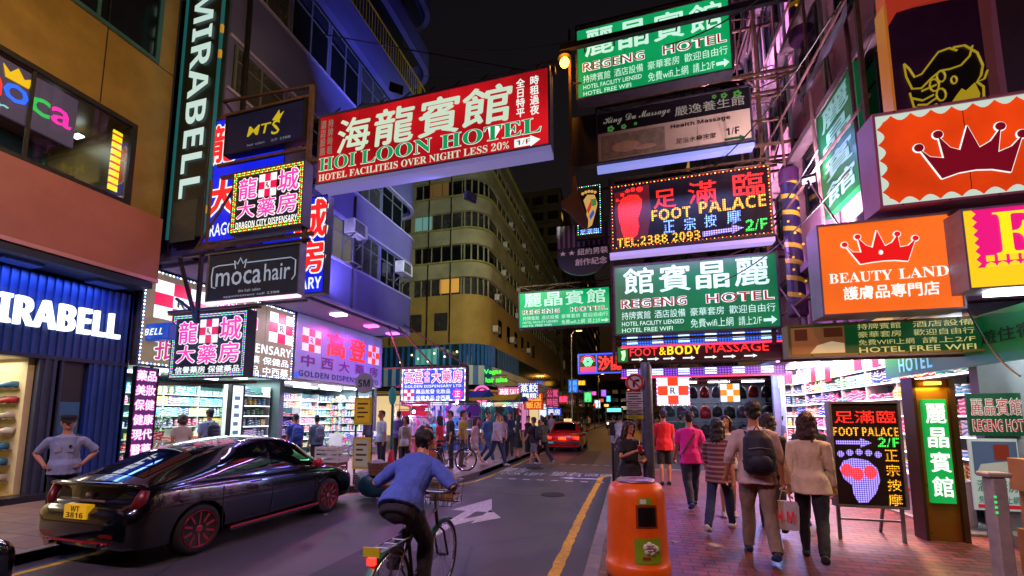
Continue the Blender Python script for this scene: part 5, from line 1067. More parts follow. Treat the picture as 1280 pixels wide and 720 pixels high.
# ------------------------------------------------------------------ signs around the crossing
f = camface(502, 461, 583, 502, 15.0); t = sign('pharmacy_sign', 'bright white-edged pharmacy lightbox jutting out at the violet corner', 'sign', f, 'pharmacy boards at the crossing'); cabinet(f, t, M_cab, .25, .05, emis('face_glare_blue','#3a4ad0',1.0,True)); bulbs(f, t, [B_wht, B_wht, B_pnk, B_blu], .06, .07, .03)
its = [(c,.06+k*.15,.1,.19+k*.15,.44) for k, c in enumerate('高登')] + [('中\n西',.37,.1,.44,.42)] + [(c,.48+k*.16,.1,.61+k*.16,.44) for k, c in enumerate('大藥房')]; txt(f, t, 'character_edge', L_white, [c + ({'grow':.06,'n':.008},) for c in its], off=.05); txt(f, t, 'character', L_pink, its, off=.02, n=.016)
txt(f, t, 'lettering', L_white, [('GOLDEN DISPENSARY LTD.',.06,.5,.94,.58,{'style':'sans'}),('藥品批發 化妝品',.24,.63,.76,.76),('保健食品 中西藥',.24,.81,.76,.94)], off=.035); chequer(f, t, 'chequer', .05, .63, .21, .93, C_red, C_wht, rx=False); mb = MB(); f.poly(mb, [(.87+.08*math.cos(R(a))*(1 if a%40 else .8), .78+.16*math.sin(R(a))*(1 if a%40 else .8)) for a in range(0,360,20)][::-1], .006, .014); mb.build('starburst', L_pink, t); txt(f, t, 'burst_lettering', L_white, [('正',.83,.7,.91,.86)], off=.04, n=.02)
mb = MB(); x0 = f.O.x; z1 = f.O.z+f.h
for q in (.0, .5, 1.0): mb.bar((x0+f.w*q,15.15,z1),(-9.6,15.2+q,5.7+q*.2),.05)
mb.bar((x0+f.w,15.15,z1+.05),(-9.6,15.15,z1+.05),.06); mb.build('support_frame', M_rust, t)
f = camface(605, 462, 634, 478, 28.6); t = sign('neon_sign', 'green neon lettering on the striped fascia of the curved tenement', 'neon sign', f); G_neon = emis('neon_green','#3cff2a',2.0); txt(f, t, 'lettering', G_neon, [('Vegas',0,0,.75,.42),('hair salon',.08,.58,1,.98)], off=.02)
mb = MB(); f.rect(mb, 0, .46, 1, .5, -.06, 0); f.rect(mb, 0, 1, 1, 1.03, -.06, 0); mb.build('rail', M_dkmetal, t)
def ringsign(f, label, c, cat='neon sign'):
    t = sign('neon_sign', label, cat, f); mb = MB(); asp = f.w/f.h
    f.stroke(mb, [(.5+.46*math.cos(R(a)), .5+.46*math.sin(R(a))) for a in range(0,360,15)], f.w*.05, .02, closed=True); f.stroke(mb, [(.7,.35),(.5,.25),(.3,.4),(.3,.65),(.5,.75),(.7,.65),(.7,.5),(.5,.5)], f.w*.05, .02); mb.build('tube', c, t)
    mb = MB(); f.poly(mb, [(.5+.5*math.cos(R(a)), .5+.5*math.sin(R(a))) for a in range(0,360,15)][::-1], -.08, 0); mb.build('disc', mat('disc_rose','#8a5a78',.5,0,.1), t); return t
ringsign(camface(592, 482, 613, 503, 26.0), 'round rose neon sign with a curled arrow under the striped fascia', emis('neon_rose','#ff5aa8',1.6))
def small(px, Y, label, face, items, lm, off=.03, xw=None, edge=None):
    f = camface(*px, Y); t = sign('shop_sign', label, 'sign', f, 'small lit signs down the street'); cabinet(f, t, M_dkmetal, .2, .03, face)
    txt(f, t, 'lettering', lm, items, off=off)
    if edge: bulbs(f, t, edge, .06, .2, .05)
    if xw is not None: mb = MB(); xn = f.O.x if xw < 0 else f.O.x+f.w; mb.bar((xn, Y+.1, f.O.z+f.h*.8), (xw, Y+.1, f.O.z+f.h*.8), .07); mb.bar((xn, Y+.1, f.O.z+f.h), (xw, Y+.1, f.O.z+f.h+.6), .05); mb.build('bracket', M_dkmetal, t)
    return t
small((648,479,673,498), 34, 'white character lightbox with blue edge beyond the curved tenement', emis('face_navy_lit','#1a2a8a',.8), [('蒸餃',.1,.08,.95,.6),('麵館',.2,.65,.9,.95)], L_white, .04, -10.2, [B_blu, B_pnk])
small((655,491,679,512), 38, 'orange red lit board with yellow characters just below a white lightbox', emis('face_orange_red','#c8321c',.8), [('燒臘',.1,.1,.9,.5),('飯店',.1,.55,.9,.92)], emis('letter_amber','#ffb84a',1.0), .03, -10.2)
small((682,486,699,509), 44, 'dim crimson board with four pink characters over the far pavement', emis('face_wine','#6a1230',.6), [('公寓',.1,.06,.9,.46),('時租',.1,.54,.9,.94)], emis('letter_rose','#e0488a',.9), .03, -10.2)
small((683,510,702,520), 50, 'small blue lit shop board low down past the crimson board', emis('face_blue2','#1c3ac8',.9), [('藥房',.1,.15,.9,.85)], L_white, .03, -10.2)
small((636,500,654,505), 31.5, 'pair of narrow white strip lights lettered in grey by the tenement corner', emis('face_white_strip','#e0ecf4',1.2), [('便利店',.1,.1,.9,.9)], L_black, .02, -10.2)
small((622,484,650,497), 29.2, 'pink and white curved banner over the striped fascia corner', emis('face_pinkbanner','#c85a9a',.9), [('時裝',.1,.15,.5,.85),('SALE',.55,.2,.95,.8)], L_white, .03, -10.2)
f = camface(723, 443, 778, 466, 24.0); t = sign('neon_sign', 'blue tube framed neon sign with a red character hanging across the road', 'neon sign', f); cabinet(f, t, M_dkmetal, .2, .02, F_dark)
mb = MB()
for v in (.02, .98): f.stroke(mb, [(0,v),(1,v)], .04, .03)
f.stroke(mb, [(0,0),(0,1)], .04, .03); f.stroke(mb, [(.42,0),(.42,1)], .03, .03); mb.build('blue_tube', emis('neon_blue','#3a4aff',2.0), t); txt(f, t, 'red_character', neon_r, [('沙',.46,.14,.72,.84),('龍',.74,.14,.98,.84)], off=.05, n=.03)
mb = MB(); f.rect(mb, .04, .66, .4, .92, .01, .03); f.stroke(mb, [(.22+.15*math.cos(R(a)), .4+.28*math.sin(R(a))) for a in range(180,361,20)], .05, .03); mb.build('red_tube', emis('neon_hotpink','#ff2a5a',1.8), t)
mb = MB(); 
for a in range(0,360,60): mb.ball(f.pt(.22+.07*math.cos(R(a)), .4+.15*math.sin(R(a)), .04), (.12,.03,.12), 6, 4)
mb.build('green_tube', emis('neon_mint','#6affa0',1.4), t); mb = MB(); mb.bar((f.O.x+f.w,24.1,f.O.z+f.h*.7),(4.6,24.1,f.O.z+f.h*.7),.08); mb.build('support_frame', M_rust, t)

# cables strung over the road
def cable(label, a, b, sag, r=.012):
    a = Vector(a); b = Vector(b); P = [a.lerp(b, i/14) - Vector((0,0,sag*4*(i/14)*(1-i/14))) for i in range(15)]
    return tag(MB().tube(P, r, 5).build('cable', M_black), label, 'cable')
cable('black cable running down across the gold wall to the navy board', atY(88,0,6.0), atY(292,101,9.1), .1, .02)
cable('cable slung from the dark violet roofs to the amber lamp post', (-9.2,16,17.5), tuple(atY(706,70,10.9)), .5)
cable('upper of the slack cables in the sky gap over the red hotel sign', (-6.95,17,19), (4.3,14,16), .8)
cable('lower of the slack cables in the sky gap over the red hotel sign', (-6.95,15,16.4), (4.3,13,14.5), .9)
cable('thin cable from the small green sign up to the scaffold', tuple(atY(648,366,16.1)), (XE,14,9), .4)
cable('cable along the pink wall behind the scaffold', (4.2,8,8.2), (4.2,15,7.4), .5)
cable('yellowed cable drooping in front of the green fascia', tuple(atY(1210,388,6.3)), tuple(atY(1275,470,5.6)), .12, .01)
# ------------------------------------------------------------------ street lamps and floodlights
def street_lamp(label, x, y, arm, h=9.5, e=500, col='#ffd9c0', group='street lamps'):
    t = thing('street_lamp', label, 'street lamp', (x, y, ZP), group)
    MB().lathe([(.11,0),(.11,.5),(.075,.6),(.05,h)], (x,y,ZP), 10).tube([(x,y,h),(x+arm*.3,y,h+.35),(x+arm,y,h+.45)], .04, 8).build('pole', M_steel, t)
    MB().obox((x+arm,y,h+.44), (.62,.26,.12)).build('lamp_head', M_steel, t, bevel=.03); MB().box(x+arm-.24,x+arm+.24,y-.1,y+.1,h+.365,h+.378).build('lens', emis('street_lens_'+col[1:], col, 14), t)
    lamp('street_light', 'AREA', (x+arm,y,h+.34), e, col, .48, .2, parent=t); return t
street_lamp('street lamp post on the far west kerb glowing amber above the taxi', -4.8, 37.5, .7, 9.0, 260, '#ffae4a')
street_lamp('street lamp on the east kerb some way past the side street', .9, 52, -.8, 9.0, 400, '#ffae4a')
street_lamp('street lamp beyond the bus on the west kerb', -5.2, 78, .8, 9.0, 300, '#ffae4a')
street_lamp('added unseen street lamp on the west kerb near the gold building', -7.4, -3.2, 1.6, 9.5, 820, '#c0b4ff')  # added out of view to light the road and the west walls
street_lamp('added unseen street lamp on the east pavement behind the litter bin', .2, -3.0, -1.5, 9.5, 760, '#ffb8a0')  # unseen post put in to brighten the road and near pavement
def flood(label, loc, aim, e, col, size=.4, spot=110, group='floodlights'):
    d = (Vector(aim) - Vector(loc)).normalized(); q = d.to_track_quat('-Z', 'Y').to_matrix()
    t = thing('floodlight', label, 'floodlight', loc, group); c = Vector(loc)
    MB().obox(c - d*.09, (size, size*.6, .12), q).build('housing', M_dkmetal, t, bevel=.015); MB().obox(c - d*.022, (size*.9, size*.5, .012), q).build('lens', emis('flood_lens_'+col[1:], col, 6), t)
    mb = MB(); mb.tube([c - d*.12, c - d*.22 - Vector((0,0,.12))], .02, 6); mb.build('bracket', M_dkmetal, t)
    o = lamp('flood_light', 'AREA', loc, e, col, size*.9, size*.5, parent=t, aim=aim); o.data.spread = R(105); return t
p = atY(402, 352, 10.6); flood('twin finned floodlight beside the blue board on the violet wall', tuple(p), (-9.3,14.5,8.5), 80, '#a098ff')
flood('added floodlight under the end of the red hotel sign washing the violet wall', (-4.2,10.6,7.9), (-9.3,13.5,9), 110, '#9890f0')  # added fill for the violet wall
flood('added floodlight behind the red hotel sign aimed at the curved tenement', (-3.2,10.8,9.4), (-11.5,30,13), 700, '#d0dcb8')  # added at the sign's back to brighten the tenement
flood('added amber floodlight behind the small green sign aimed at the ochre wall', (-3.4,16.6,6.4), (-11,30,9.5), 170, '#ffd090')  # put in behind the sign to warm the ochre wall
flood('added floodlight on the top edge of the red hotel sign lighting the upper violet floors', (-6.5,10.4,11.6), (-9.3,13.5,15.5), 130, '#8088f0')  # added so the upper violet floors get light
flood('added unseen warm floodlight over the road washing the gold wall', (-2.0,3.0,9.5), (-10.6,4.2,8.6), 250, '#ffcf80')  # added above the view; stands in for sign light on the gold
q = atX(1037, 212, 4.0); flood('white floodlight glaring on the green banner', (3.7, q.y+.2, q.z), (4.4,11.4,9.0), 60, '#ffe0f4', .25)
flood('added pink floodlight on the scaffold washing the wall behind the stacked signs', (2.6,12.9,6.8), (4.5,13.4,10), 190, '#ffc8e4')  # added fixture, gives the wall its pink sign light
flood('added rose floodlight low on the scaffold lighting the pink wall upward', (3.75,8.9,5.0), (4.4,11.2,9.5), 200, '#ffd0e8')  # added uplight for the same wall
flood('added pink floodlight high on the scaffold over the dotted sign', (2.3,12.2,10.6), (4.5,13.5,13.5), 170, '#f0c0ff')  # also added, for the wall higher up
flood('added amber floodlight on the corner block across the side street', (3.9,22,7.5), (-9.5,40,10), 220, '#ffb860')  # added to light the tenement's street side

# added strip lights under the big signs, standing in for their coloured spill
def spill_strip(px0, px1, py, Y, e, col, w=.12):
    a = atY(px0, py, Y); b = atY(px1, py, Y); o = lamp('added_spill_light', 'AREA', ((a.x+b.x)/2, Y, (a.z+b.z)/2), e, col, abs(b.x-a.x), w); o.rotation_euler = (R(-12), 0, 0); return o

for args in ((410,680,214,9.8,140,'#a890ff'), (765,940,212,11.1,90,'#8a9cff'), (770,965,310,11.7,110,'#d890ff'), (780,980,472,12.2,110,'#7a6aff'), (650,762,414,15.8,30,'#7affc0'), (505,582,508,14.8,120,'#c8b8ff'), (1022,1206,400,5.85,45,'#ffb070')): spill_strip(*args)
rl = random.Random(9)
NEON = [('#ff3a6a','酒家'),('#3a8aff','藥房'),('#ffb02a','餐廳'),('#5aff8a','金行'),('#ff5ad0','美容'),('#e8f0ff','便利'),('#ff4a2a','火鍋'),('#a86aff','酒吧'),('#ffd86a','珠寶'),('#5ae0ff','電器')]
ORD = ['nearest','second','third','fourth','fifth','sixth','seventh','eighth','ninth','farthest']
for k, (c, tx_) in enumerate(NEON):
    Y = 52 + k*9; z = 3.4 + (k*1.7) % 4.2; x = -8.6 + .22*k; f = Face((x, Y, z), (1,0,0), (0,0,1), (0,-1,0), 1.5, 2.0 if k % 2 else .9); t = sign('shop_sign', ORD[k] + ' of the small neon shop boards receding down the far west pavement', 'sign', f, 'small neon boards far down the street')
    cabinet(f, t, M_dkmetal, .2, .05, emis('far_board_'+c[1:], c, .35)); txt(f, t, 'lettering', emis('far_neon_'+c[1:], c, 1.8), [(vert(tx_) if k % 2 else tx_, .12, .1, .88, .9)], off=.04); mb = MB(); mb.bar((x,Y+.1,z+.4),(-10.2,Y+.1,z+.4),.06); mb.build('bracket', M_dkmetal, t)
for k in range(7):
    Y = 58 + k*10; street_lamp(('east kerb lamp, %s beyond the bus' % ORD[k]) if k else 'east kerb lamp level with the bus', .9, Y+4, -.8, 7.5, 60, '#ffae4a', 'small far street lamps')
for k in range(8):
    Y = 30 + k*4.2; MB_ = MB(); MB_.box(-10.25,-10.1,Y,Y+2.6,2.9,3.3); c = NEON[(k*3) % 10]; t = tag(MB_.build('shop_header', emis('header_'+c[0][1:], c[0], .9)), '%s glowing shop header along the curved tenement side' % ORD[k], 'shop header', 'glowing headers along the tenement')
# ------------------------------------------------------------------ vehicles
def lerp(a, b, t): return a + (b-a)*t
def crom(tab, sub=5):
    """Smooth interpolation of rows of numbers (Catmull-Rom)."""
    out = []
    for i in range(len(tab)-1):
        p0, p1, p2, p3 = tab[max(i-1,0)], tab[i], tab[i+1], tab[min(i+2,len(tab)-1)]
        for k in range(sub):
            t = k/sub; row = []
            for a, b, c, d in zip(p0, p1, p2, p3):
                m1 = (c-a)/2; m2 = (d-b)/2; row.append((2*t**3-3*t**2+1)*b + (t**3-2*t**2+t)*m1 + (-2*t**3+3*t**2)*c + (t**3-t**2)*m2)
            out.append(row)
    out.append(list(tab[-1])); return out
def loft(rings, mb, cap=True):
    n = len(rings[0]); k = len(rings); vs = [p for r in rings for p in r]
    fs = [(i*n+j, i*n+(j+1)%n, (i+1)*n+(j+1)%n, (i+1)*n+j) for i in range(k-1) for j in range(n)]
    if cap: fs += [tuple(range(n-1,-1,-1)), tuple((k-1)*n+j for j in range(n))]
    return mb.add(vs, fs)
def applied(o):
    """Bake an object's modifiers into its mesh."""
    COL.objects.unlink(o); me = worked_out(o); COL.objects.link(o); old = o.data; o.modifiers.clear(); o.data = me; me.name = old.name; bpy.data.meshes.remove(old); return o
class CarShape:
    def __init__(s, low, gh): s.low = crom(low); s.gh = crom(gh)
    def at(s, tab, y):
        for a, b in zip(tab, tab[1:]):
            if a[0] <= y <= b[0]: t = (y-a[0])/max(1e-6, b[0]-a[0]); return [lerp(p, q, t) for p, q in zip(a, b)]
        return tab[0] if y < tab[0][0] else tab[-1]
    def ring_low(s, r):
        y, w, zb, zs, zt = r; h = [(0,zb),(w*.8,zb),(w*.95,zb+.04),(w*.985,zb+(zs-zb)*.3),(w*1.0,zb+(zs-zb)*.65),(w*.995,zs),(w*.965,lerp(zs,zt,.6)),(w*.9,zt),(w*.75,zt+.015),(w*.4,zt+.03),(0,zt+.035)]
        return [(x,y,z) for x,z in h] + [(-x,y,z) for x,z in h[-2:0:-1]]
    def side(s, y, q):
        """Point on the right glasshouse side at height fraction q."""
        _, wb, zb, wr, zr = s.at(s.gh, y); return Vector((lerp(wb, wr, q) + .05*math.sin(math.pi*q)*(1-.3*q), y, lerp(zb, zr-.03, q)))
    def top(s, y, u):
        _, wb, zb, wr, zr = s.at(s.gh, y); return Vector((wr*u, y, zr + .025*(1-u*u) - .03*u*u))
    def ring_gh(s, r):
        y = r[0]; h = [Vector((0,y,r[2]-.05))] + [s.side(y, q) for q in (-.08,.0,.2,.4,.6,.8,.94)] + [s.top(y, u) for u in (.98,.85,.6,.3,0)]
        return [tuple(p) for p in h] + [(-p.x,p.y,p.z) for p in h[-2:0:-1]]
def car(name, label, cat, shape, paint, roof_paint, wheels_y, wr, track, rim_m, spoke_m, loc):
    t = thing(name, label, cat, (0,0,0)); MB0 = MB()
    loft([shape.ring_low(r) for r in shape.low], MB0); body = MB0.build('body', paint, t, smooth=True)
    cut = MB()
    for wy in wheels_y:
        for sx in (-1, 1): cut.lathe([(wr+.045,-.16),(wr+.045,.3)], (sx*(track), wy, wr), 28, Matrix.Rotation(R(90)*sx,3,'Y'))
    co = cut.build('cut', M_black); b = body.modifiers.new('arch', 'BOOLEAN'); b.object = co; b.solver = 'EXACT'; applied(body); bpy.data.objects.remove(co)
    me = body.data
    for p in me.polygons: p.use_smooth = True
    if hasattr(me, 'set_sharp_from_angle'): me.set_sharp_from_angle(angle=R(38))
    g = MB(); loft([shape.ring_gh(r) for r in shape.gh], g); g.build('roof', roof_paint, t, smooth=True)
    for wy in wheels_y:
        for sx in (-1, 1):
            q = Matrix.Rotation(R(90)*sx, 3, 'Y'); c = (sx*track, wy, wr)
            w = MB().lathe([(wr*.62,-.2),(wr*.9,-.2),(wr*.98,-.17),(wr,-.12),(wr,-.06),(wr*.98,-.02),(wr*.9,.012),(wr*.76,.018),(wr*.7,.005)], c, 32, q).build('wheel', M_rubber, t, smooth=True)
            MB().lathe([(wr*.74,-.0),(wr*.735,.02),(wr*.7,.024),(wr*.66,-.02),(wr*.64,-.1),(.02,-.11)], c, 32, q).build('rim', rim_m, w, smooth=True)
            s = MB(); cc = Vector(c)
            for k in range(10):
                a = 2*math.pi*k/10
                p = cc + q @ Vector((wr*.66*math.cos(a), wr*.66*math.sin(a), .006)); p0 = cc + q @ Vector((wr*.12*math.cos(a), wr*.12*math.sin(a), -.012)); s.bar(p0, p, .022, .03)
            s.lathe([(wr*.2,-.03),(wr*.2,-.002),(wr*.1,.012),(.01,.012)], c, 16, q); s.build('spokes', spoke_m, w)
            MB().lathe([(wr*.5,-.09),(wr*.5,-.075),(.05,-.075)], c, 24, q).build('brake_disc', M_steel, w)
    return t
def side_glass(t, shape, ya, yb, q0, q1, m, name='side_window', lean=(0,0)):
    for sx in (-1, 1):
        mb = MB(); n, k = 14, 6; vs = []
        for i in range(n+1):
            for j in range(k+1):
                q = lerp(q0, q1, j/k); y = lerp(ya + lean[0]*q, yb + lean[1]*q, i/n); p = shape.side(y, q); vs.append((sx*(p.x+.006), p.y, p.z+.003))
        mb.add(vs, [(i*(k+1)+j,(i+1)*(k+1)+j,(i+1)*(k+1)+j+1,i*(k+1)+j+1)[::sx] for i in range(n) for j in range(k)]); mb.build(name, m, t, smooth=True)
def top_glass(t, shape, ya, yb, u, m, name):
    mb = MB(); n, k = 12, 10; vs = []
    for i in range(n+1):
        for j in range(k+1): p = shape.top(lerp(ya, yb, i/n), lerp(-u, u, j/k)); vs.append((p.x, p.y, p.z+.007))
    mb.add(vs, [(i*(k+1)+j,i*(k+1)+j+1,(i+1)*(k+1)+j+1,(i+1)*(k+1)+j) for i in range(n) for j in range(k)]); return mb.build(name, m, t, smooth=True)
M_carblk = mat('black_car_paint', '#050609', .2, 0, 0, coat=1.0, spec=.25); M_tint = mat('tinted_car_glass', '#06090c', .04, 0, 0, spec=.9)
M_redm = mat('red_anodised', '#8a1420', .3, .7, .15, 8); M_redp = mat('red_car_trim', '#a8121c', .3, 0, .1, coat=.6); M_tail = emis('tail_lens','#3a0508',.25,base=C('#5a0a10'))
low = [(0,.64,.36,.56,.63),(.05,.77,.28,.61,.69),(.14,.825,.22,.68,.76),(.24,.855,.2,.82,.95),(.5,.868,.19,.87,.985),(1.2,.875,.18,.86,.96),(2.2,.875,.18,.84,.93),(3.0,.87,.18,.8,.9),(3.5,.86,.19,.74,.85),(3.9,.83,.2,.66,.76),(4.15,.76,.22,.58,.66),(4.27,.6,.28,.5,.56),(4.32,.42,.34,.46,.5)]
ghp = [(.2,.78,.93,.66,.985),(.35,.81,.96,.63,1.06),(.7,.82,.96,.6,1.19),(1.2,.82,.95,.58,1.36),(1.7,.82,.93,.575,1.45),(2.1,.82,.91,.575,1.475),(2.5,.82,.9,.57,1.44),(2.8,.81,.89,.57,1.33),(3.1,.79,.87,.58,1.15),(3.55,.74,.83,.62,.88)]
SH = CarShape(low, ghp); WT = 2.66
pc = car('parked_car', 'black hatchback with red alloy wheels and a yellow number plate parked at the kerb', 'car', SH, M_carblk, M_carblk, (.86, 3.38), .325, .845, M_redm, mat('dark_red_spoke','#a83a44',.3,.6,.2), None)
side_glass(pc, SH, .95, 1.98, .16, .9, M_tint, 'rear_side_window', (.42,.0)); side_glass(pc, SH, 2.06, 3.12, .16, .9, M_tint, 'front_side_window', (0,-.42))
top_glass(pc, SH, 2.62, 3.42, .9, M_tint, 'windscreen'); top_glass(pc, SH, .34, 1.3, .84, M_tint, 'rear_window')
mb = MB(); mb.tube([(-.8,.2,.965),(-.5,.13,.985),(0,.1,.99),(.5,.13,.985),(.8,.2,.965)], [(.045,.03)]*5, 8); mb.build('spoiler', M_carblk, pc, smooth=True)
mb = MB(); vs = []
for i in range(11): x = -.6+.12*i; y = .125+.06*abs(x/.6)**2; vs += [(x,y-.012,.74),(x,y+.035,.95)]
mb.add(vs, [(2*i,2*i+2,2*i+3,2*i+1) for i in range(10)]); mb.build('lower_rear_window', M_tint, pc)
for sx in (-1, 1):
    mb = MB(); mb.tube([(sx*.72,.135,.7),(sx*.775,.165,.8),(sx*.79,.2,.93)], [(.035,.06),(.05,.075),(.035,.05)], 8); mb.build('tail_light', M_tail, pc, smooth=True)
    mb = MB(); mb.tube([(sx*.62,4.02,.69),(sx*.72,3.86,.74),(sx*.77,3.66,.77)], [(.05,.06),(.06,.07),(.02,.03)], 8); mb.build('headlight', mat('headlamp_lens','#5a6068',.08,.3,0), pc, smooth=True)
    mb = MB(); mb.ball((sx*.96,2.92,.98), (.1,.07,.075), 10, 8); mb.bar((sx*.8,2.94,.93),(sx*.92,2.93,.95),.03); mb.build('mirror', M_redp, pc, smooth=True)
    mb = MB(); mb.box(min(sx*.862,sx*.9),max(sx*.862,sx*.9),1.28,3.05,.19,.25); mb.build('side_skirt', M_carblk, pc, bevel=.01); mb = MB(); mb.box(min(sx*.895,sx*.907),max(sx*.895,sx*.907),1.28,3.05,.235,.262); mb.build('red_pinstripe', M_redp, pc)
    mb = MB()
    for y in (1.62, 2.5): mb.tube([(sx*.878,y,.83),(sx*.9,y+.03,.835),(sx*.9,y+.14,.838),(sx*.878,y+.17,.835)], .011, 6)
    mb.build('door_handle', M_carblk, pc)
    mb = MB()
    for y in (1.16, 2.02, 3.0): mb.box(min(sx*.874,sx*.8795),max(sx*.874,sx*.8795),y,y+.007,.28,.84)
    mb.build('door_seam', mat('seam_black','#020203',.6,0,0), pc)
mb = MB(); mb.box(-.55,.55,-.006,.02,.33,.35); mb.box(-.5,.5,.005,.03,.385,.395); mb.build('bumper_stripe', M_redp, pc)
mb = MB(); mb.box(-.19,.19,-.02,.06,.6,.76); p = mb.build('number_plate', emis('plate_yellow','#d8a818',.45,base=C('#d8a818')), pc); f = Face((-.19,-.021,.6), (1,0,0), (0,0,1), (0,-1,0), .38, .16); txt(f, p, 'plate_lettering', L_black, [('WT',.3,.08,.7,.46),('3816',.12,.54,.88,.92)], style='sans', n=.003)
mb = MB(); mb.box(-.4,.4,.03,.07,.8,.825); mb.build('hatch_trim', M_chrome, pc); mb = MB(); mb.ball((0,.1,.86), (.05,.012,.035), 10, 6); mb.build('badge', M_chrome, pc)
mb = MB(); mb.tube([(.15,.75,1.2),(.2,.5,1.36)], [.012,.004], 6); mb.build('aerial', M_black, pc)
for sx in (-1,1): MB().lathe([(.045,0),(.045,.09)], (sx*.45,-.02,.3), 12, Matrix.Rotation(R(-90),3,'X')).build('exhaust', M_chrome, pc)
mb = MB(); sh_ = lambda y, q: SH.side(y, q)
mb.tube([(0,.3,1.045),(.05,.34,1.07),(.33,.62,1.185)], .008, 6); mb.build('rear_wiper', M_black, pc)
for sx in (-1,1):
    mb = MB(); mb.tube([(sx*(sh_(y_, .1).x+.012), y_, sh_(y_, .1).z) for y_ in [.95+k*.18 for k in range(13)]], .008, 5); mb.build('window_trim', M_chrome, pc)
    mb = MB(); mb.box(min(sx*.4,sx*.62),max(sx*.4,sx*.62),-.0,.05,.4,.44); mb.build('rear_reflector', mat('reflector_red','#a01018',.2,0,0), pc)
mb = MB(); mb.tube([(.877+.004, .62+.07*math.cos(R(a)), .83+.06*math.sin(R(a))) for a in range(0,361,30)], .003, 4); mb.build('fuel_flap_seam', mat('seam_black','#020203',.6,0,0), pc)
pc.location = (-6.18, 3.5, 0); pc.scale = (.965, .965, .965)
c2 = dup(pc, (-6.1, -1.42, 0), 0, 'front corner of a second dark car waiting close behind the hatchback')
c2.name = 'parked_car.001'
# red taxi with a silver roof
M_taxi = mat('taxi_red', '#b01418', .22, 0, .05, coat=.8); M_silver = mat('taxi_silver', '#a8a8ac', .3, .5, .1)
lowt = [(0,.66,.36,.6,.74),(.06,.8,.3,.7,.86),(.16,.835,.25,.76,.9),(1.0,.85,.22,.8,.92),(2.2,.85,.2,.8,.91),(3.3,.85,.22,.79,.89),(4.2,.82,.24,.73,.83),(4.5,.78,.27,.68,.78),(4.6,.68,.33,.6,.7)]
ght = [(.72,.75,.88,.64,.93),(.95,.77,.89,.62,1.2),(1.2,.78,.89,.61,1.4),(1.5,.78,.89,.61,1.45),(2.2,.78,.89,.61,1.465),(2.7,.78,.88,.6,1.42),(3.0,.77,.88,.6,1.27),(3.5,.74,.86,.62,.9)]
ST = CarShape(lowt, ght); tx = car('taxi', 'red taxi with an amber roof sign and lit tail lamps driving away down the road', 'taxi', ST, M_taxi, M_taxi, (.98, 3.7), .31, .82, M_steel, M_steel, None)
side_glass(tx, ST, 1.05, 2.0, .14, .86, M_tint, 'side_window', (.2,0)); side_glass(tx, ST, 2.08, 3.2, .14, .86, M_tint, 'side_window', (0,-.3)); top_glass(tx, ST, .8, 1.16, .88, M_tint, 'rear_window'); top_glass(tx, ST, 2.78, 3.38, .9, M_tint, 'windscreen')
for sx in (-1,1):
    mb = MB(); mb.box(min(sx*.5,sx*.8),max(sx*.5,sx*.8),-.0,.1,.64,.77); mb.build('tail_light', emis('brake_light','#ff2810',5), tx, bevel=.015)
    mb = MB(); mb.box(min(sx*.5,sx*.74),max(sx*.5,sx*.74),4.55,4.63,.55,.68); mb.build('headlight', E_white, tx)
    mb = MB(); mb.ball((sx*.95,3.0,.98), (.09,.05,.06), 8, 6); mb.bar((sx*.8,3.0,.95),(sx*.9,3.0,.96),.03); mb.build('mirror', M_taxi, tx)
mb = MB(); mb.box(-.84,.84,-.06,.06,.42,.54); mb.build('bumper', mat('grey_bumper','#3a3a40',.5), tx, bevel=.02)
mb = MB(); mb.box(-.19,.19,-.012,.02,.62,.74); p = mb.build('number_plate', emis('plate_yellow','#d8a818',.45), tx); f = Face((-.19,-.013,.62), (1,0,0), (0,0,1), (0,-1,0), .38, .12); txt(f, p, 'plate_lettering', L_black, [('KX 2741',.08,.15,.92,.85)], style='sans', n=.003)
mb = MB(); mb.box(-.76,-.42,-.07,-.055,.44,.52); mb.build('licence_plate', emis('plate_teal','#3aa8a0',.5), tx); mb = MB(); mb.box(-.2,.2,1.15,1.18,1.05,1.14); mb.build('lit_flag', emis('flag_red','#ff3a1a',2.5), tx)
mb = MB(); mb.box(-.2,.2,2.0,2.14,1.5,1.62); p = mb.build('roof_sign', emis('roof_sign_amber','#ffd89a',1.3), tx, bevel=.02); f = Face((-.2,1.998,1.5),(1,0,0),(0,0,1),(0,-1,0),.4,.12); txt(f, p, 'roof_lettering', L_red, [('TAXI',.15,.2,.85,.8)], style='sans', n=.003)
lamp('tail_glow', 'POINT', (0,-.3,.7), 6, '#ff3018', .2, parent=tx); tx.location = (-3.15, 20.6, 0)
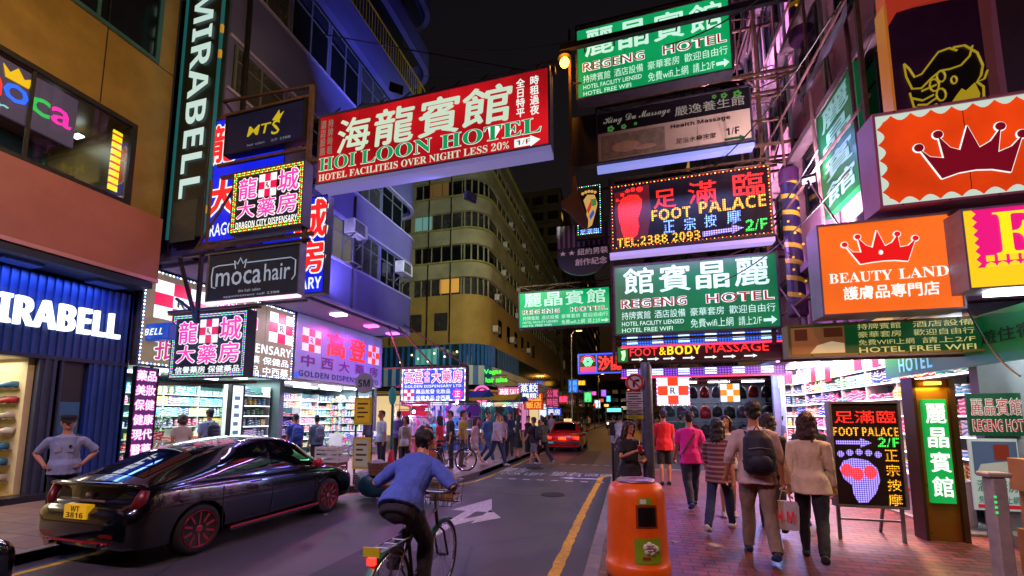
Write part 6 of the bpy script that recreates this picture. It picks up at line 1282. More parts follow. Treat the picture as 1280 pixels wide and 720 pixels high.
# single deck bus coming the other way
bx, by = atZ(757, 527.5, 0).x, 0; bs = thing('bus', 'pale bus with a lit turquoise destination display far down the road', 'bus', (0,0,0))
MB().box(-1.2,1.2,0,9.5,.35,3.0).build('body', mat('bus_cream','#8a8c90',.4,0,.2), bs, bevel=.12, seg=3); MB().box(-1.1,1.1,-.02,.0,1.15,2.3).build('windscreen', M_tint, bs); MB().box(-.95,.95,-.04,-.0,2.42,2.85).build('destination_display', emis('bus_turquoise','#5af0f0',2.0), bs)
for sx in (-1,1):
    MB().box(min(sx*1.2,sx*1.22),max(sx*1.2,sx*1.22),.6,9,1.3,2.3).build('side_window', M_tint, bs); mb = MB(); mb.ball((sx*.9,-.03,.75), (.13,.05,.13), 8, 6); mb.build('headlight', emis('bus_headlight','#ffe8d0',5), bs)
    for y in (1.6, 7.4): MB().lathe([(.3,-.12),(.48,-.12),(.48,.12),(.3,.12)], (sx*1.05,y,.48), 20, Matrix.Rotation(R(90),3,'Y')).build('wheel', M_rubber, bs)
    mb = MB(); mb.box(min(sx*1.25,sx*1.45),max(sx*1.25,sx*1.45),-.25,-.15,1.9,2.3); mb.bar((sx*1.15,0,2.6),(sx*1.35,-.2,2.3),.04); mb.build('mirror', M_black, bs)
MB().box(-1.15,1.15,-.08,.0,.4,.6).build('bumper', mat('grey_bumper','#3a3a40',.5), bs); bs.location = (-2.0, 62, 0)

# bicycles
def bicycle(label, frame_m, loc, rz, basket=False, lights=False, fender=None):
    t = thing('bicycle', label, 'bicycle', (0,0,0)); r = .33; WB = 1.04; q = Matrix.Rotation(R(90),3,'Y')
    for y in (0, WB):
        w = MB(); n = 40
        for k in range(1): w.tube([(0, y + r*math.sin(2*math.pi*i/n), r + r*math.cos(2*math.pi*i/n)) for i in range(n+1)], .019, 8, cap=False)
        w = w.build('wheel', M_rubber, t, smooth=True); MB().tube([(0, y + .305*math.sin(2*math.pi*i/n), r + .305*math.cos(2*math.pi*i/n)) for i in range(n+1)], .011, 6, cap=False).build('rim', M_chrome, w)
        s = MB()
        for k in range(24): a = 2*math.pi*k/24; s.tube([((-1)**k*.025, y+.02*math.sin(a+.6), r+.02*math.cos(a+.6)), (0, y+.3*math.sin(a), r+.3*math.cos(a))], .0016, 3, cap=False)
        s.lathe([(.02,-.04),(.02,.04)], (0,y,r), 10, q); s.build('spokes', M_steel, w)
    f = MB(); st = (0,.3,.78); bb = (0,.4,.29); hd = (0,.86,.82); hb = (0,.9,.66)
    f.tube([bb, st], .016, 8); f.tube([hd, hb], .019, 8); f.tube([(0,.315,.72), hd], .015, 8); f.tube([bb, hb], .018, 8)
    for sx in (-1,1): f.tube([bb, (sx*.055,.2,.31), (sx*.06,0,r)], .011, 6); f.tube([(0,.31,.74),(sx*.055,0,r)], .009, 6); f.tube([hb,(sx*.055,.93,.6),(sx*.058,WB,r)], .012, 6)
    f.build('frame', frame_m, t)
    h = MB(); h.tube([hd,(0,.84,.98)], .014, 8); h.tube([(-.29,.72,1.03),(-.24,.84,1.02),(-.08,.86,.99),(.08,.86,.99),(.24,.84,1.02),(.29,.72,1.03)], .011, 8); h.build('handlebar', M_steel, t)
    for sx in (-1,1): MB().tube([(sx*.29,.72,1.03),(sx*.295,.61,1.035)], .017, 8).build('grip', M_black, t)
    MB().tube([(0,.12,.9),(0,.2,.91),(0,.3,.9),(0,.42,.89)], [(.075,.028),(.08,.035),(.045,.03),(.018,.018)], 10).build('saddle', M_black, t, smooth=True); MB().tube([st,(0,.28,.88)], .013, 8).build('seat_post', M_steel, t)
    c = MB(); c.lathe([(.085,-.006),(.085,.006)], (.045,.4,.29), 20, q); c.tube([(.05,.4,.29),(.06,.49,.15)], .01, 6); c.tube([(-.05,.4,.29),(-.06,.31,.43)], .01, 6); c.build('crank', M_steel, t)
    for a in ((.1,.49,.15),(-.1,.31,.43)): MB().obox(a, (.09,.06,.02)).build('pedal', M_black, t)
    ra = MB(); ra.tube([(-.06,-.22,.72),(-.06,.28,.72)], .007, 5); ra.tube([(.06,-.22,.72),(.06,.28,.72)], .007, 5)
    for y in (-.22,-.1,.02,.14): ra.tube([(-.06,y,.72),(.06,y,.72)], .006, 5)
    for sx in (-1,1): ra.tube([(sx*.06,-.1,.72),(sx*.06,0,r)], .006, 5)
    ra.build('rack', M_steel, t)
    fe = MB()
    for y in (0, WB): fe.tube([(0, y + .365*math.sin(R(a)), r + .365*math.cos(R(a))) for a in range(-95, 40, 9)], [(.03,.006)]*15, 6)
    fe.build('mudguard', fender or frame_m, t)
    if basket:
        b = MB(); O = Vector((0,1.02,.98))
        for z in (.0,.08,.16,.24): w_ = .14+.1*z; b.tube([O+Vector((-w_,-.1,z-.14)),O+Vector((w_,-.1,z-.14)),O+Vector((w_,.16,z-.14)),O+Vector((-w_,.16,z-.14)),O+Vector((-w_,-.1,z-.14))], .005, 4)
        for k in range(7):
            x = -.14+k*.047
            for y in (-.1,.16): b.tube([O+Vector((x,y,-.14)),O+Vector((x*1.17,y,.1))], .004, 4)
        b.build('basket', M_steel, t)
    if lights: MB().obox((0,-.24,.66), (.06,.03,.05)).build('rear_light', emis('bike_red','#ff1a10',7), t); MB().obox((0,-.245,.73),(.14,.012,.07)).build('reflector_plate', mat('plate_yellow_green','#b8b41c',.4,0,.1), t)
    t.location = loc; t.rotation_euler = (0,0,rz); return t
bicycle('dark roadster bicycle standing on the pavement below the bright pharmacy lightbox', mat('bike_black','#16181c',.35,.2,.1), (-5.55,11.35,ZP), R(-52))
cyc = bicycle('bicycle ridden along the road with a red rear lamp, wire basket and green mudguards', mat('bike_maroon','#3a1a20',.35,.2,.1), (-1.9,3.15,0), R(0), True, True, mat('mudguard_green','#1c6a4a',.4,.1,.2))
# ------------------------------------------------------------------ goods, shelves, stalls
PAL = {'pink':'#d83a7a','red':'#c81c24','blue':'#2450b8','sky blue':'#4aa0d8','green':'#2a9a4a','lime':'#8ac83a','yellow':'#e0c02a','orange':'#e07a24','white':'#d8d8d4','violet':'#6a3aa8','teal':'#1c8a8a','cream':'#d8c090'}
_gp = {}
def gm(c):
    if ('goods_'+c) in _mc: return _mc['goods_'+c]
    m = mat('goods_'+c.replace(' ','_'), PAL[c], .35, 0, 0); n, l = nodes(m); b = n['Principled BSDF']
    tc = n.new('ShaderNodeTexCoord'); w = n.new('ShaderNodeTexWave'); w.inputs['Scale'].default_value = 5; w.inputs['Distortion'].default_value = 9; w.bands_direction = 'Z'
    r = n.new('ShaderNodeValToRGB'); r.color_ramp.interpolation = 'CONSTANT'; r.color_ramp.elements[0].color = C(PAL[c]); r.color_ramp.elements[1].position = .72; r.color_ramp.elements[1].color = C('#e8e4dc' if c != 'white' else '#3a6ab0')
    oi = n.new('ShaderNodeObjectInfo'); ad = n.new('ShaderNodeVectorMath'); l.new(tc.outputs['Object'], ad.inputs[0]); l.new(oi.outputs['Random'], ad.inputs[1]); l.new(ad.outputs[0], w.inputs['Vector']); l.new(w.outputs['Fac'], r.inputs[0]); l.new(r.outputs[0], b.inputs['Base Color'])
    _mc['goods_'+c] = m
    return m
def shape_mb(kind, mb, c=(0,0,0)):
    x, y, z = c; k0 = len(mb.v); shape_raw(kind, mb, c)
    if c != (0,0,0):
        for i in range(k0, len(mb.v)): v = mb.v[i]; mb.v[i] = (x+(v[0]-x)*1.05, y+(v[1]-y)*1.05, z+(v[2]-z)*1.25)
def shape_raw(kind, mb, c):
    x, y, z = c
    if kind == 'carton': mb.box(x-.05,x+.05,y-.07,y+.07,z,z+.2)
    elif kind == 'bottle': mb.lathe([(.045,0),(.05,.02),(.05,.13),(.035,.16),(.02,.175),(.022,.2),(.0225,.22)], c, 10)
    elif kind == 'jar': mb.lathe([(.05,0),(.055,.01),(.055,.09),(.058,.095),(.058,.12),(.05,.125)], c, 12)
    elif kind == 'pouch': mb.tube([(x,y,z),(x,y,z+.05),(x,y,z+.14),(x,y,z+.19)], [(.07,.02),(.08,.05),(.075,.035),(.075,.006)], 8)
    elif kind == 'packet': mb.box(x-.06,x+.06,y-.11,y+.11,z,z+.09)
KL = {'carton':'carton','bottle':'bottle','jar':'jar','pouch':'pouch','packet':'flat packet'}
def good(kind, col, loc, where, rz=0.0):
    k = (kind, col)
    if k not in _gp: me = MB(); shape_mb(kind, me); o = me.build(kind, gm(col), None, smooth=False, bevel=.004 if kind in ('carton','packet') else 0); _gp[k] = o; first = True
    else: o = _gp[k].copy(); COL.objects.link(o)
    o.location = loc; o.rotation_euler = (0,0,rz); s = random.uniform(1.0,1.4); o.scale = (1.1, 1.1, s)
    return tag(o, 'small %s %s among the goods %s' % (col, KL[kind], where), kind, '%s %ss %s' % (col, KL[kind], where))
def shelf(label, x, y0, y1, zs, side, depth=.35, lit=False, parent=None, back=True):
    """Shelf unit whose open front looks to side; x is its front edge."""
    t = thing('shelf_unit', label, 'shelf', (x, (y0+y1)/2, ZP)); xb = x - side*depth; a, b = sorted((x, xb)); top = zs[-1]+.3
    if back: c, d = sorted((xb, xb - side*.03)); MB().box(c, d, y0, y1, ZP+.02, top).build('back_panel', mat('teal_back_panel','#4a7a7c',.5,0,.15), t)
    n = max(1, round((y1-y0)/1.1)); up = MB()
    for k in range(n+1): y = y0 + (y1-y0)*k/n; up.box(a, b, y-.012, y+.012, ZP+.02, top)
    up.build('upright', M_ishelf, t); bd = MB()
    for z in zs: bd.box(a, b, y0, y1, z-.025, z)
    bd.build('shelf_board', M_ishelf, t)
    if lit:
        st = MB(); e0, e1 = sorted((x, x + side*.012))
        for z in zs[1:]: st.box(e0, e1, y0, y1, z-.03, z-.006)
        st.build('lamp_strip', emis('shelf_lamp_strip','#f4f6ff',3.2), t)
    return t
bulk = {}
def fill(x, y0, y1, zs, side, where, share, kinds, cols, depth=.2, step=.16, seed=0):
    rnd = random.Random(seed)
    for z in zs:
        y = y0 + .08
        while y < y1 - .06:
            run = rnd.randint(2, 5); k = rnd.choice(kinds); c = rnd.choice(cols)
            for _ in range(run):
                if y >= y1 - .06: break
                st = {'carton':.15,'bottle':.115,'jar':.13,'pouch':.17,'packet':.24}[k]*rnd.uniform(1,1.1)
                if rnd.random() < share: good(k, c, (x - side*rnd.uniform(.06,.1), y, z), where, rnd.uniform(-.1,.1))
                else: shape_mb(k, bulk.setdefault((where, c), MB()), (x - side*rnd.uniform(.06,.1), y, z))
                y += st
            y += rnd.uniform(0,.05)
KS = ['carton','carton','bottle','jar','pouch','packet']; CS = list(PAL)
ZS = [.45,.78,1.11,1.44,1.77,2.1,2.43]
# east drugstore: lit white shelves along the pavement, counter, promotion cards
shelf('long white shelf wall with lamp strips in the open east drugstore', 5.0, 7.6, 15.3, ZS + [2.76], -1, .4, True)
fill(5.0, 7.65, 15.25, ZS[2:6], -1, 'on the lit east drugstore shelves', .62, KS, ['pink','white','sky blue','red','violet','pink','cream','yellow','orange','blue','teal'], seed=3)
fill(5.0, 7.65, 15.25, ZS[:2] + ZS[6:] + [2.76], -1, 'on the lit east drugstore shelves', .0, KS, CS, seed=4)
shelf('white shelf wall across the far end of the east drugstore', 8.4, 7.6, 15.2, ZS, -1, .3, True)
fill(8.4, 7.65, 15.1, ZS, -1, 'at the back of the east drugstore', 0, KS, CS, seed=5)
shelf_end = thing('shelf_unit', 'end wall shelf facing down the pavement in the east drugstore', 'shelf', (6.6,15.3,ZP)); mb = MB()
for z in ZS + [2.76]: mb.box(4.75, 8.2, 15.05, 15.44, z-.025, z)
for x in (4.75,5.9,7.05,8.2): mb.box(x-.012,x+.012,15.05,15.44,ZP+.02,3.0)
mb.build('shelf_board', M_ishelf, shelf_end); mb = MB()
for z in ZS[1:]: mb.box(4.75, 8.2, 15.035, 15.05, z-.03, z-.006)
mb.build('lamp_strip', emis('shelf_lamp_strip','#f4f6ff',3.2), shelf_end)
rnd_ = random.Random(21)
for z in ZS + [2.76]:
    x = 4.85
    while x < 8.1: k_ = rnd_.choice(KS); c_ = rnd_.choice(CS); shape_mb(k_, bulk.setdefault(('on the end wall shelf of the east drugstore', c_), MB()), (x, 15.16, z)); x += .16
se2 = thing('shelf_unit', 'end wall shelf of the lilac fronted pharmacy facing down the street', 'shelf', (-13,17.1,ZP)); mb = MB()
for z in ZS: mb.box(-14.6, -11.5, 16.95, 17.28, z-.025, z)
for x in (-14.6,-13.05,-11.5): mb.box(x-.012,x+.012,16.95,17.28,ZP+.02,2.75)
mb.build('shelf_board', M_ishelf, se2)
for z in ZS:
    x = -14.5
    while x < -11.55: k_ = rnd_.choice(KS); c_ = rnd_.choice(CS); shape_mb(k_, bulk.setdefault(('on the end wall shelf of the lilac pharmacy', c_), MB()), (x, 17.03, z)); x += .15
t = thing('shop_counter', 'low white counter with a red lettered panel along the open drugstore front', 'counter', (4.55, 9.4, ZP)); MB().box(4.42, 4.8, 7.8, 11.2, ZP+.02, .78).build('cabinet', mat('counter_white','#b8b4b4',.4,0,.1), t, bevel=.01); f = wallface(8.2,9.6,.25,.65,4.415,-1); txt(f, t, 'lettering', L_red, [('HEALTH',.1,.2,.9,.8)], style='sans', n=.004); MB().box(4.4,4.82,7.78,11.22,.78,.81).build('countertop', M_ishelf, t)
fill(4.7, 7.9, 11.1, [.812], -1, 'on the low drugstore counter', 1, ['carton','bottle','packet'], CS, seed=8)
def card(x, y, z, c, side, label, group):
    t = tag(MB().box(x-.006, x+.006, y-.14, y+.14, z-.36, z).build('hanging_card', emis('card_'+c[1:], c, .8, base=C(c))), label, 'promotion card', group); return t
for k in range(14): card(4.5 + random.uniform(-.05,.1), 8.0 + k*.52, 3.0 + random.uniform(-.08,.1), ['#e0203a','#f0a8c8','#f4f0f0','#e0203a'][k%4], -1, ('red','pale pink','white','red')[k%4] + ' promotion card hanging from the drugstore ceiling', ('red','pale pink','white','red')[k%4] + ' cards hanging in the drugstore')
# west pharmacies
shelf('tall shelf wall at the back of the beige fronted pharmacy', -13.5, 7.3, 11.65, ZS, 1, .35); fill(-13.5, 7.35, 11.6, ZS, 1, 'at the back of the west pharmacies', .0, KS, CS, seed=11)
shelf('display shelf at the beige fronted pharmacy beside the lit poster', -11.75, 10.25, 11.65, ZS, 1, .35, True); fill(-11.75, 10.3, 11.6, ZS, 1, 'on the display shelf beside the lit poster', .9, KS, ['blue','sky blue','white','green','yellow','teal'], seed=12)
shelf('low display rack at the pharmacy corner behind the parked car', -11.7, 7.75, 9.5, ZS[:3], 1, .45, back=False); fill(-11.7, 7.8, 9.45, ZS[1:3], 1, 'on the low rack behind the parked car', .9, KS, ['lime','yellow','orange','red','green'], seed=13)
shelf('tall shelf wall at the back of the lilac fronted pharmacy', -13.6, 12.1, 17.2, ZS, 1, .35, True); fill(-13.6, 12.15, 17.15, ZS, 1, 'at the back of the west pharmacies', .0, KS, CS, seed=14)
shelf('glass fronted shelf along the lilac pharmacy front', -11.8, 12.2, 13.1, ZS[:5], 1, .35); fill(-11.8, 12.25, 13.05, ZS[:5], 1, 'on the shelf by the lilac pharmacy entrance', .6, KS, CS, seed=15)
shelf('low bargain rack heaped with goods before the lilac pharmacy', -10.9, 14.4, 17.0, ZS[:2], 1, .6, back=False); fill(-10.9, 14.45, 16.95, ZS[:2], 1, 'on the bargain rack before the lilac pharmacy', .8, KS, ['white','pink','red','sky blue','lime'], seed=16); fill(-11.15, 14.45, 16.95, ZS[1:2], 1, 'on the bargain rack before the lilac pharmacy', .0, KS, CS, seed=17)
for (wh, c), mb in bulk.items(): tag(mb.build('packed_goods', gm(c), None), 'mass of %s packages %s' % (c, wh), 'goods', None, 'stuff')
# leafy green pot plants and bunting inside the first pharmacy
def plant(label, loc, m, s=1.0, n=120):
    t = thing('potted_plant', label, 'plant', loc); x, y, z = loc; MB().lathe([(.1*s,0),(.14*s,.22*s),(.12*s,.22*s)], loc, 12).build('pot', mat('clay_pot','#7a4a30',.7), t)
    mb = MB(); st = MB()
    for k in range(9): a = random.uniform(0,6.3); st.tube([(x,y,z+.2*s),(x+.1*s*math.cos(a),y+.1*s*math.sin(a),z+.42*s),(x+.24*s*math.cos(a),y+.24*s*math.sin(a),z+.6*s)], .006, 4)
    for k in range(n):
        a = random.uniform(0,6.3); r = random.uniform(.02,.3)*s; h = random.uniform(.25,.75)*s; c = Vector((x+r*math.cos(a), y+r*math.sin(a), z+h)); u = Vector((math.cos(a),math.sin(a),random.uniform(-.5,.5)))*.07*s; v = u.cross(Vector((0,0,1))).normalized()*.03*s
        mb.add([c-u*.3, c+v+u*.3, c+u*1.2-Vector((0,0,.015)), c-v+u*.3], [(0,1,2,3)])
    st.build('stem', mat('stem_green','#2c4a1c',.7), t); mb.build('foliage', m, t); return t
M_leaf = mat('leaf_green','#2f8a2a',.5,0,.4,30)
plant('bushy green potted plant on the low rack behind the parked car', (-11.95, 8.3, 1.12), M_leaf, 1.1); plant('yellow flowering plant next to the bushy green one', (-11.95, 7.95, 1.12), mat('leaf_yellow','#b8b424',.5,0,.4,30), .9)

# garment stalls at the crossing
def tee_mesh():
    mb = MB(); pr = [(-.09,0),(-.2,-.03),(-.36,-.2),(-.29,-.27),(-.2,-.19),(-.19,-.62),(.19,-.62),(.2,-.19),(.29,-.27),(.36,-.2),(.2,-.03),(.09,0),(.0,-.05)]
    mb.prism(pr[::-1], (Vector((0,0,0)), Vector((1,0,0)), Vector((0,0,1)), Vector((0,-1,0))), -.02, .02); mb.tube([(0,0,.07),(.02,0,.03),(0,0,0)], .006, 4); return mb
_tee = {}
def garment(col, hexc, loc, rz, where):
    if col not in _tee: o = tee_mesh().build('garment', mat('cloth_'+col.replace(' ','_'), hexc, .85, 0, .35, 5, .4, 14)); _tee[col] = o
    else: o = _tee[col].copy(); COL.objects.link(o)
    o.location = loc; o.rotation_euler = (0,0,rz); s = random.uniform(.85,1.25); o.scale = (s, random.uniform(.8,2.2), s*random.uniform(.9,1.4))
    return tag(o, '%s garment on a hanger %s' % (col, where), 'garment', '%s garments %s' % (col, where))
GC = {'red':'#b0122a','magenta':'#c02a8a','royal blue':'#20389a','sky blue':'#4a8ac0','white':'#b8b8c0','purple':'#5a2a8a','black':'#17171c','yellow':'#c8a82a','teal':'#1c6a70'}
def stall(label, x0, x1, y, h, cloth, where, cols, rows=((2.05,.0),), n=9, roof=True):
    t = thing('market_stall', label, 'market stall', ((x0+x1)/2, y, ZP)); mb = MB()
    for x in (x0, x1):
        for yy in (y, y+1.4): mb.tube([(x,yy,ZP),(x,yy,h)], .022, 6)
    for (z, dy) in rows: mb.tube([(x0,y+dy,z),(x1,y+dy,z)], .018, 6)
    for yy in (y, y+1.4): mb.tube([(x0,yy,h-.05),(x1,yy,h-.05)], .02, 6)
    mb.build('frame', M_steel, t)
    if roof:
        r = MB(); k = 8; vs = []
        for i in range(k+1): xx = lerp(x0-.15, x1+.15, i/k); s = -.06*math.sin(math.pi*i/k*2)**2; vs += [(xx,y-.35,h-.1+s),(xx,y+.7,h+.28+s),(xx,y+1.6,h+s)]
        r.add(vs, [(i*3+j,(i+1)*3+j,(i+1)*3+j+1,i*3+j+1) for i in range(k) for j in range(2)]); r.build('canopy', cloth, t)
    tb = MB().box(x0+.05, x1-.05, y+.3, y+1.2, .72, .76); tb.build('tabletop', M_wood, t); sk = MB().box(x0+.06, x1-.06, y+.32, y+.34, ZP+.02, .72); sk.build('table_skirt', cloth, t)
    for z in (2.45,): MB().ball(((x0+x1)/2, y+.2, h-.35), .07, 10, 6).build('bulb', emis('stall_bulb','#fff0d0',14), t)
    lamp('stall_light', 'POINT', ((x0+x1)/2, y-.1, h-.45), 120, '#d8dcff', .1, parent=t)
    for (z, dy) in rows:
        for k in range(n): c = random.choice(cols); garment(c, GC[c], (lerp(x0+.2, x1-.2, (k+.5)/n), y+dy-.03, z-.06), random.uniform(-.5,.5), where)
    return t
M_cblue = mat('blue_tarpaulin','#1c3a8a',.55,0,.3,3,.3,8); M_cred = mat('red_white_canvas','#8a2438',.7,0,.3,2); M_cyel = mat('yellow_tarpaulin','#a88a24',.6,0,.3,3); M_cpink = mat('rose_canvas','#a84a7a',.7,0,.3,3)
stall('clothes stall full of red and magenta garments under a rose awning beside the violet corner', -11.2, -9.4, 19.2, 3.3, M_cpink, 'on the rose stall by the violet corner', ['red','red','magenta','red'], ((2.95,-.1),(2.1,-.15)), 7)
stall('clothes stall hung with blue and white garments under the bright pharmacy lightbox', -9.2, -6.6, 18.6, 2.75, M_cblue, 'on the blue stall under the pharmacy lightbox', ['royal blue','sky blue','white','purple','magenta'], ((2.35,-.1),(1.75,-.2)), 10)
stall('stall of purple and black clothing under a yellow tarpaulin at the side street mouth', -9.4, -6.4, 23.5, 2.8, M_cyel, 'on the yellow stall in the side street', ['purple','black','teal','yellow','royal blue'], ((2.4,-.1),(1.8,-.2)), 10)
stall('stall with a blue tarpaulin farther along the west pavement', -9.2, -6.8, 27.0, 2.8, M_cblue, 'on the farther blue stall', ['white','red','black','yellow'], ((2.4,-.1),), 9)
stall('clothes rail stall with pink and blue garments close to the lilac pharmacy', -9.9, -8.3, 16.6, 2.3, M_cpink, 'on the low rail near the lilac pharmacy', ['magenta','sky blue','purple','white'], ((1.75,-.1),), 8, roof=False)

# bag stall on the far east corner
t = thing('bag_stall', 'stall crowded with hanging bags under white lamps across the side street', 'market stall', (3.6, 21, ZP)); mb = MB()
for x in (1.6, 4.0, 6.2):
    for y in (20.9, 22.3): mb.tube([(x,y,ZP),(x,y,3.4)], .03, 6)
for z in (1.5, 2.35, 3.2): mb.tube([(1.6,20.9,z),(6.2,20.9,z)], .022, 6)
mb.build('frame', M_steel, t); MB().box(1.4,6.4,20.6,22.4,3.4,3.46).build('canopy', M_cred, t); MB().box(1.6,6.2,22.25,22.3,ZP,3.3).build('back_sheet', mat('stall_back','#2a2c3c',.8), t)
for x in (2.2,3.6,5.0): MB().box(x,x+.9,21.2,21.27,3.3,3.36).build('lamp_tube', E_tube, t)
lamp('stall_light', 'AREA', (3.8,21.2,3.28), 160, '#eaf2ff', 3.6, .5, parent=t)
_bag = {}
def bag(col, hexc, loc, s=1.0):
    if col not in _bag:
        t = thing('hanging_bag', 'bag', 'bag', (0,0,0)); m = mat('bag_'+col, hexc, .6, 0, .3, 6); MB().tube([(0,0,-.52),(0,0,-.48),(0,0,-.2),(0,0,-.08),(0,0,-.04)], [(.12,.06),(.19,.11),(.18,.1),(.13,.07),(.05,.03)], 12).build('pack', m, t, smooth=True); MB().ball((0,-.1,-.36), (.13,.05,.1), 10, 6).build('pocket', m, t, smooth=True); MB().tube([(-.04,0,-.05),(-.03,0,.02),(.03,0,.02),(.04,0,-.05)], .01, 6).build('strap', M_black, t); _bag[col] = t; o = t
    else: o = dup(_bag[col])
    o.location = loc; o.scale = (s,s,s); return tag(o, '%s rucksack hanging on the bag stall' % col, 'bag', '%s rucksacks hanging on the bag stall' % col)
BC = {'black':'#15151a','red':'#a01822','navy':'#1c2450','grey':'#4a4a54','green':'#2a4a3a'}
for r_, z in enumerate((3.15,2.3,1.45)):
    for k in range(9): c = random.choice(['black','black','red','navy','grey','green']); bag(c, BC[c], (1.85+k*.5, 20.82, z-.02), random.uniform(1.0,1.3))
f = camface(821, 471, 862, 506, 20.3); t = sign('chequer_sign', 'orange and white chequered medicine sign hanging in front of the bag stall', 'sign', f); mb = MB(); f.rect(mb, -.03, -.03, 1.03, 1.03, -.1, 0); mb.build('case', M_cabl, t); O2 = emis('chequer_vermilion','#f0401c',1.2); chequer(f, t, 'chequer', 0, 0, 1, 1, O2, emis('chequer_ice','#e8f0ff',1.3)); bulbs(f, t, [B_pnk, B_wht], .0, .09, .03)
mb = MB(); mb.bar((f.O.x+f.w*.5,20.35,f.O.z+f.h),(f.O.x+f.w*.5,20.35,f.O.z+f.h+.6),.04); mb.bar((f.O.x+f.w*.5,20.35,f.O.z+f.h+.6),(4.6,21.2,f.O.z+f.h+.6),.05); mb.build('bracket', M_rust, t)
f = camface(900, 480, 925, 502, 20.4); t = sign('chequer_sign', 'smaller orange chequered sign between the bags and the drugstore shelves', 'sign', f); mb = MB(); f.rect(mb, -.03, -.03, 1.03, 1.03, -.1, 0); mb.build('case', M_cabl, t); chequer(f, t, 'chequer', 0, 0, 1, 1, emis('chequer_amber','#f08a1c',1.2), emis('chequer_ice','#e8f0ff',1.3), rx=False); mb = MB(); mb.bar((f.O.x+f.w*.5,20.45,f.O.z+f.h),(f.O.x+f.w*.5,20.9,f.O.z+f.h+.4),.04); mb.build('bracket', M_rust, t)
# ------------------------------------------------------------------ street furniture
M_bin = mat('orange_fibreglass', '#e05e0a', .38, 0, .16, 5, .1, 30, coat=.15)
bx_, by_ = .05, 4.72
t = thing('litter_bin', 'rounded orange litter bin with green stickers standing at the kerb', 'litter bin', (bx_, by_, ZP))
MB().lathe([(.29,0),(.315,.015),(.325,.05),(.325,.13),(.316,.16),(.31,.165),(.306,.3),(.297,.6),(.289,.8),(.28,.86),(.25,.915),(.19,.945),(.18,.955)], (bx_,by_,ZP), 40).build('body', M_bin, t, smooth=True)
MB().lathe([(.2,.94),(.19,.965),(.1,.972),(.09,.955),(.02,.95)], (bx_,by_,ZP), 32).build('ash_tray', mat('scuffed_steel','#9a8088',.35,.7,.4,14), t, smooth=True)
view = Vector((bx_, by_, 0)).normalized(); side_ = Vector((-view.y, view.x, 0)) * -1
def binpatch(mb, a0, a1, z0, z1, off=.004, n=10):
    """A patch on the bin's skin; angles measured from the side that looks back along the pavement."""
    vs = []
    def rad(z):
        pts = [(.13,.325),(.165,.31),(.3,.306),(.6,.297),(.8,.289),(.86,.28)]
        for (za, ra), (zb_, rb) in zip(pts, pts[1:]):
            if za <= z <= zb_: return lerp(ra, rb, (z-za)/(zb_-za))
        return .3
    for i in range(n+1):
        a = R(lerp(a0, a1, i/n)) - math.pi/2
        for z in (z0, (z0+z1)/2, z1): r = rad(z) + off; vs.append((bx_ + r*math.cos(a), by_ + r*math.sin(a), ZP+z))
    return mb.add(vs, [(i*3+j,(i+1)*3+j,(i+1)*3+j+1,i*3+j+1) for i in range(n) for j in range(2)])
binpatch(MB(), 2, 36, .55, .73).build('opening', mat('bin_hollow','#050506',.4), t); mb = binpatch(MB(), -2, 40, .53, .75, .002); mb.build('opening_rim', mat('dark_orange','#7a2a08',.5), t)
binpatch(MB(), -6, 44, .2, .44, .004).build('green_sticker', mat('sticker_lime','#7aa01c',.4,0,.2), t); binpatch(MB(), 3, 30, .755, .82, .004, 6).build('green_sticker', mat('sticker_lime','#7aa01c',.4,0,.2), t)
mb = MB()
for k, (a, z, r) in enumerate(((14,.36,.05),(20,.38,.055),(27,.36,.055),(33,.34,.045),(16,.32,.045),(24,.31,.05))):
    aa = R(a) - math.pi/2; rr = .312; mb.ball((bx_ + rr*math.cos(aa), by_ + rr*math.sin(aa), ZP+z), (.02,.02,.03+0*r) if False else (.028,.012,.032), 10, 6)
mb.build('speech_bubble', mat('sticker_white','#c8c8b8',.5,0,0), t, smooth=True)
for z, a0, a1 in ((.375,15,30),(.35,14,31),(.325,16,29)): binpatch(MB(), a0, a1, z-.004, z+.004, .021, 6).build('print_line', mat('print_brown','#4a2a1c',.6,0,0), t)
binpatch(MB(), 6, 18, .765, .81, .007, 4).build('sticker_cloud', mat('sticker_white','#c8c8b8'), t); binpatch(MB(), 8, 22, .24, .27, .007, 4).build('print_line', mat('print_red','#8a2a1c',.6,0,0), t)
# lamp column with road signs
px_, py_ = .27, 6.75
t = thing('sign_post', 'grey post with a round no turn sign and white notice plates at the kerb', 'sign post', (px_, py_, ZP)); MB().lathe([(.085,0),(.085,2.35),(.07,2.42),(.06,2.44)], (px_,py_,ZP), 16).build('post', mat('grey_post_paint','#5a6880',.45,.3,.35,5), t, smooth=True)
f = Face((px_-.3, py_-.12, 2.13), (1,0,0),(0,0,1),(0,-1,0), .26, .26); mb = MB(); f.poly(mb, [(.5+.5*math.cos(R(a)), .5+.5*math.sin(R(a))) for a in range(0,360,12)][::-1], -.01, 0); d_ = mb.build('sign_disc', mat('sign_white','#b4b4ba',.4,0,.1), t)
mb = MB(); f.stroke(mb, [(.5+.45*math.cos(R(a)), .5+.45*math.sin(R(a))) for a in range(0,360,12)], .018, .0, 6, True); f.stroke(mb, [(.2,.2),(.8,.8)], .014, .0); mb.build('red_ring', mat('sign_red','#b01420',.4,0,.1), d_); mb = MB(); f.stroke(mb, [(.45,.75),(.45,.45),(.6,.38),(.68,.38)], .016, .0); f.poly(mb, [(.66,.28),(.8,.38),(.66,.48)][::-1], 0, .008); mb.build('black_arrow', L_black, d_)
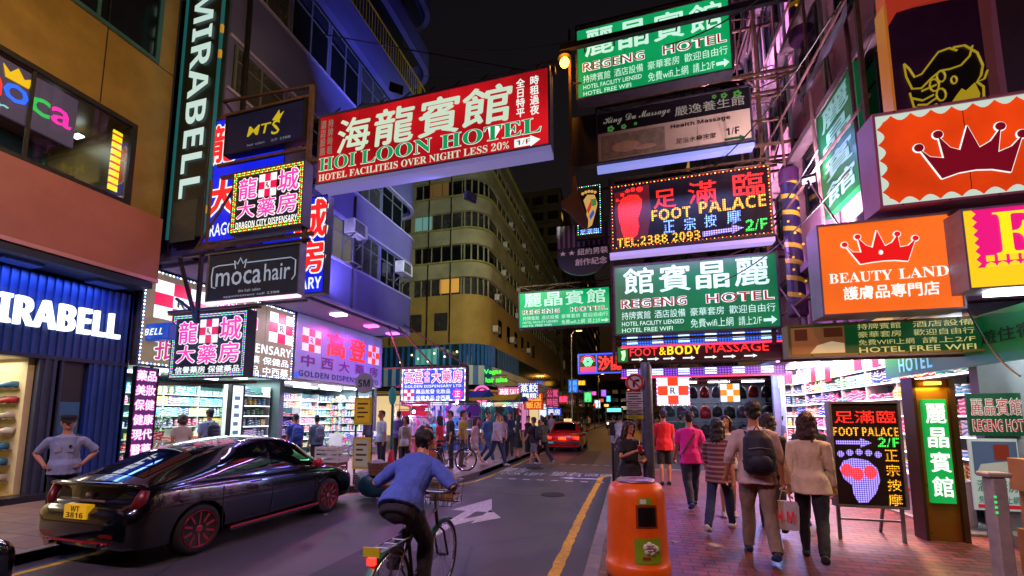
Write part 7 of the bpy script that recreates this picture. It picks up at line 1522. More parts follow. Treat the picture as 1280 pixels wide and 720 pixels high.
for k, (z0, z1, c) in enumerate(((1.98,2.12,'#a8a8b0'),(1.85,1.965,'#a8a8b0'),(1.785,1.835,'#8a8890'),(1.71,1.77,'#a0a018'))):
    f = Face((px_-.3, py_-.11, z0), (1,0,0),(0,0,1),(0,-1,0), .24, z1-z0); mb = MB(); f.rect(mb, 0, 0, 1, 1, -.01, 0); q = mb.build('notice_plate', mat('plate_'+c[1:], c, .4, 0, .15), t); mb = MB()
    for i in range(3): f.rect(mb, .1, .15+i*.28, .9-.15*(i%2), .27+i*.28, .001, .003)
    mb.build('print_line', L_black, q)
mb = MB()
for z in (1.74, 1.9, 2.25): mb.bar((px_-.2,py_-.095,z),(px_+.02,py_-.05,z),.03)
mb.build('clamp', M_steel, t)
# railing along the kerb by the side street
t = thing('pedestrian_railing', 'dark pedestrian railing along the east kerb by the side street', 'railing', (-.3, 9.2, ZP)); mb = MB()
for z in (.35, .95, 1.1): mb.tube([(-.3,8.2,ZP+z),(-.3,11.8,ZP+z)], .022, 6)
for k in range(5): mb.tube([(-.3,8.2+k*.9,ZP),(-.3,8.2+k*.9,ZP+1.12)], .028, 6)
for k in range(24): mb.tube([(-.3,8.3+k*.147,ZP+.35),(-.3,8.3+k*.147,ZP+.95)], .01, 5)
mb.build('bars', mat('railing_black','#1c1c22',.4,.5,.2), t)
# bus stop pole with yellow poster frames
sp = atZ(452, 606, ZP); t = thing('stop_post', 'stop post with a round SM disc over yellow poster frames', 'sign post', (sp.x, sp.y, ZP)); x, y = sp.x, sp.y
mb = MB(); mb.tube([(x-.22,y,ZP),(x-.22,y,2.4)], .025, 8); mb.tube([(x+.22,y,ZP),(x+.22,y,2.4)], .025, 8); mb.build('post', mat('stop_post_blue','#22304a',.5,.3,.2), t)
f = Face((x-.25, y-.05, 2.3), (1,0,0),(0,0,1),(0,-1,0), .5, .5); mb = MB(); f.poly(mb, [(.5+.5*math.cos(R(a)), .5+.5*math.sin(R(a))) for a in range(0,360,12)][::-1], -.03, 0); d_ = mb.build('disc', mat('disc_grey','#9aa0ac',.4,0,.1), t); txt(f, d_, 'lettering', mat('letter_ink','#1c2438',.5,0,0), [('SM',.18,.32,.82,.68)], style='sans', n=.004)
for (z0, z1, m_) in ((1.55,2.2,emis('poster_mustard','#a8861c',.25,base=C('#c8a01c'))), (.5,1.25,emis('poster_grey','#8a8478',.3,base=C('#8a8478')))):
    f = Face((x-.24, y-.06, z0), (1,0,0),(0,0,1),(0,-1,0), .48, z1-z0); mb = MB(); f.rect(mb, 0, 0, 1, 1, -.03, -.004); q = mb.build('poster_frame', mat('frame_yellow','#c8b01c',.5,0,.15), t); mb = MB(); f.rect(mb, .1, .08, .9, .92, -.003, .004); mb.build('sheet', m_, q); mb = MB()
    for i in range(4): f.rect(mb, .2, .2+i*.16, .8-.2*(i%2), .26+i*.16, .005, .007)
    mb.build('print_line', mat('print_brown','#4a2a1c',.6,0,0), q)
sp = atZ(488, 604, ZP); t = thing('sign_post', 'teal post with an oval teal plate and a red wrapped foot', 'sign post', (sp.x, sp.y, ZP)); x, y = sp.x, sp.y
MB().tube([(x,y,ZP),(x,y,2.1)], .035, 8).build('post', mat('teal_post','#1c5a5a',.5,.2,.2), t); MB().ball((x,y-.02,2.25), (.11,.02,.23), 16, 10).build('plate', emis('teal_plate','#1c6a6a',.25,base=C('#2a8a88')), t, smooth=True); MB().lathe([(.05,0),(.16,.02),(.06,.75),(.045,.8)], (x,y,ZP), 12).build('red_wrap', mat('red_plastic','#b0202c',.5,0,.2), t, smooth=True)
# goods heaped at the west kerb
def bundle(label, c, s, m, seed):
    mb = MB().ball((0,0,s[2]*.8), s, 24, 14); rnd = random.Random(seed); off = Vector((rnd.random()*9, rnd.random()*9, rnd.random()*9))
    for i, v in enumerate(mb.v): p = Vector(v); k = noise.noise(p*3.2 + off)*.22 + noise.noise(p*8 + off)*.07; q = Vector((p.x*(1+k), p.y*(1+k), max(0, p.z*(1+k)))); mb.v[i] = tuple(q)
    o = mb.build('covered_bundle', m, None, smooth=True); o.location = c; return tag(o, label, 'bundle')
M_tarp = mat('teal_tarpaulin','#143e4a',.4,0,.35,4,.5,12); gx = atZ(440, 622, ZP)
bundle('teal tarpaulin bundle heaped at the west kerb under the poster frames', (gx.x+.35, gx.y+.35, ZP), (.42,.4,.3), M_tarp, 3); bundle('second teal bundle leaning toward the teal post', (gx.x+1.1, gx.y+.8, ZP), (.36,.34,.26), mat('green_tarpaulin','#124a3e',.4,0,.35,4,.5,12), 5)
def basket(label, loc, s=1.0, grp='wicker baskets at the west kerb'):
    t = thing('wicker_basket', label, 'basket', loc, grp); mb = MB()
    for k in range(9): z = .03+k*.035; r = .2+.05*k/9; mb.tube([(loc[0]+s*r*math.cos(R(a)), loc[1]+s*r*math.sin(R(a)), loc[2]+s*z) for a in range(0,361,24)], .016*s, 5)
    mb.lathe([(.19*s,.02),(.19*s,.03)], loc, 14); mb.build('weave', mat('wicker','#6a4626',.7,0,.4,20), t); MB().ball((loc[0],loc[1],loc[2]+.28*s), (.2*s,.2*s,.12*s), 12, 8).build('contents', mat('bundle_cloth','#8a8a90',.8,0,.4,8), t); return t
basket('wicker basket on top of the teal bundle', (gx.x+.5, gx.y+.1, ZP+.44), .8); basket('wicker basket on the pavement left of the teal bundle'.replace(' left of',' beyond'), (gx.x-.3, gx.y+.9, ZP), 1.1)
def crate(label, loc, c, rz=0, s=(.55,.4,.3)):
    t = thing('crate', label, 'crate', (0,0,0), 'crates stacked at the west kerb'); w, d, h = s; m = mat('crate_'+c[1:], c, .55, 0, .2, 6); mb = MB()
    for z in (.01,.1,.19,.27):
        mb.box(-w/2,w/2,-d/2,-d/2+.015,z,z+.05); mb.box(-w/2,w/2,d/2-.015,d/2,z,z+.05); mb.box(-w/2,-w/2+.015,-d/2+.015,d/2-.015,z,z+.05); mb.box(w/2-.015,w/2,-d/2+.015,d/2-.015,z,z+.05)
    mb.box(-w/2+.015,w/2-.015,-d/2+.015,d/2-.015,0,.012); mb.build('slats', m, t); p = MB()
    for sx in (-1,1):
        for sy in (-1,1): p.box(sx*w/2-.03 if sx>0 else -w/2, w/2 if sx>0 else -w/2+.03, sy*d/2-.02 if sy>0 else -d/2-.003, d/2+.003 if sy>0 else -d/2+.02, 0, h+.03)
    p.build('corner_post', m, t); b = MB(); rnd = random.Random(int(loc[0]*100))
    for k in range(5): b.ball((rnd.uniform(-.18,.18), rnd.uniform(-.1,.1), .2+rnd.uniform(0,.08)), (.1,.08,.08), 8, 6)
    b.build('contents', mat('crate_goods','#b0a890',.7,0,.4,9), t, smooth=True); t.location = loc; t.rotation_euler = (0,0,rz); return t
for k, (dx, dy, z, c, l) in enumerate(((-.7,.2,0,'#2a5a8a','blue crate at the bottom of the stack nearest the parked car'),(-.7,.2,.33,'#8a2a2a','red crate in the middle of the stack nearest the parked car'),(-.68,.22,.66,'#c8c8c0','white crate on top of the stack nearest the parked car'),(-1.3,.6,0,'#2a7a4a','green crate on the pavement behind the crate stack'),(-1.28,.62,.33,'#c8a02a','yellow crate on top of the green crate'))): crate(l, (gx.x+dx, gx.y+dy, ZP+z), c, random.uniform(-.2,.2))
ob_ = atZ(548, 598, ZP); t = thing('barrier', 'orange plastic barrier behind the parked bicycle', 'barrier', (-6.6, 13.2, ZP)); mb = MB(); mb.box(-7.1,-6.1,13.15,13.25,ZP+.12,ZP+.85); mb.build('panel', mat('barrier_orange','#b8481c',.5,0,.25,5), t, bevel=.03); mb = MB(); mb.box(-7.05,-6.9,12.95,13.45,ZP,ZP+.12); mb.box(-6.3,-6.15,12.95,13.45,ZP,ZP+.12); mb.build('foot', M_rubber, t)
t = thing('crowd_barrier', 'grey steel crowd barrier at the market edge', 'barrier', (-7, 15.5, ZP)); mb = MB()
for z in (.25,1.1): mb.tube([(-8.0,15.5,ZP+z),(-5.6,15.5,ZP+z)], .022, 6)
for k in range(17): mb.tube([(-8+k*.15,15.5,ZP+.25),(-8+k*.15,15.5,ZP+1.1)], .01, 5)
for x in (-8,-5.6): mb.tube([(x,15.5,ZP),(x,15.5,ZP+1.1)], .022, 6); mb.bar((x,15.2,ZP+.02),(x,15.8,ZP+.02),.04)
mb.build('bars', M_steel, t)
# steel gate post and cardboard at the near east edge
g0 = atZ(1250, 722, ZP); gx0, gy0 = atY(1240,592,4.75).x, 4.75
t = thing('gate_post', 'brushed steel post with a tilted cap near the hotel entrance', 'post', (gx0+.02, gy0, ZP)); MB().box(gx0-.045,gx0+.06,gy0-.06,gy0+.06,ZP,atY(1240,596,gy0).z).build('post', mat('brushed_steel','#b4b2aa',.4,.35,.25,8), t, bevel=.012); MB().box(gx0-.075,gx0+.095,gy0-.075,gy0+.075,atY(1240,596,gy0).z,atY(1240,590,gy0).z).build('cap', mat('brushed_steel','#7c7a72'), t, bevel=.01)
mb = MB()
for k in range(4): mb.box(gx0-.045,gx0-.03,gy0-.068,gy0-.06,1.05-k*.022*2,1.07-k*.022*2)
mb.build('lamp_strip', emis('green_pilot','#5aff8a',.6), t)
for k, (dx, z, w, h, l) in enumerate(((0,0,.5,.42,'bottom brown carton at the near east edge of the pavement'),(.03,.42,.46,.36,'middle brown carton of the near east stack'),(-.02,.78,.48,.3,'top brown carton of the near east stack, flaps open'))):
    c0 = atY(1268,640,4.9).x+.52+dx; o = MB(); o.box(c0-w/2,c0+w/2,4.9,5.3,ZP+.14+z,ZP+.14+z+h); o.use(M_card); o.mats = [M_card]
    if k == 2: o.add([(c0-w/2,4.9,ZP+.14+z+h+.002),(c0+w/2,4.9,ZP+.14+z+h+.002),(c0+w/2,4.75,ZP+.14+z+h+.1),(c0-w/2,4.75,ZP+.14+z+h+.1)], [(0,1,2,3)])
    tag(o.build('cardboard_box', M_card, None), l, 'box', 'cartons by the hotel entrance')
mb = MB(); mb.tube([(5.05,6.9,ZP+.14),(5.05,6.9,2.9)], .05, 8); mb.tube([(5.0,5.2,ZP+.14),(5.0,5.2,2.95)], .06, 8); tag(mb.build('conduit_pipe', mat('ochre_pipe','#8a7a3a',.5,.2,.3)), 'pair of ochre conduit pipes up the hotel entrance corner', 'pipe')
# shoes on the slat wall of the shoe shop
def shoe_mesh(): mb = MB(); mb.tube([(0,-.13,.045),(0,-.1,.055),(0,-.03,.06),(0,.06,.042),(0,.13,.03),(0,.15,.025)], [(.028,.04),(.036,.055),(.036,.052),(.04,.036),(.034,.022),(.015,.012)], 10); return mb
_sh = {}
for r_ in range(7):
    z = .5 + r_*.3; tag(MB().box(-13.45,-11.6,5.27,5.44,z-.015,z).build('wall_shelf', mat('slat_shelf','#6a5c40',.5)), ('lowest','second','third','fourth','fifth','sixth','top')[r_] + ' of the slim shelves on the shoe shop wall', 'shelf', 'shelves on the shoe shop wall')
    for k in range(9):
        c = random.choice(['white','yellow','black','red','sky blue','lime']); hexc = {'white':'#b8b4a8','yellow':'#b89a1c','black':'#1a1a1c','red':'#9a1c20','lime':'#8aa82a','sky blue':'#3a78a8'}[c]
        if c not in _sh: _sh[c] = shoe_mesh().build('shoe', mat('shoe_'+c.replace(' ','_'), hexc, .5, 0, .3, 12), None, smooth=True); o = _sh[c]
        else: o = _sh[c].copy(); COL.objects.link(o)
        o.location = (-13.3+k*.2, 5.34, z+.002); o.rotation_euler = (0,0,R(180)+random.uniform(-.9,.9)); o.scale = (1.1,1.1,1.3); tag(o, '%s shoe displayed on the shoe shop wall' % c, 'shoe', '%s shoes on the shoe shop wall' % c)
# plants dark against the gold upper window and far traffic lights
for i, (x, y, z) in enumerate(((-4.2,55,2.6),(1.2,58,2.4),(1.0,75,2.6))):
    t = thing('traffic_light', ('traffic light showing red on the far west kerb','traffic light showing red on the far east kerb','farthest traffic light, near the bus')[i], 'traffic light', (x, y, ZP), 'red traffic lights down the street'); MB().tube([(x,y,ZP),(x,y,3.4)], .06, 8).build('post', M_dkmetal, t); MB().box(x-.16,x+.16,y-.1,y+.1,2.5,3.4).build('case', M_black, t); MB().ball((x,y-.12,3.2), (.12,.04,.12), 10, 6).build('red_lens', emis('signal_red','#ff1c10',9), t)

rs2 = random.Random(31)
for k in range(14):
    x, y, z = [( -4.6+rs2.uniform(-2,.5), 3+rs2.uniform(0,8), .006), (rs2.uniform(.4,3.4), rs2.uniform(4.5,9), ZP+.006)][k % 2]; mb = MB(); a = rs2.uniform(0,6.3); w = rs2.uniform(.05,.11); q = Matrix.Rotation(a,3,'Z'); vs = []
    for i in range(4):
        for j in range(4): vs.append(tuple(Vector((x,y,z)) + q @ Vector(((i-1.5)*w/3*1.4, (j-1.5)*w/3, abs(noise.noise(Vector((i*.9+k, j*.9, k*1.7))))*.025))))
    mb.add(vs, [(i*4+j,(i+1)*4+j,(i+1)*4+j+1,i*4+j+1) for i in range(3) for j in range(3)]); wh = 'road' if k % 2 == 0 else 'brick pavement'
    tag(mb.build('paper_scrap', mat('scrap_paper','#8c8884',.8,0,.3,20)), 'crumpled paper scrap lying on the %s' % wh, 'litter', 'paper scraps on the %s' % wh)
# ------------------------------------------------------------------ people
SKIN = mat('skin_warm','#b07a58',.5,0,.08,8); SKIN2 = mat('skin_pale','#c08e6c',.5,0,.08,8)
HAIR = mat('black_hair','#0e0b0c',.5,0,.35,40,.6,90); HAIRB = mat('brown_hair','#33190f',.5,0,.35,40,.6,90)
def cloth(c, name=None): return mat(name or 'cloth_'+c[1:], c, .8, 0, .16, 7, .35, 45)
def ik(a, b, l1, l2, bend):
    """Middle joint of a two-bone limb from a to b that bends towards bend."""
    a = Vector(a); b = Vector(b); d = b - a; L = min(d.length, (l1+l2)*.999); d.normalize(); x = (l1*l1 - l2*l2 + L*L)/(2*L); h = math.sqrt(max(0, l1*l1 - x*x))
    n = Vector(bend); n = (n - d*n.dot(d)).normalized(); return a + d*x + n*h
def remeshed(mb, name, m, parent, vox, wrinkle=0.0, smooth=4, seed=0.0, wscale=9):
    o = mb.build(name, m, None); r = o.modifiers.new('r', 'REMESH'); r.mode = 'VOXEL'; r.voxel_size = vox; s = o.modifiers.new('s', 'SMOOTH'); s.iterations = smooth; s.factor = .5
    applied(o); me = o.data
    if wrinkle:
        co = []
        for p, nn in [(v.co.copy(), v.normal.copy()) for v in me.vertices]: k = noise.noise(Vector((p.x*wscale+seed, p.y*wscale, p.z*wscale*.6)))*wrinkle + noise.noise(Vector((p.x*26+seed, p.y*26, p.z*12)))*wrinkle*.35; co.extend(p + nn*k)
        me.vertices.foreach_set('co', co); me.update()
    me.polygons.foreach_set('use_smooth', [True]*len(me.polygons)); o.parent = parent; return o
def person(label, loc, rz, h=1.7, group=None, lean=3, thigh=(0,0), knee=(4,4), arm=((0,8),(0,8)), out=(7,7), hands=None, feet=None, pelvis=None, head=(0,0), top='#888888', sleeve=.45, bottom='#222233', leg=1.0, shoe='#1a1a1c', hair='short', hairm=None, skin=None, near=False, face=False, female=False, skirt=None, hem=-.1, cap=None, extras=None, tuck=False):
    s = h/1.75; t = thing('person', label, 'person', (0,0,0), group); skin = skin or SKIN; vox = .0085 if near else .017
    P = Vector(pelvis or (0,0,.94)); ln = R(lean); up = Vector((0, math.sin(ln), math.cos(ln))); fw = Vector((0, math.cos(ln), -math.sin(ln))); W = .9 if female else 1.0
    S = lambda z, y=0: P + up*z + fw*y
    spine = [(-.1,.1,.085),(-.02,.158 if female else .15,.108),(.06,.145,.105),(.14,.125*W,.095),(.26,.15*W,.112),(.36,.168*W,.115),(.44,.17*W,.1),(.495,.115*W,.075),(.53,.062,.06),(.6,.052,.054)]
    b = MB(); b.tube([S(z) for z,_,_ in spine], [(ra,rb) for _,ra,rb in spine], 18)
    nk = S(.58); hc = nk + Vector((0, math.sin(ln*.55)*.1, .125)); q = Matrix.Rotation(R(head[0]),3,'Z') @ Matrix.Rotation(R(-head[1]),3,'X'); H = lambda x, y, z: hc + q @ Vector((x, y, z))
    hp = [(-.125,.018,.02,.045),(-.112,.04,.042,.032),(-.085,.056,.062,.02),(-.045,.066,.08,.008),(0,.073,.093,0),(.045,.076,.097,-.003),(.085,.067,.087,-.006),(.11,.045,.06,-.008),(.122,.014,.02,-.008)]
    k0 = len(b.v); b.tube([(0,y,z) for z,_,_,y in hp], [(a,c) for _,a,c,_ in hp], 18)
    for i in range(k0, len(b.v)): b.v[i] = tuple(H(*b.v[i]))
    b.tube([S(.52), hc + Vector((0,-.02,-.06))], [.055,.05], 12)
    b.tube([H(0,.088,.012), H(0,.112,-.024), H(0,.1,-.034)], [.009,.016,.012], 8)
    for sx in (-1,1): b.ball(H(sx*.076,-.008,-.01), (.012,.022,.034), 8, 6)
    b.tube([H(-.024,.088,-.066), H(0,.097,-.066), H(.024,.088,-.066)], [.006,.01,.006], 6)
    J = {}
    for i, sx in enumerate((1,-1)):
        hip = P + Vector((sx*.088, 0, -.03)); 
        if feet: an = Vector(feet[i]); kn = ik(hip, an, .43, .42, (0,1,.2))
        else:
            a = R(thigh[i]); kn = hip + Vector((sx*.012, math.sin(a), -math.cos(a)))*.43; a2 = a - R(knee[i]); an = kn + Vector((0, math.sin(a2), -math.cos(a2)))*.42
        sh = S(.435) + Vector((sx*.178*W, 0, 0))
        if hands and hands[i]: wr = Vector(hands[i]); el = ik(sh, wr, .285, .25, (sx*.8,-.5,-.5))
        else:
            a = R(arm[i][0]); o_ = R(out[i]); el = sh + Vector((sx*math.sin(o_), math.sin(a), -math.cos(a)*math.cos(o_))).normalized()*.285; a2 = a + R(arm[i][1]); wr = el + Vector((sx*math.sin(o_)*.4, math.sin(a2), -math.cos(a2))).normalized()*.25
        J[i] = (hip, kn, an, sh, el, wr)
    if not (feet or pelvis):                                     # stand on the lower foot
        dz = .075 - min(J[0][2].z, J[1][2].z)
    else: dz = 0
    sk = 1.0 if not female else .9
    for i, sx in enumerate((1,-1)):
        hip, kn, an, sh, el, wr = J[i]
        b.tube([hip+Vector((0,0,.05)), hip.lerp(kn,.25), hip.lerp(kn,.7), kn, kn.lerp(an,.3)+Vector((0,-.012,0)), kn.lerp(an,.75), an], [.082*sk,.078*sk,.058*sk,.048*sk,.052*sk,.036*sk,.031], 12)
        sd = (an-kn).normalized(); ff = (Vector((0,1,0)) - sd*sd.y*.55).normalized(); dn = Vector((0,0,-1)) if abs(sd.z) > .9 else sd
        hl = an - ff*.05 + dn*.045; to = an + ff*.16 + dn*.058
        b.tube([hl, an + dn*.035, an+ff*.08+dn*.045, to], [(.03,.032),(.034,.04),(.04,.028),(.03,.016)], 10)
        b.tube([sh - Vector((sx*.05,0,-.01)), sh + Vector((0,0,-.01)), sh.lerp(el,.4), el, el.lerp(wr,.35), wr], [.05,.052*sk,.045*sk,.036*sk,.037*sk,.025], 12)
        hd = (wr-el).normalized(); pm = wr + hd*.05; b.tube([wr, wr+hd*.03, wr+hd*.085], [(.026,.02),(.04,.018),(.038,.016)] , 10)
        ax = hd.cross(Vector((0,1,0)) if abs(hd.y) < .8 else Vector((0,0,1))).normalized(); cu = ax.cross(hd).normalized()
        if cu.dot(Vector((-sx,.4,0))) < 0: cu = -cu
        wide = Vector((0,1,0)) - hd*hd.y
        wide = wide.normalized() if wide.length > .3 else ax
        cu = hd.cross(wide).normalized(); 
        if cu.x*sx > 0: cu = -cu
        for f in range(4):
            o_ = wide*(.029 - f*.0195); L = (.062,.072,.067,.052)[f]; p0 = wr + hd*.075 + o_; p1 = p0 + hd*L*.45 + cu*.006; p2 = p1 + hd*L*.35 + cu*.018; p3 = p2 + hd*L*.15 + cu*.022
            b.tube([p0,p1,p2,p3], [.0095,.009,.0085,.007], 7)
        b.tube([wr+hd*.02+wide*.022, wr+hd*.055+wide*.046+cu*.012, wr+hd*.085+wide*.05+cu*.024], [.012,.0105,.008], 7)
    remeshed(b, 'body', skin, t, vox, 0, 2)
    # top
    sd_ = random.random()*50; g = MB(); sp = [(max(z,hem),ra,rb) for z,ra,rb in spine if z > hem-.03 and z < .5]; loose = .02 if not female else .012
    g.tube([S(hem)] + [S(z) for z,_,_ in sp[1:]] + [S(.5), S(.525)], [(.2, .178)] + [(max(ra,.15*W)+loose + (.026 if z < .1 else 0), max(rb,.108)+loose + (.044 if z < .1 else 0)) for z,ra,rb in sp[1:]] + [(.12*W,.085),(.075,.075)], 20)
    for i, sx in enumerate((1,-1)):
        hip, kn, an, sh, el, wr = J[i]
        pts = [sh - Vector((sx*.06,0,-.005)), sh]; rr = [.062,.068]
        if sleeve > 0:
            f = min(1, sleeve/.53); e1 = sh.lerp(el, min(1, f*1.9)); pts += [sh.lerp(e1,.5), e1]; rr += [.064,.06 if sleeve < .3 else .053]
            if f > .53: w1 = el.lerp(wr, (f-.53)/.47*.97); pts += [el.lerp(w1,.5), w1]; rr += [.046,.037]
        if sleeve > 0: g.tube(pts, rr, 12)
    remeshed(g, 'shirt', top if not isinstance(top, str) else cloth(top), t, max(vox, .011), .017 if near else .008, 3, sd_)
    # legs
    if leg > 0 and not skirt:
        g = MB(); g.tube([S(-.1), S(-.03), S(.07)], [(.145,.115),(.168,.126),(.15,.11)], 18)
        g.ball(P + Vector((0,-.01,-.03)), (.152,.12,.11), 16, 10)
        for i in (0,1):
            hip, kn, an, *_ = J[i]; full = .85; L = leg*full; pts = [hip+Vector((0,0,.06)), hip.lerp(kn,.3)]; rr = [.1*sk,.096*sk]
            if leg <= .55: f = leg/.5; pts += [hip.lerp(kn,min(1,f))]; rr += [.088]
            else: pts += [kn, kn.lerp(an,.4), kn.lerp(an,min(1.0,(leg-.5)*2))]; rr += [.075*sk,.07*sk,.062 if not female else .05]
            g.tube(pts, rr, 12)
        remeshed(g, 'trousers' if leg > .6 else 'shorts', bottom if not isinstance(bottom,str) else cloth(bottom), t, max(vox,.011), .016 if near else .008, 3, sd_+3, 7)
    if skirt:
        g = MB(); g.tube([S(.08), S(-.04), S(-.2), S(-skirt)], [(.145,.11),(.19,.14),(.21,.17),(.23,.2)], 20); remeshed(g, 'skirt', cloth(bottom), t, max(vox,.012), .01, 3, sd_)
    for i in (0,1):
        hip, kn, an, *_ = J[i]; sd = (an-kn).normalized(); ff = (Vector((0,1,0)) - sd*sd.y*.55).normalized(); dn = Vector((0,0,-1)) if abs(sd.z) > .9 else sd; g = MB()
        g.tube([an-ff*.062+dn*.04, an-ff*.03+dn*.03, an+ff*.07+dn*.042, an+ff*.14+dn*.055, an+ff*.18+dn*.06], [(.036,.036),(.042,.05),(.046,.036),(.042,.022),(.022,.012)], 12); remeshed(g, 'shoe', cloth(shoe), t, max(vox,.009), 0, 2)
    # hair
    hm = hairm or HAIR; g = MB(); k0 = len(g.v)
    if hair == 'short': g.ball((0,-.018,.04), (.085,.1,.094), 20, 14); g.ball((0,.03,.085), (.065,.065,.045), 14, 8); g.ball((0,-.055,-.02), (.068,.055,.07), 14, 10)
    else:
        g.ball((0,-.02,.035), (.09,.104,.1), 20, 14); L = {'bob':-.16,'long':-.34,'mid':-.26}[hair]
        g.tube([(0,-.03,.06),(0,-.06,-.05),(0,-.085,L*.6),(0,-.08,L)], [(.09,.075),(.095,.062),(.1 if hair!='long' else .09,.05),(.055,.025)], 16)
        for sx in (-1,1): g.tube([(sx*.062,.045,.07),(sx*.082,.03,0),(sx*.084,.01,-.1),(sx*.08,-.02,L*.75)], [.03,.03,.03,.018], 10)
        g.ball((0,.03,.088), (.07,.062,.04), 14, 8)
    for i in range(k0, len(g.v)): g.v[i] = tuple(H(*g.v[i]))
    remeshed(g, 'hair', hm, t, max(vox,.009), .02, 1, sd_, 34)
    if face:
        for sx in (-1,1):
            e = MB().ball(H(sx*.031,.083,.008), (.014,.01,.009), 10, 6).build('eye', mat('eye_white','#c8c0b8',.3,0,0), t, smooth=True); MB().ball(H(sx*.031,.0905,.008), (.006,.005,.007), 8, 6).build('iris', M_black, e)
            MB().tube([H(sx*.015,.093,.03), H(sx*.032,.09,.035), H(sx*.05,.075,.03)], [.003,.0045,.003], 6).build('eyebrow', hm, t)
        MB().tube([H(-.022,.094,-.066), H(0,.103,-.067), H(.022,.094,-.066)], [.003,.006,.003], 6).build('mouth', mat('lip','#8a3a34',.4,0,0), t)
    if cap:
        g = MB().lathe([(.094,.03),(.1,.06),(.112,.1),(.1,.125),(.02,.13)], (0,0,0), 20); g.tube([(0,.06,.045),(0,.12,.035),(0,.155,.02)], [(.085,.008),(.08,.008),(.05,.006)], 12)
        for i in range(len(g.v)): p = g.v[i]; g.v[i] = tuple(H(p[0]*.98, p[1]*1.08-.005, p[2]+.012))
        g.build('cap', cloth(cap), t, smooth=True)
    if extras: extras(t, S, J, H)
    for ch in [o for o in COL.objects if o.parent == t]: ch.location.z += dz
    t.scale = (s,s,s); t.location = loc; t.rotation_euler = (0,0,R(rz)); t['_dz'] = dz; d = t['_dz']; del t['_dz']
    return t, d*s, s, S
def pack(info, label, col, big=1.0, group=None):
    t0, dz, s, S = info; t = thing('backpack', label, 'backpack', (0,0,0), group); c = S(.26, -.21); m = mat('pack_'+col[1:], col, .65, 0, .25, 9, .3, 50)
    g = MB().tube([c+Vector((0,-.0,-.24))*big, c+Vector((0,-.015,-.2))*big, c+Vector((0,-.02,-.05))*big, c+Vector((0,-.0,.12))*big, c+Vector((0,.02,.2))*big], [(.1*big,.05*big),(.15*big,.09*big),(.155*big,.1*big),(.135*big,.085*big),(.07*big,.04*big)], 16); remeshed(g, 'pack', m, t, .012, .008, 2, 3)
    MB().ball(c+Vector((0,-.1,-.12))*big, (.11*big,.05*big,.09*big), 14, 8).build('pocket', m, t, smooth=True)
    for sx in (-1,1): MB().tube([c+Vector((sx*.09,.06,.16)), S(.5,-.02)+Vector((sx*.1,0,.02)), S(.4,.13)+Vector((sx*.11,0,0)), S(.22,.13)+Vector((sx*.13,0,0)), c+Vector((sx*.13,.05,-.16))], [(.022,.007)]*5, 8).build('strap', m, t, smooth=True)
    MB().tube([c+Vector((-.03,.02,.2))*big, c+Vector((0,.02,.25))*big, c+Vector((.03,.02,.2))*big], .008, 6).build('handle', m, t)
    z = MB(); z.tube([c+Vector((-.1,-.115,.02))*big, c+Vector((0,-.125,.035))*big, c+Vector((.1,-.115,.02))*big], .004, 5); z.build('zip', M_steel, t)
    for ch in [o for o in COL.objects if o.parent == t]: ch.location.z += dz/s
    t.scale = t0.scale; t.location = t0.location; t.rotation_euler = t0.rotation_euler; return t
def gp(px, py, z=ZP): p = atZ(px, py, z); return (p.x, p.y, z)
WALK = dict(thigh=(24,-16), knee=(8,22), arm=((-18,12),(20,18))); WALK2 = dict(thigh=(-18,22), knee=(26,6), arm=((18,18),(-16,12)))
# pavement on the east side
def sling(t, S, J, H):
    MB().tube([S(.5,.02)+Vector((.1,0,.0)), S(.4,-.13)+Vector((.06,0,0)), S(.2,-.14)+Vector((-.07,0,0)), S(.04,-.1)+Vector((-.16,0,0))], [(.016,.006)]*4, 8).build('bag_strap', mat('olive_strap','#4a4228',.7), t)
i = person('man in a beige shirt and khaki trousers walking away with a dark backpack', gp(952,696), -6, 1.79, lean=4, thigh=(-14,16), knee=(20,6), arm=((8,10),(-8,34)), out=(16,20), top='#b8a49c', sleeve=.36, bottom='#7c6a58', shoe='#1c2a48', near=True, hem=-.12)
pack(i, 'dark blue backpack on the man in the beige shirt', '#141828', 1.08)
i = person('woman with long brown hair in a cream top and black leggings walking away', gp(1020,703), -20, 1.66, lean=3, thigh=(-20,18), knee=(24,5), arm=((10,12),(-8,20)), out=(9,9), top='#d0bc98', sleeve=.5, bottom='#101014', shoe='#141014', hair='mid', hairm=HAIRB, female=True, near=True, hem=-.13, skin=SKIN2)
sb = thing('shopping_bag', 'white paper shopping bag with red letters carried by the woman in the cream top', 'bag', (0,0,0)); m_ = mat('paper_bag_white','#b8b4b4',.6,0,.08,5); c_ = Vector((-.27,.02,.5)); MB().tube([c_+Vector((0,0,-.17)), c_+Vector((0,0,.0)), c_+Vector((0,0,.17))], [(.13,.055),(.14,.06),(.14,.045)], 4).build('paper', m_, sb); f = Face((c_.x-.09,c_.y-.062,c_.z-.06),(1,0,0),(0,0,1),(0,-1,0),.18,.12); txt(f, sb, 'lettering', L_red, [('H.M',0,0,1,1)], style='sans', n=.004)
for dy_ in (-.03,.03): MB().tube([c_+Vector((-.06,dy_,.17)), c_+Vector((-.03,dy_,.29)), c_+Vector((.03,dy_,.29)), c_+Vector((.06,dy_,.17))], .006, 6).build('handle', m_, sb)
sb.location = i[0].location; sb.rotation_euler = i[0].rotation_euler; sb.scale = i[0].scale
person('man in a bright red shirt and black shorts standing at the kerb post', gp(832,606), 8, 1.75, lean=1, thigh=(2,-4), knee=(3,6), arm=((-4,14),(6,20)), top='#d01420', sleeve=.2, bottom='#15161c', leg=.5, shoe='#1a1a20', near=True, hem=-.14)
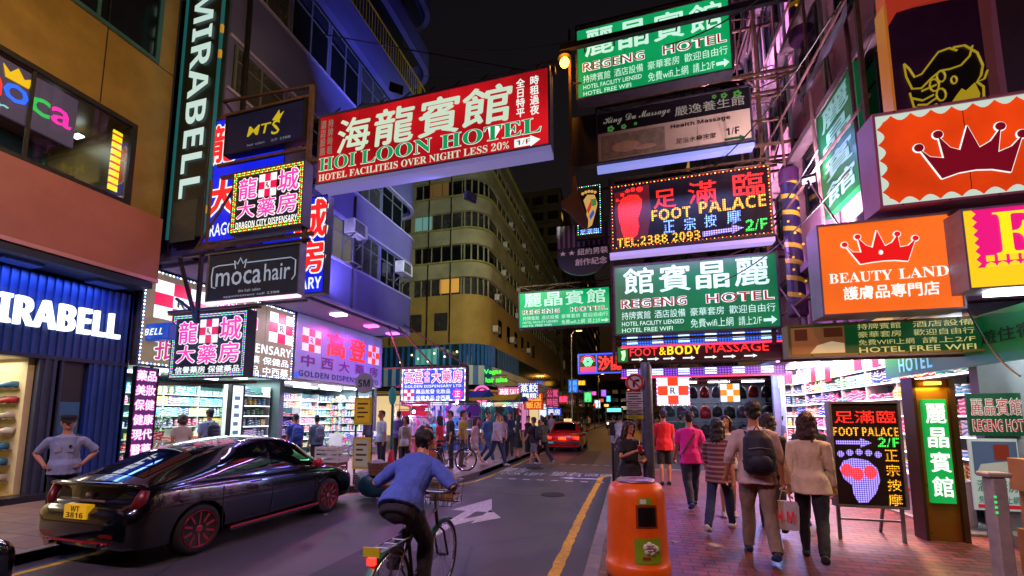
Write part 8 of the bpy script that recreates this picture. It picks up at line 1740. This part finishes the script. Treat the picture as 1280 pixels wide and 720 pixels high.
person('heavyset man in a magenta shirt with a sling bag walking away', gp(866,634), 4, 1.74, lean=4, **WALK, top='#e0209a', sleeve=.2, bottom='#182444', shoe='#2a4a9a', near=True, hem=-.13, extras=sling)
person('woman with long black hair in a dark red patterned blouse and jeans', gp(902,664), -22, 1.62, lean=4, thigh=(26,-20), knee=(6,24), arm=((-12,10),(16,14)), top=stripe_mat('plaid_blouse','#5a2a34','#8a6a6a',.07,2,.8,.6), sleeve=.3, bottom='#16264a', shoe='#b0a8a8', hair='long', female=True, near=True, hem=-.16)
person('young woman in a white top facing the street between two walkers', gp(912,645), 176, 1.6, thigh=(4,-4), head=(0,4), top='#b8b4bc', sleeve=.2, bottom='#8a7a7a', leg=.35, shoe='#8a8a90', hair='long', female=True, near=True, face=True, skin=SKIN2)
person('person in black clothing half hidden behind the man with the backpack', gp(968,664), -10, 1.68, **WALK2, top='#141418', sleeve=.5, bottom='#0e1016', shoe='#1c1c20', hair='mid', female=True, near=True)
person('person in dark jeans and blue shoes half hidden by the standing LED board', gp(1018,655), 175, 1.66, top='#2a3040', sleeve=.3, bottom='#141a2a', shoe='#2a50a8', near=False, face=True)
def cup(t, S, J, H): pass
wl = gp(790,658); i = person('woman in a black tee and jeans holding a red cup by the sign post', wl, 205, 1.52, lean=-2, thigh=(12,6), knee=(10,8), hands=((.05,.3,1.27),(-.09,.28,1.1)), head=(18,6), top='#15151a', sleeve=.2, bottom='#2a4a86', shoe='#1a1a1c', hair='mid', hairm=HAIRB, female=True, near=True, face=True)
cp = thing('drink_cup', 'red drink cup with a straw held by the woman in the black tee', 'cup', (0,0,0)); MB().lathe([(.03,-.02),(.042,.1),(.044,.105),(.03,.11)], (.0,.385,1.27), 14).build('cup', mat('red_cup','#b81c2c',.35,0,.1), cp, smooth=True); MB().tube([(0,.385,1.37),(.0,.36,1.46)], .005, 6).build('straw', M_white, cp); cp.location = (wl[0],wl[1],wl[2]+i[1]); cp.scale = i[0].scale; cp.rotation_euler = i[0].rotation_euler
for lab, px, py, rz, kw in (('pedestrian in a black tee and pale shorts crossing the far side street',768,566,10,dict(top='#16161c',sleeve=.2,bottom='#8a8a94',leg=.5,shoe='#9a9aa0')),('pedestrian in a white shirt crossing next to the one in a black tee',776,570,-15,dict(top='#a8a8b4',sleeve=.25,bottom='#2a3048',shoe='#26262c')),('shopper in a navy top before the bags on the far east corner',880,560,0,dict(top='#1c2a5a',sleeve=.2,bottom='#20222c',shoe='#1a1a1c',hair='mid',female=True)),('shopper in a green tee at the far east corner',852,566,30,dict(top='#2a6a4a',sleeve=.2,bottom='#2a2c38',shoe='#888890')),('shopper in grey looking into the drugstore shelves',985,585,-95,dict(top='#5a5a68',sleeve=.2,bottom='#1c1e28',shoe='#888890'))):
    person(lab, gp(px,py), rz, 1.68, **(WALK if rz % 20 else WALK2), **kw)
# security guard beside the car
def guard(t, S, J, H):
    for sx in (-1,1): MB().obox(S(.475)+Vector((sx*.13,0,.045)), (.09,.06,.012), Matrix.Rotation(R(sx*18),3,'Y')).build('epaulette', cloth('#10182c'), t); MB().obox(S(.3,.128)+Vector((sx*.07,0,0)), (.085,.008,.09)).build('pocket', cloth('#8890a0'), t)
    MB().ball(S(.32,.14)+Vector((-.075,0,.02)), (.025,.006,.03), 8, 6).build('badge', M_chrome, t); MB().tube([S(-.02,.14)+Vector((-.15,-.12,0)), S(-.02,.14), S(-.02,.14)+Vector((.15,-.12,0))], .02, 8).build('belt', M_black, t)
person('security guard in a pale uniform shirt and dark cap with hands on hips', (-8.05,4.35,ZP), -128, 1.6, lean=2, thigh=(3,-3), hands=((.22,.06,1.0),(-.22,.06,1.0)), head=(18,2), top='#8492ac', sleeve=.24, bottom='#141824', shoe='#101014', near=True, face=True, cap='#12161e', extras=guard)
# rider on the moving bicycle
def rider_extra(t, S, J, H): pass
person('cyclist in a blue shirt leaning over the handlebar and riding away', (-1.9,3.15,0), 0, 1.75, pelvis=(0,.17,.98), lean=43, feet=((.1,.42,.22),(-.1,.26,.5)), hands=((.29,.6,1.06),(-.29,.6,1.06)), head=(0,-20), top='#4460b8', sleeve=.3, bottom='#14161e', shoe='#26262c', near=True, hem=-.03)
pb = thing('parcel', 'brown parcel riding in the wire basket of the moving bicycle', 'parcel', (-1.9,4.2,1.06)); MB().box(-2.02,-1.78,4.1,4.3,.88,1.1).build('carton', M_card, pb, bevel=.01); MB().box(-1.915,-1.885,4.095,4.305,.885,1.104).build('tape', mat('tape','#c8a878',.3,0,0), pb)
# shoppers at the west pharmacies
i = person('man in a pale blue tee with a dark backpack at the beige pharmacy', (-10.75,8.75,ZP), 80, 1.78, lean=2, top='#8aa4b8', sleeve=.22, bottom='#20263a', shoe='#303038'); pack(i, 'dark backpack on the man at the beige pharmacy', '#141a24')
person('woman in a beige top beside the man in pale blue at the pharmacy', (-10.95,8.2,ZP), 70, 1.64, top='#a89a8a', sleeve=.22, bottom='#3a3a48', shoe='#3a3a40', hair='bob', hairm=HAIRB, female=True)
i = person('boy in a royal blue tee with a blue backpack outside the lilac pharmacy', (-9.35,10.25,ZP), 60, 1.66, top='#2a4ab0', sleeve=.22, bottom='#1c2030', shoe='#303038'); pack(i, 'royal blue backpack on the boy outside the lilac pharmacy', '#2448a8')
i = person('boy in a slate tee with a grey backpack outside the lilac pharmacy', (-8.9,10.6,ZP), 66, 1.62, top='#4a6a8a', sleeve=.22, bottom='#22242c', shoe='#303038'); pack(i, 'grey backpack on the boy in the slate tee', '#5a6a7a')
person('man in a dark jacket browsing the bargain rack', (-10.1,15.0,ZP), 85, 1.7, lean=12, top='#1c2030', sleeve=.5, bottom='#14161e', shoe='#202024')
# crowd at the crossing
CR = [('woman in a pale pink top and white shorts striding over the kerb',593,581,-80,dict(top='#b89aa8',sleeve=.0,bottom='#b8b0b8',leg=.3,shoe='#c0b8b8',hair='mid',female=True,skin=SKIN2,**WALK)),
('man in a pale grey tee and dark jeans stepping off the kerb',621,582,-105,dict(top='#a8a0a8',sleeve=.22,bottom='#1c2a4a',shoe='#c0b8b8',face=True,**WALK2)),
('person in blue behind the man in the pale grey tee',609,577,-100,dict(top='#2a4a7a',sleeve=.25,bottom='#2a3a60',shoe='#a8a8a8',**WALK)),
('man in a black tee and grey shorts with a backpack walking in the road',668,582,60,dict(top='#15151b',sleeve=.22,bottom='#5a5a60',leg=.5,shoe='#6a6a70',**WALK)),
('man in an olive shirt beside the one with the black tee and backpack',679,581,50,dict(top='#4a4a34',sleeve=.25,bottom='#15161c',shoe='#8a8a8a',**WALK2)),
('woman in a black dress standing past the kerb',648,573,-60,dict(top='#121216',sleeve=.2,bottom='#121216',skirt=.5,shoe='#1a1a1c',hair='long',female=True)),
('man in black with arms folded beyond the kerb',660,569,-120,dict(top='#14161c',sleeve=.5,bottom='#121218',shoe='#1a1a1c',hands=((-.08,.22,1.18),(.08,.24,1.15)))),
('man in a navy polo farther along the west kerb',637,570,-160,dict(top='#1c2848',sleeve=.22,bottom='#26262e',shoe='#1a1a1c',face=True)),
('woman in a floral blouse by the far kerb',630,573,150,dict(top='#8a6a70',sleeve=.22,bottom='#1c2030',shoe='#5a5a60',hair='bob',female=True,face=True)),
('woman in a red tee by the blue clothes stall',549,588,100,dict(top='#b01c28',sleeve=.22,bottom='#1c1e28',shoe='#3a3a40',hair='mid',female=True)),
('man in black next to the woman in red at the stall',563,585,120,dict(top='#131318',sleeve=.25,bottom='#1c1e28',shoe='#3a3a40')),
('man in a mustard tee near the parked bicycle',577,583,-60,dict(top='#a08a2a',sleeve=.22,bottom='#4a4238',shoe='#3a3a40')),
('girl in a white printed tee facing the street at the stall',506,592,175,dict(top='#b0a8b0',sleeve=.22,bottom='#1c2030',shoe='#3a3a40',hair='bob',female=True,face=True)),
('man in a white shirt by the teal post',476,588,150,dict(top='#a8b4c0',sleeve=.25,bottom='#1c2438',shoe='#3a3a40',face=True)),
('man in a violet tee looking at garments beyond the teal post',497,580,20,dict(top='#4a3a7a',sleeve=.22,bottom='#22242c',shoe='#3a3a40')),
('woman in teal among the stalls in the side street',540,573,-30,dict(top='#1c6a70',sleeve=.3,bottom='#22242c',shoe='#3a3a40',hair='long',female=True)),
('man in grey among the stalls in the side street',586,570,40,dict(top='#5a5a60',sleeve=.3,bottom='#22242c',shoe='#3a3a40')),
('man in a white vest far along the west pavement',690,557,170,dict(top='#a8a8a8',sleeve=.0,bottom='#2a2c38',shoe='#3a3a40')),
('woman in orange far along the west pavement',697,554,10,dict(top='#b0562a',sleeve=.2,bottom='#2a2c38',shoe='#3a3a40',hair='long',female=True))]
for k, (lab, px, py, rz, kw) in enumerate(CR):
    i = person(lab, gp(px, py, ZP if px < 655 or px > 685 else 0.0), rz, (1.6 if kw.get('female') else 1.74) + .02*(k%3), **kw)
    if 'backpack walking' in lab: pack(i, 'black backpack on the man walking in the road', '#101216')

rp = random.Random(4)
for k in range(12):
    fem = k % 3 == 0; y = 24 + k*3.1; x = rp.uniform(-6.4,-4.6) if k % 4 else rp.uniform(.8,2.6); c = ['#b0a8b0','#1c2440','#8a2a3a','#2a5a6a','#c8b898','#15151b'][k % 6]; n = ['pale','navy','crimson','teal','cream','black'][k % 6]
    person('%s stroller in a %s top, %s along the far %s kerb' % ('female' if fem else 'male', n, ['nearest','next','third','fourth','fifth','sixth','seventh','eighth','ninth','tenth','eleventh','farthest'][k], 'west' if k % 4 else 'east'), (x, y, ZP), rp.choice((0,170,20,190)), 1.62 if fem else 1.72, top=c, sleeve=.22, bottom='#1c1e2a', shoe='#3a3a40', hair='long' if fem else 'short', female=fem, **(WALK if k % 2 else WALK2))
bpy.data.scenes.remove(TMP)
for me_ in [m for m in bpy.data.meshes if m.users == 0]: bpy.data.meshes.remove(me_)
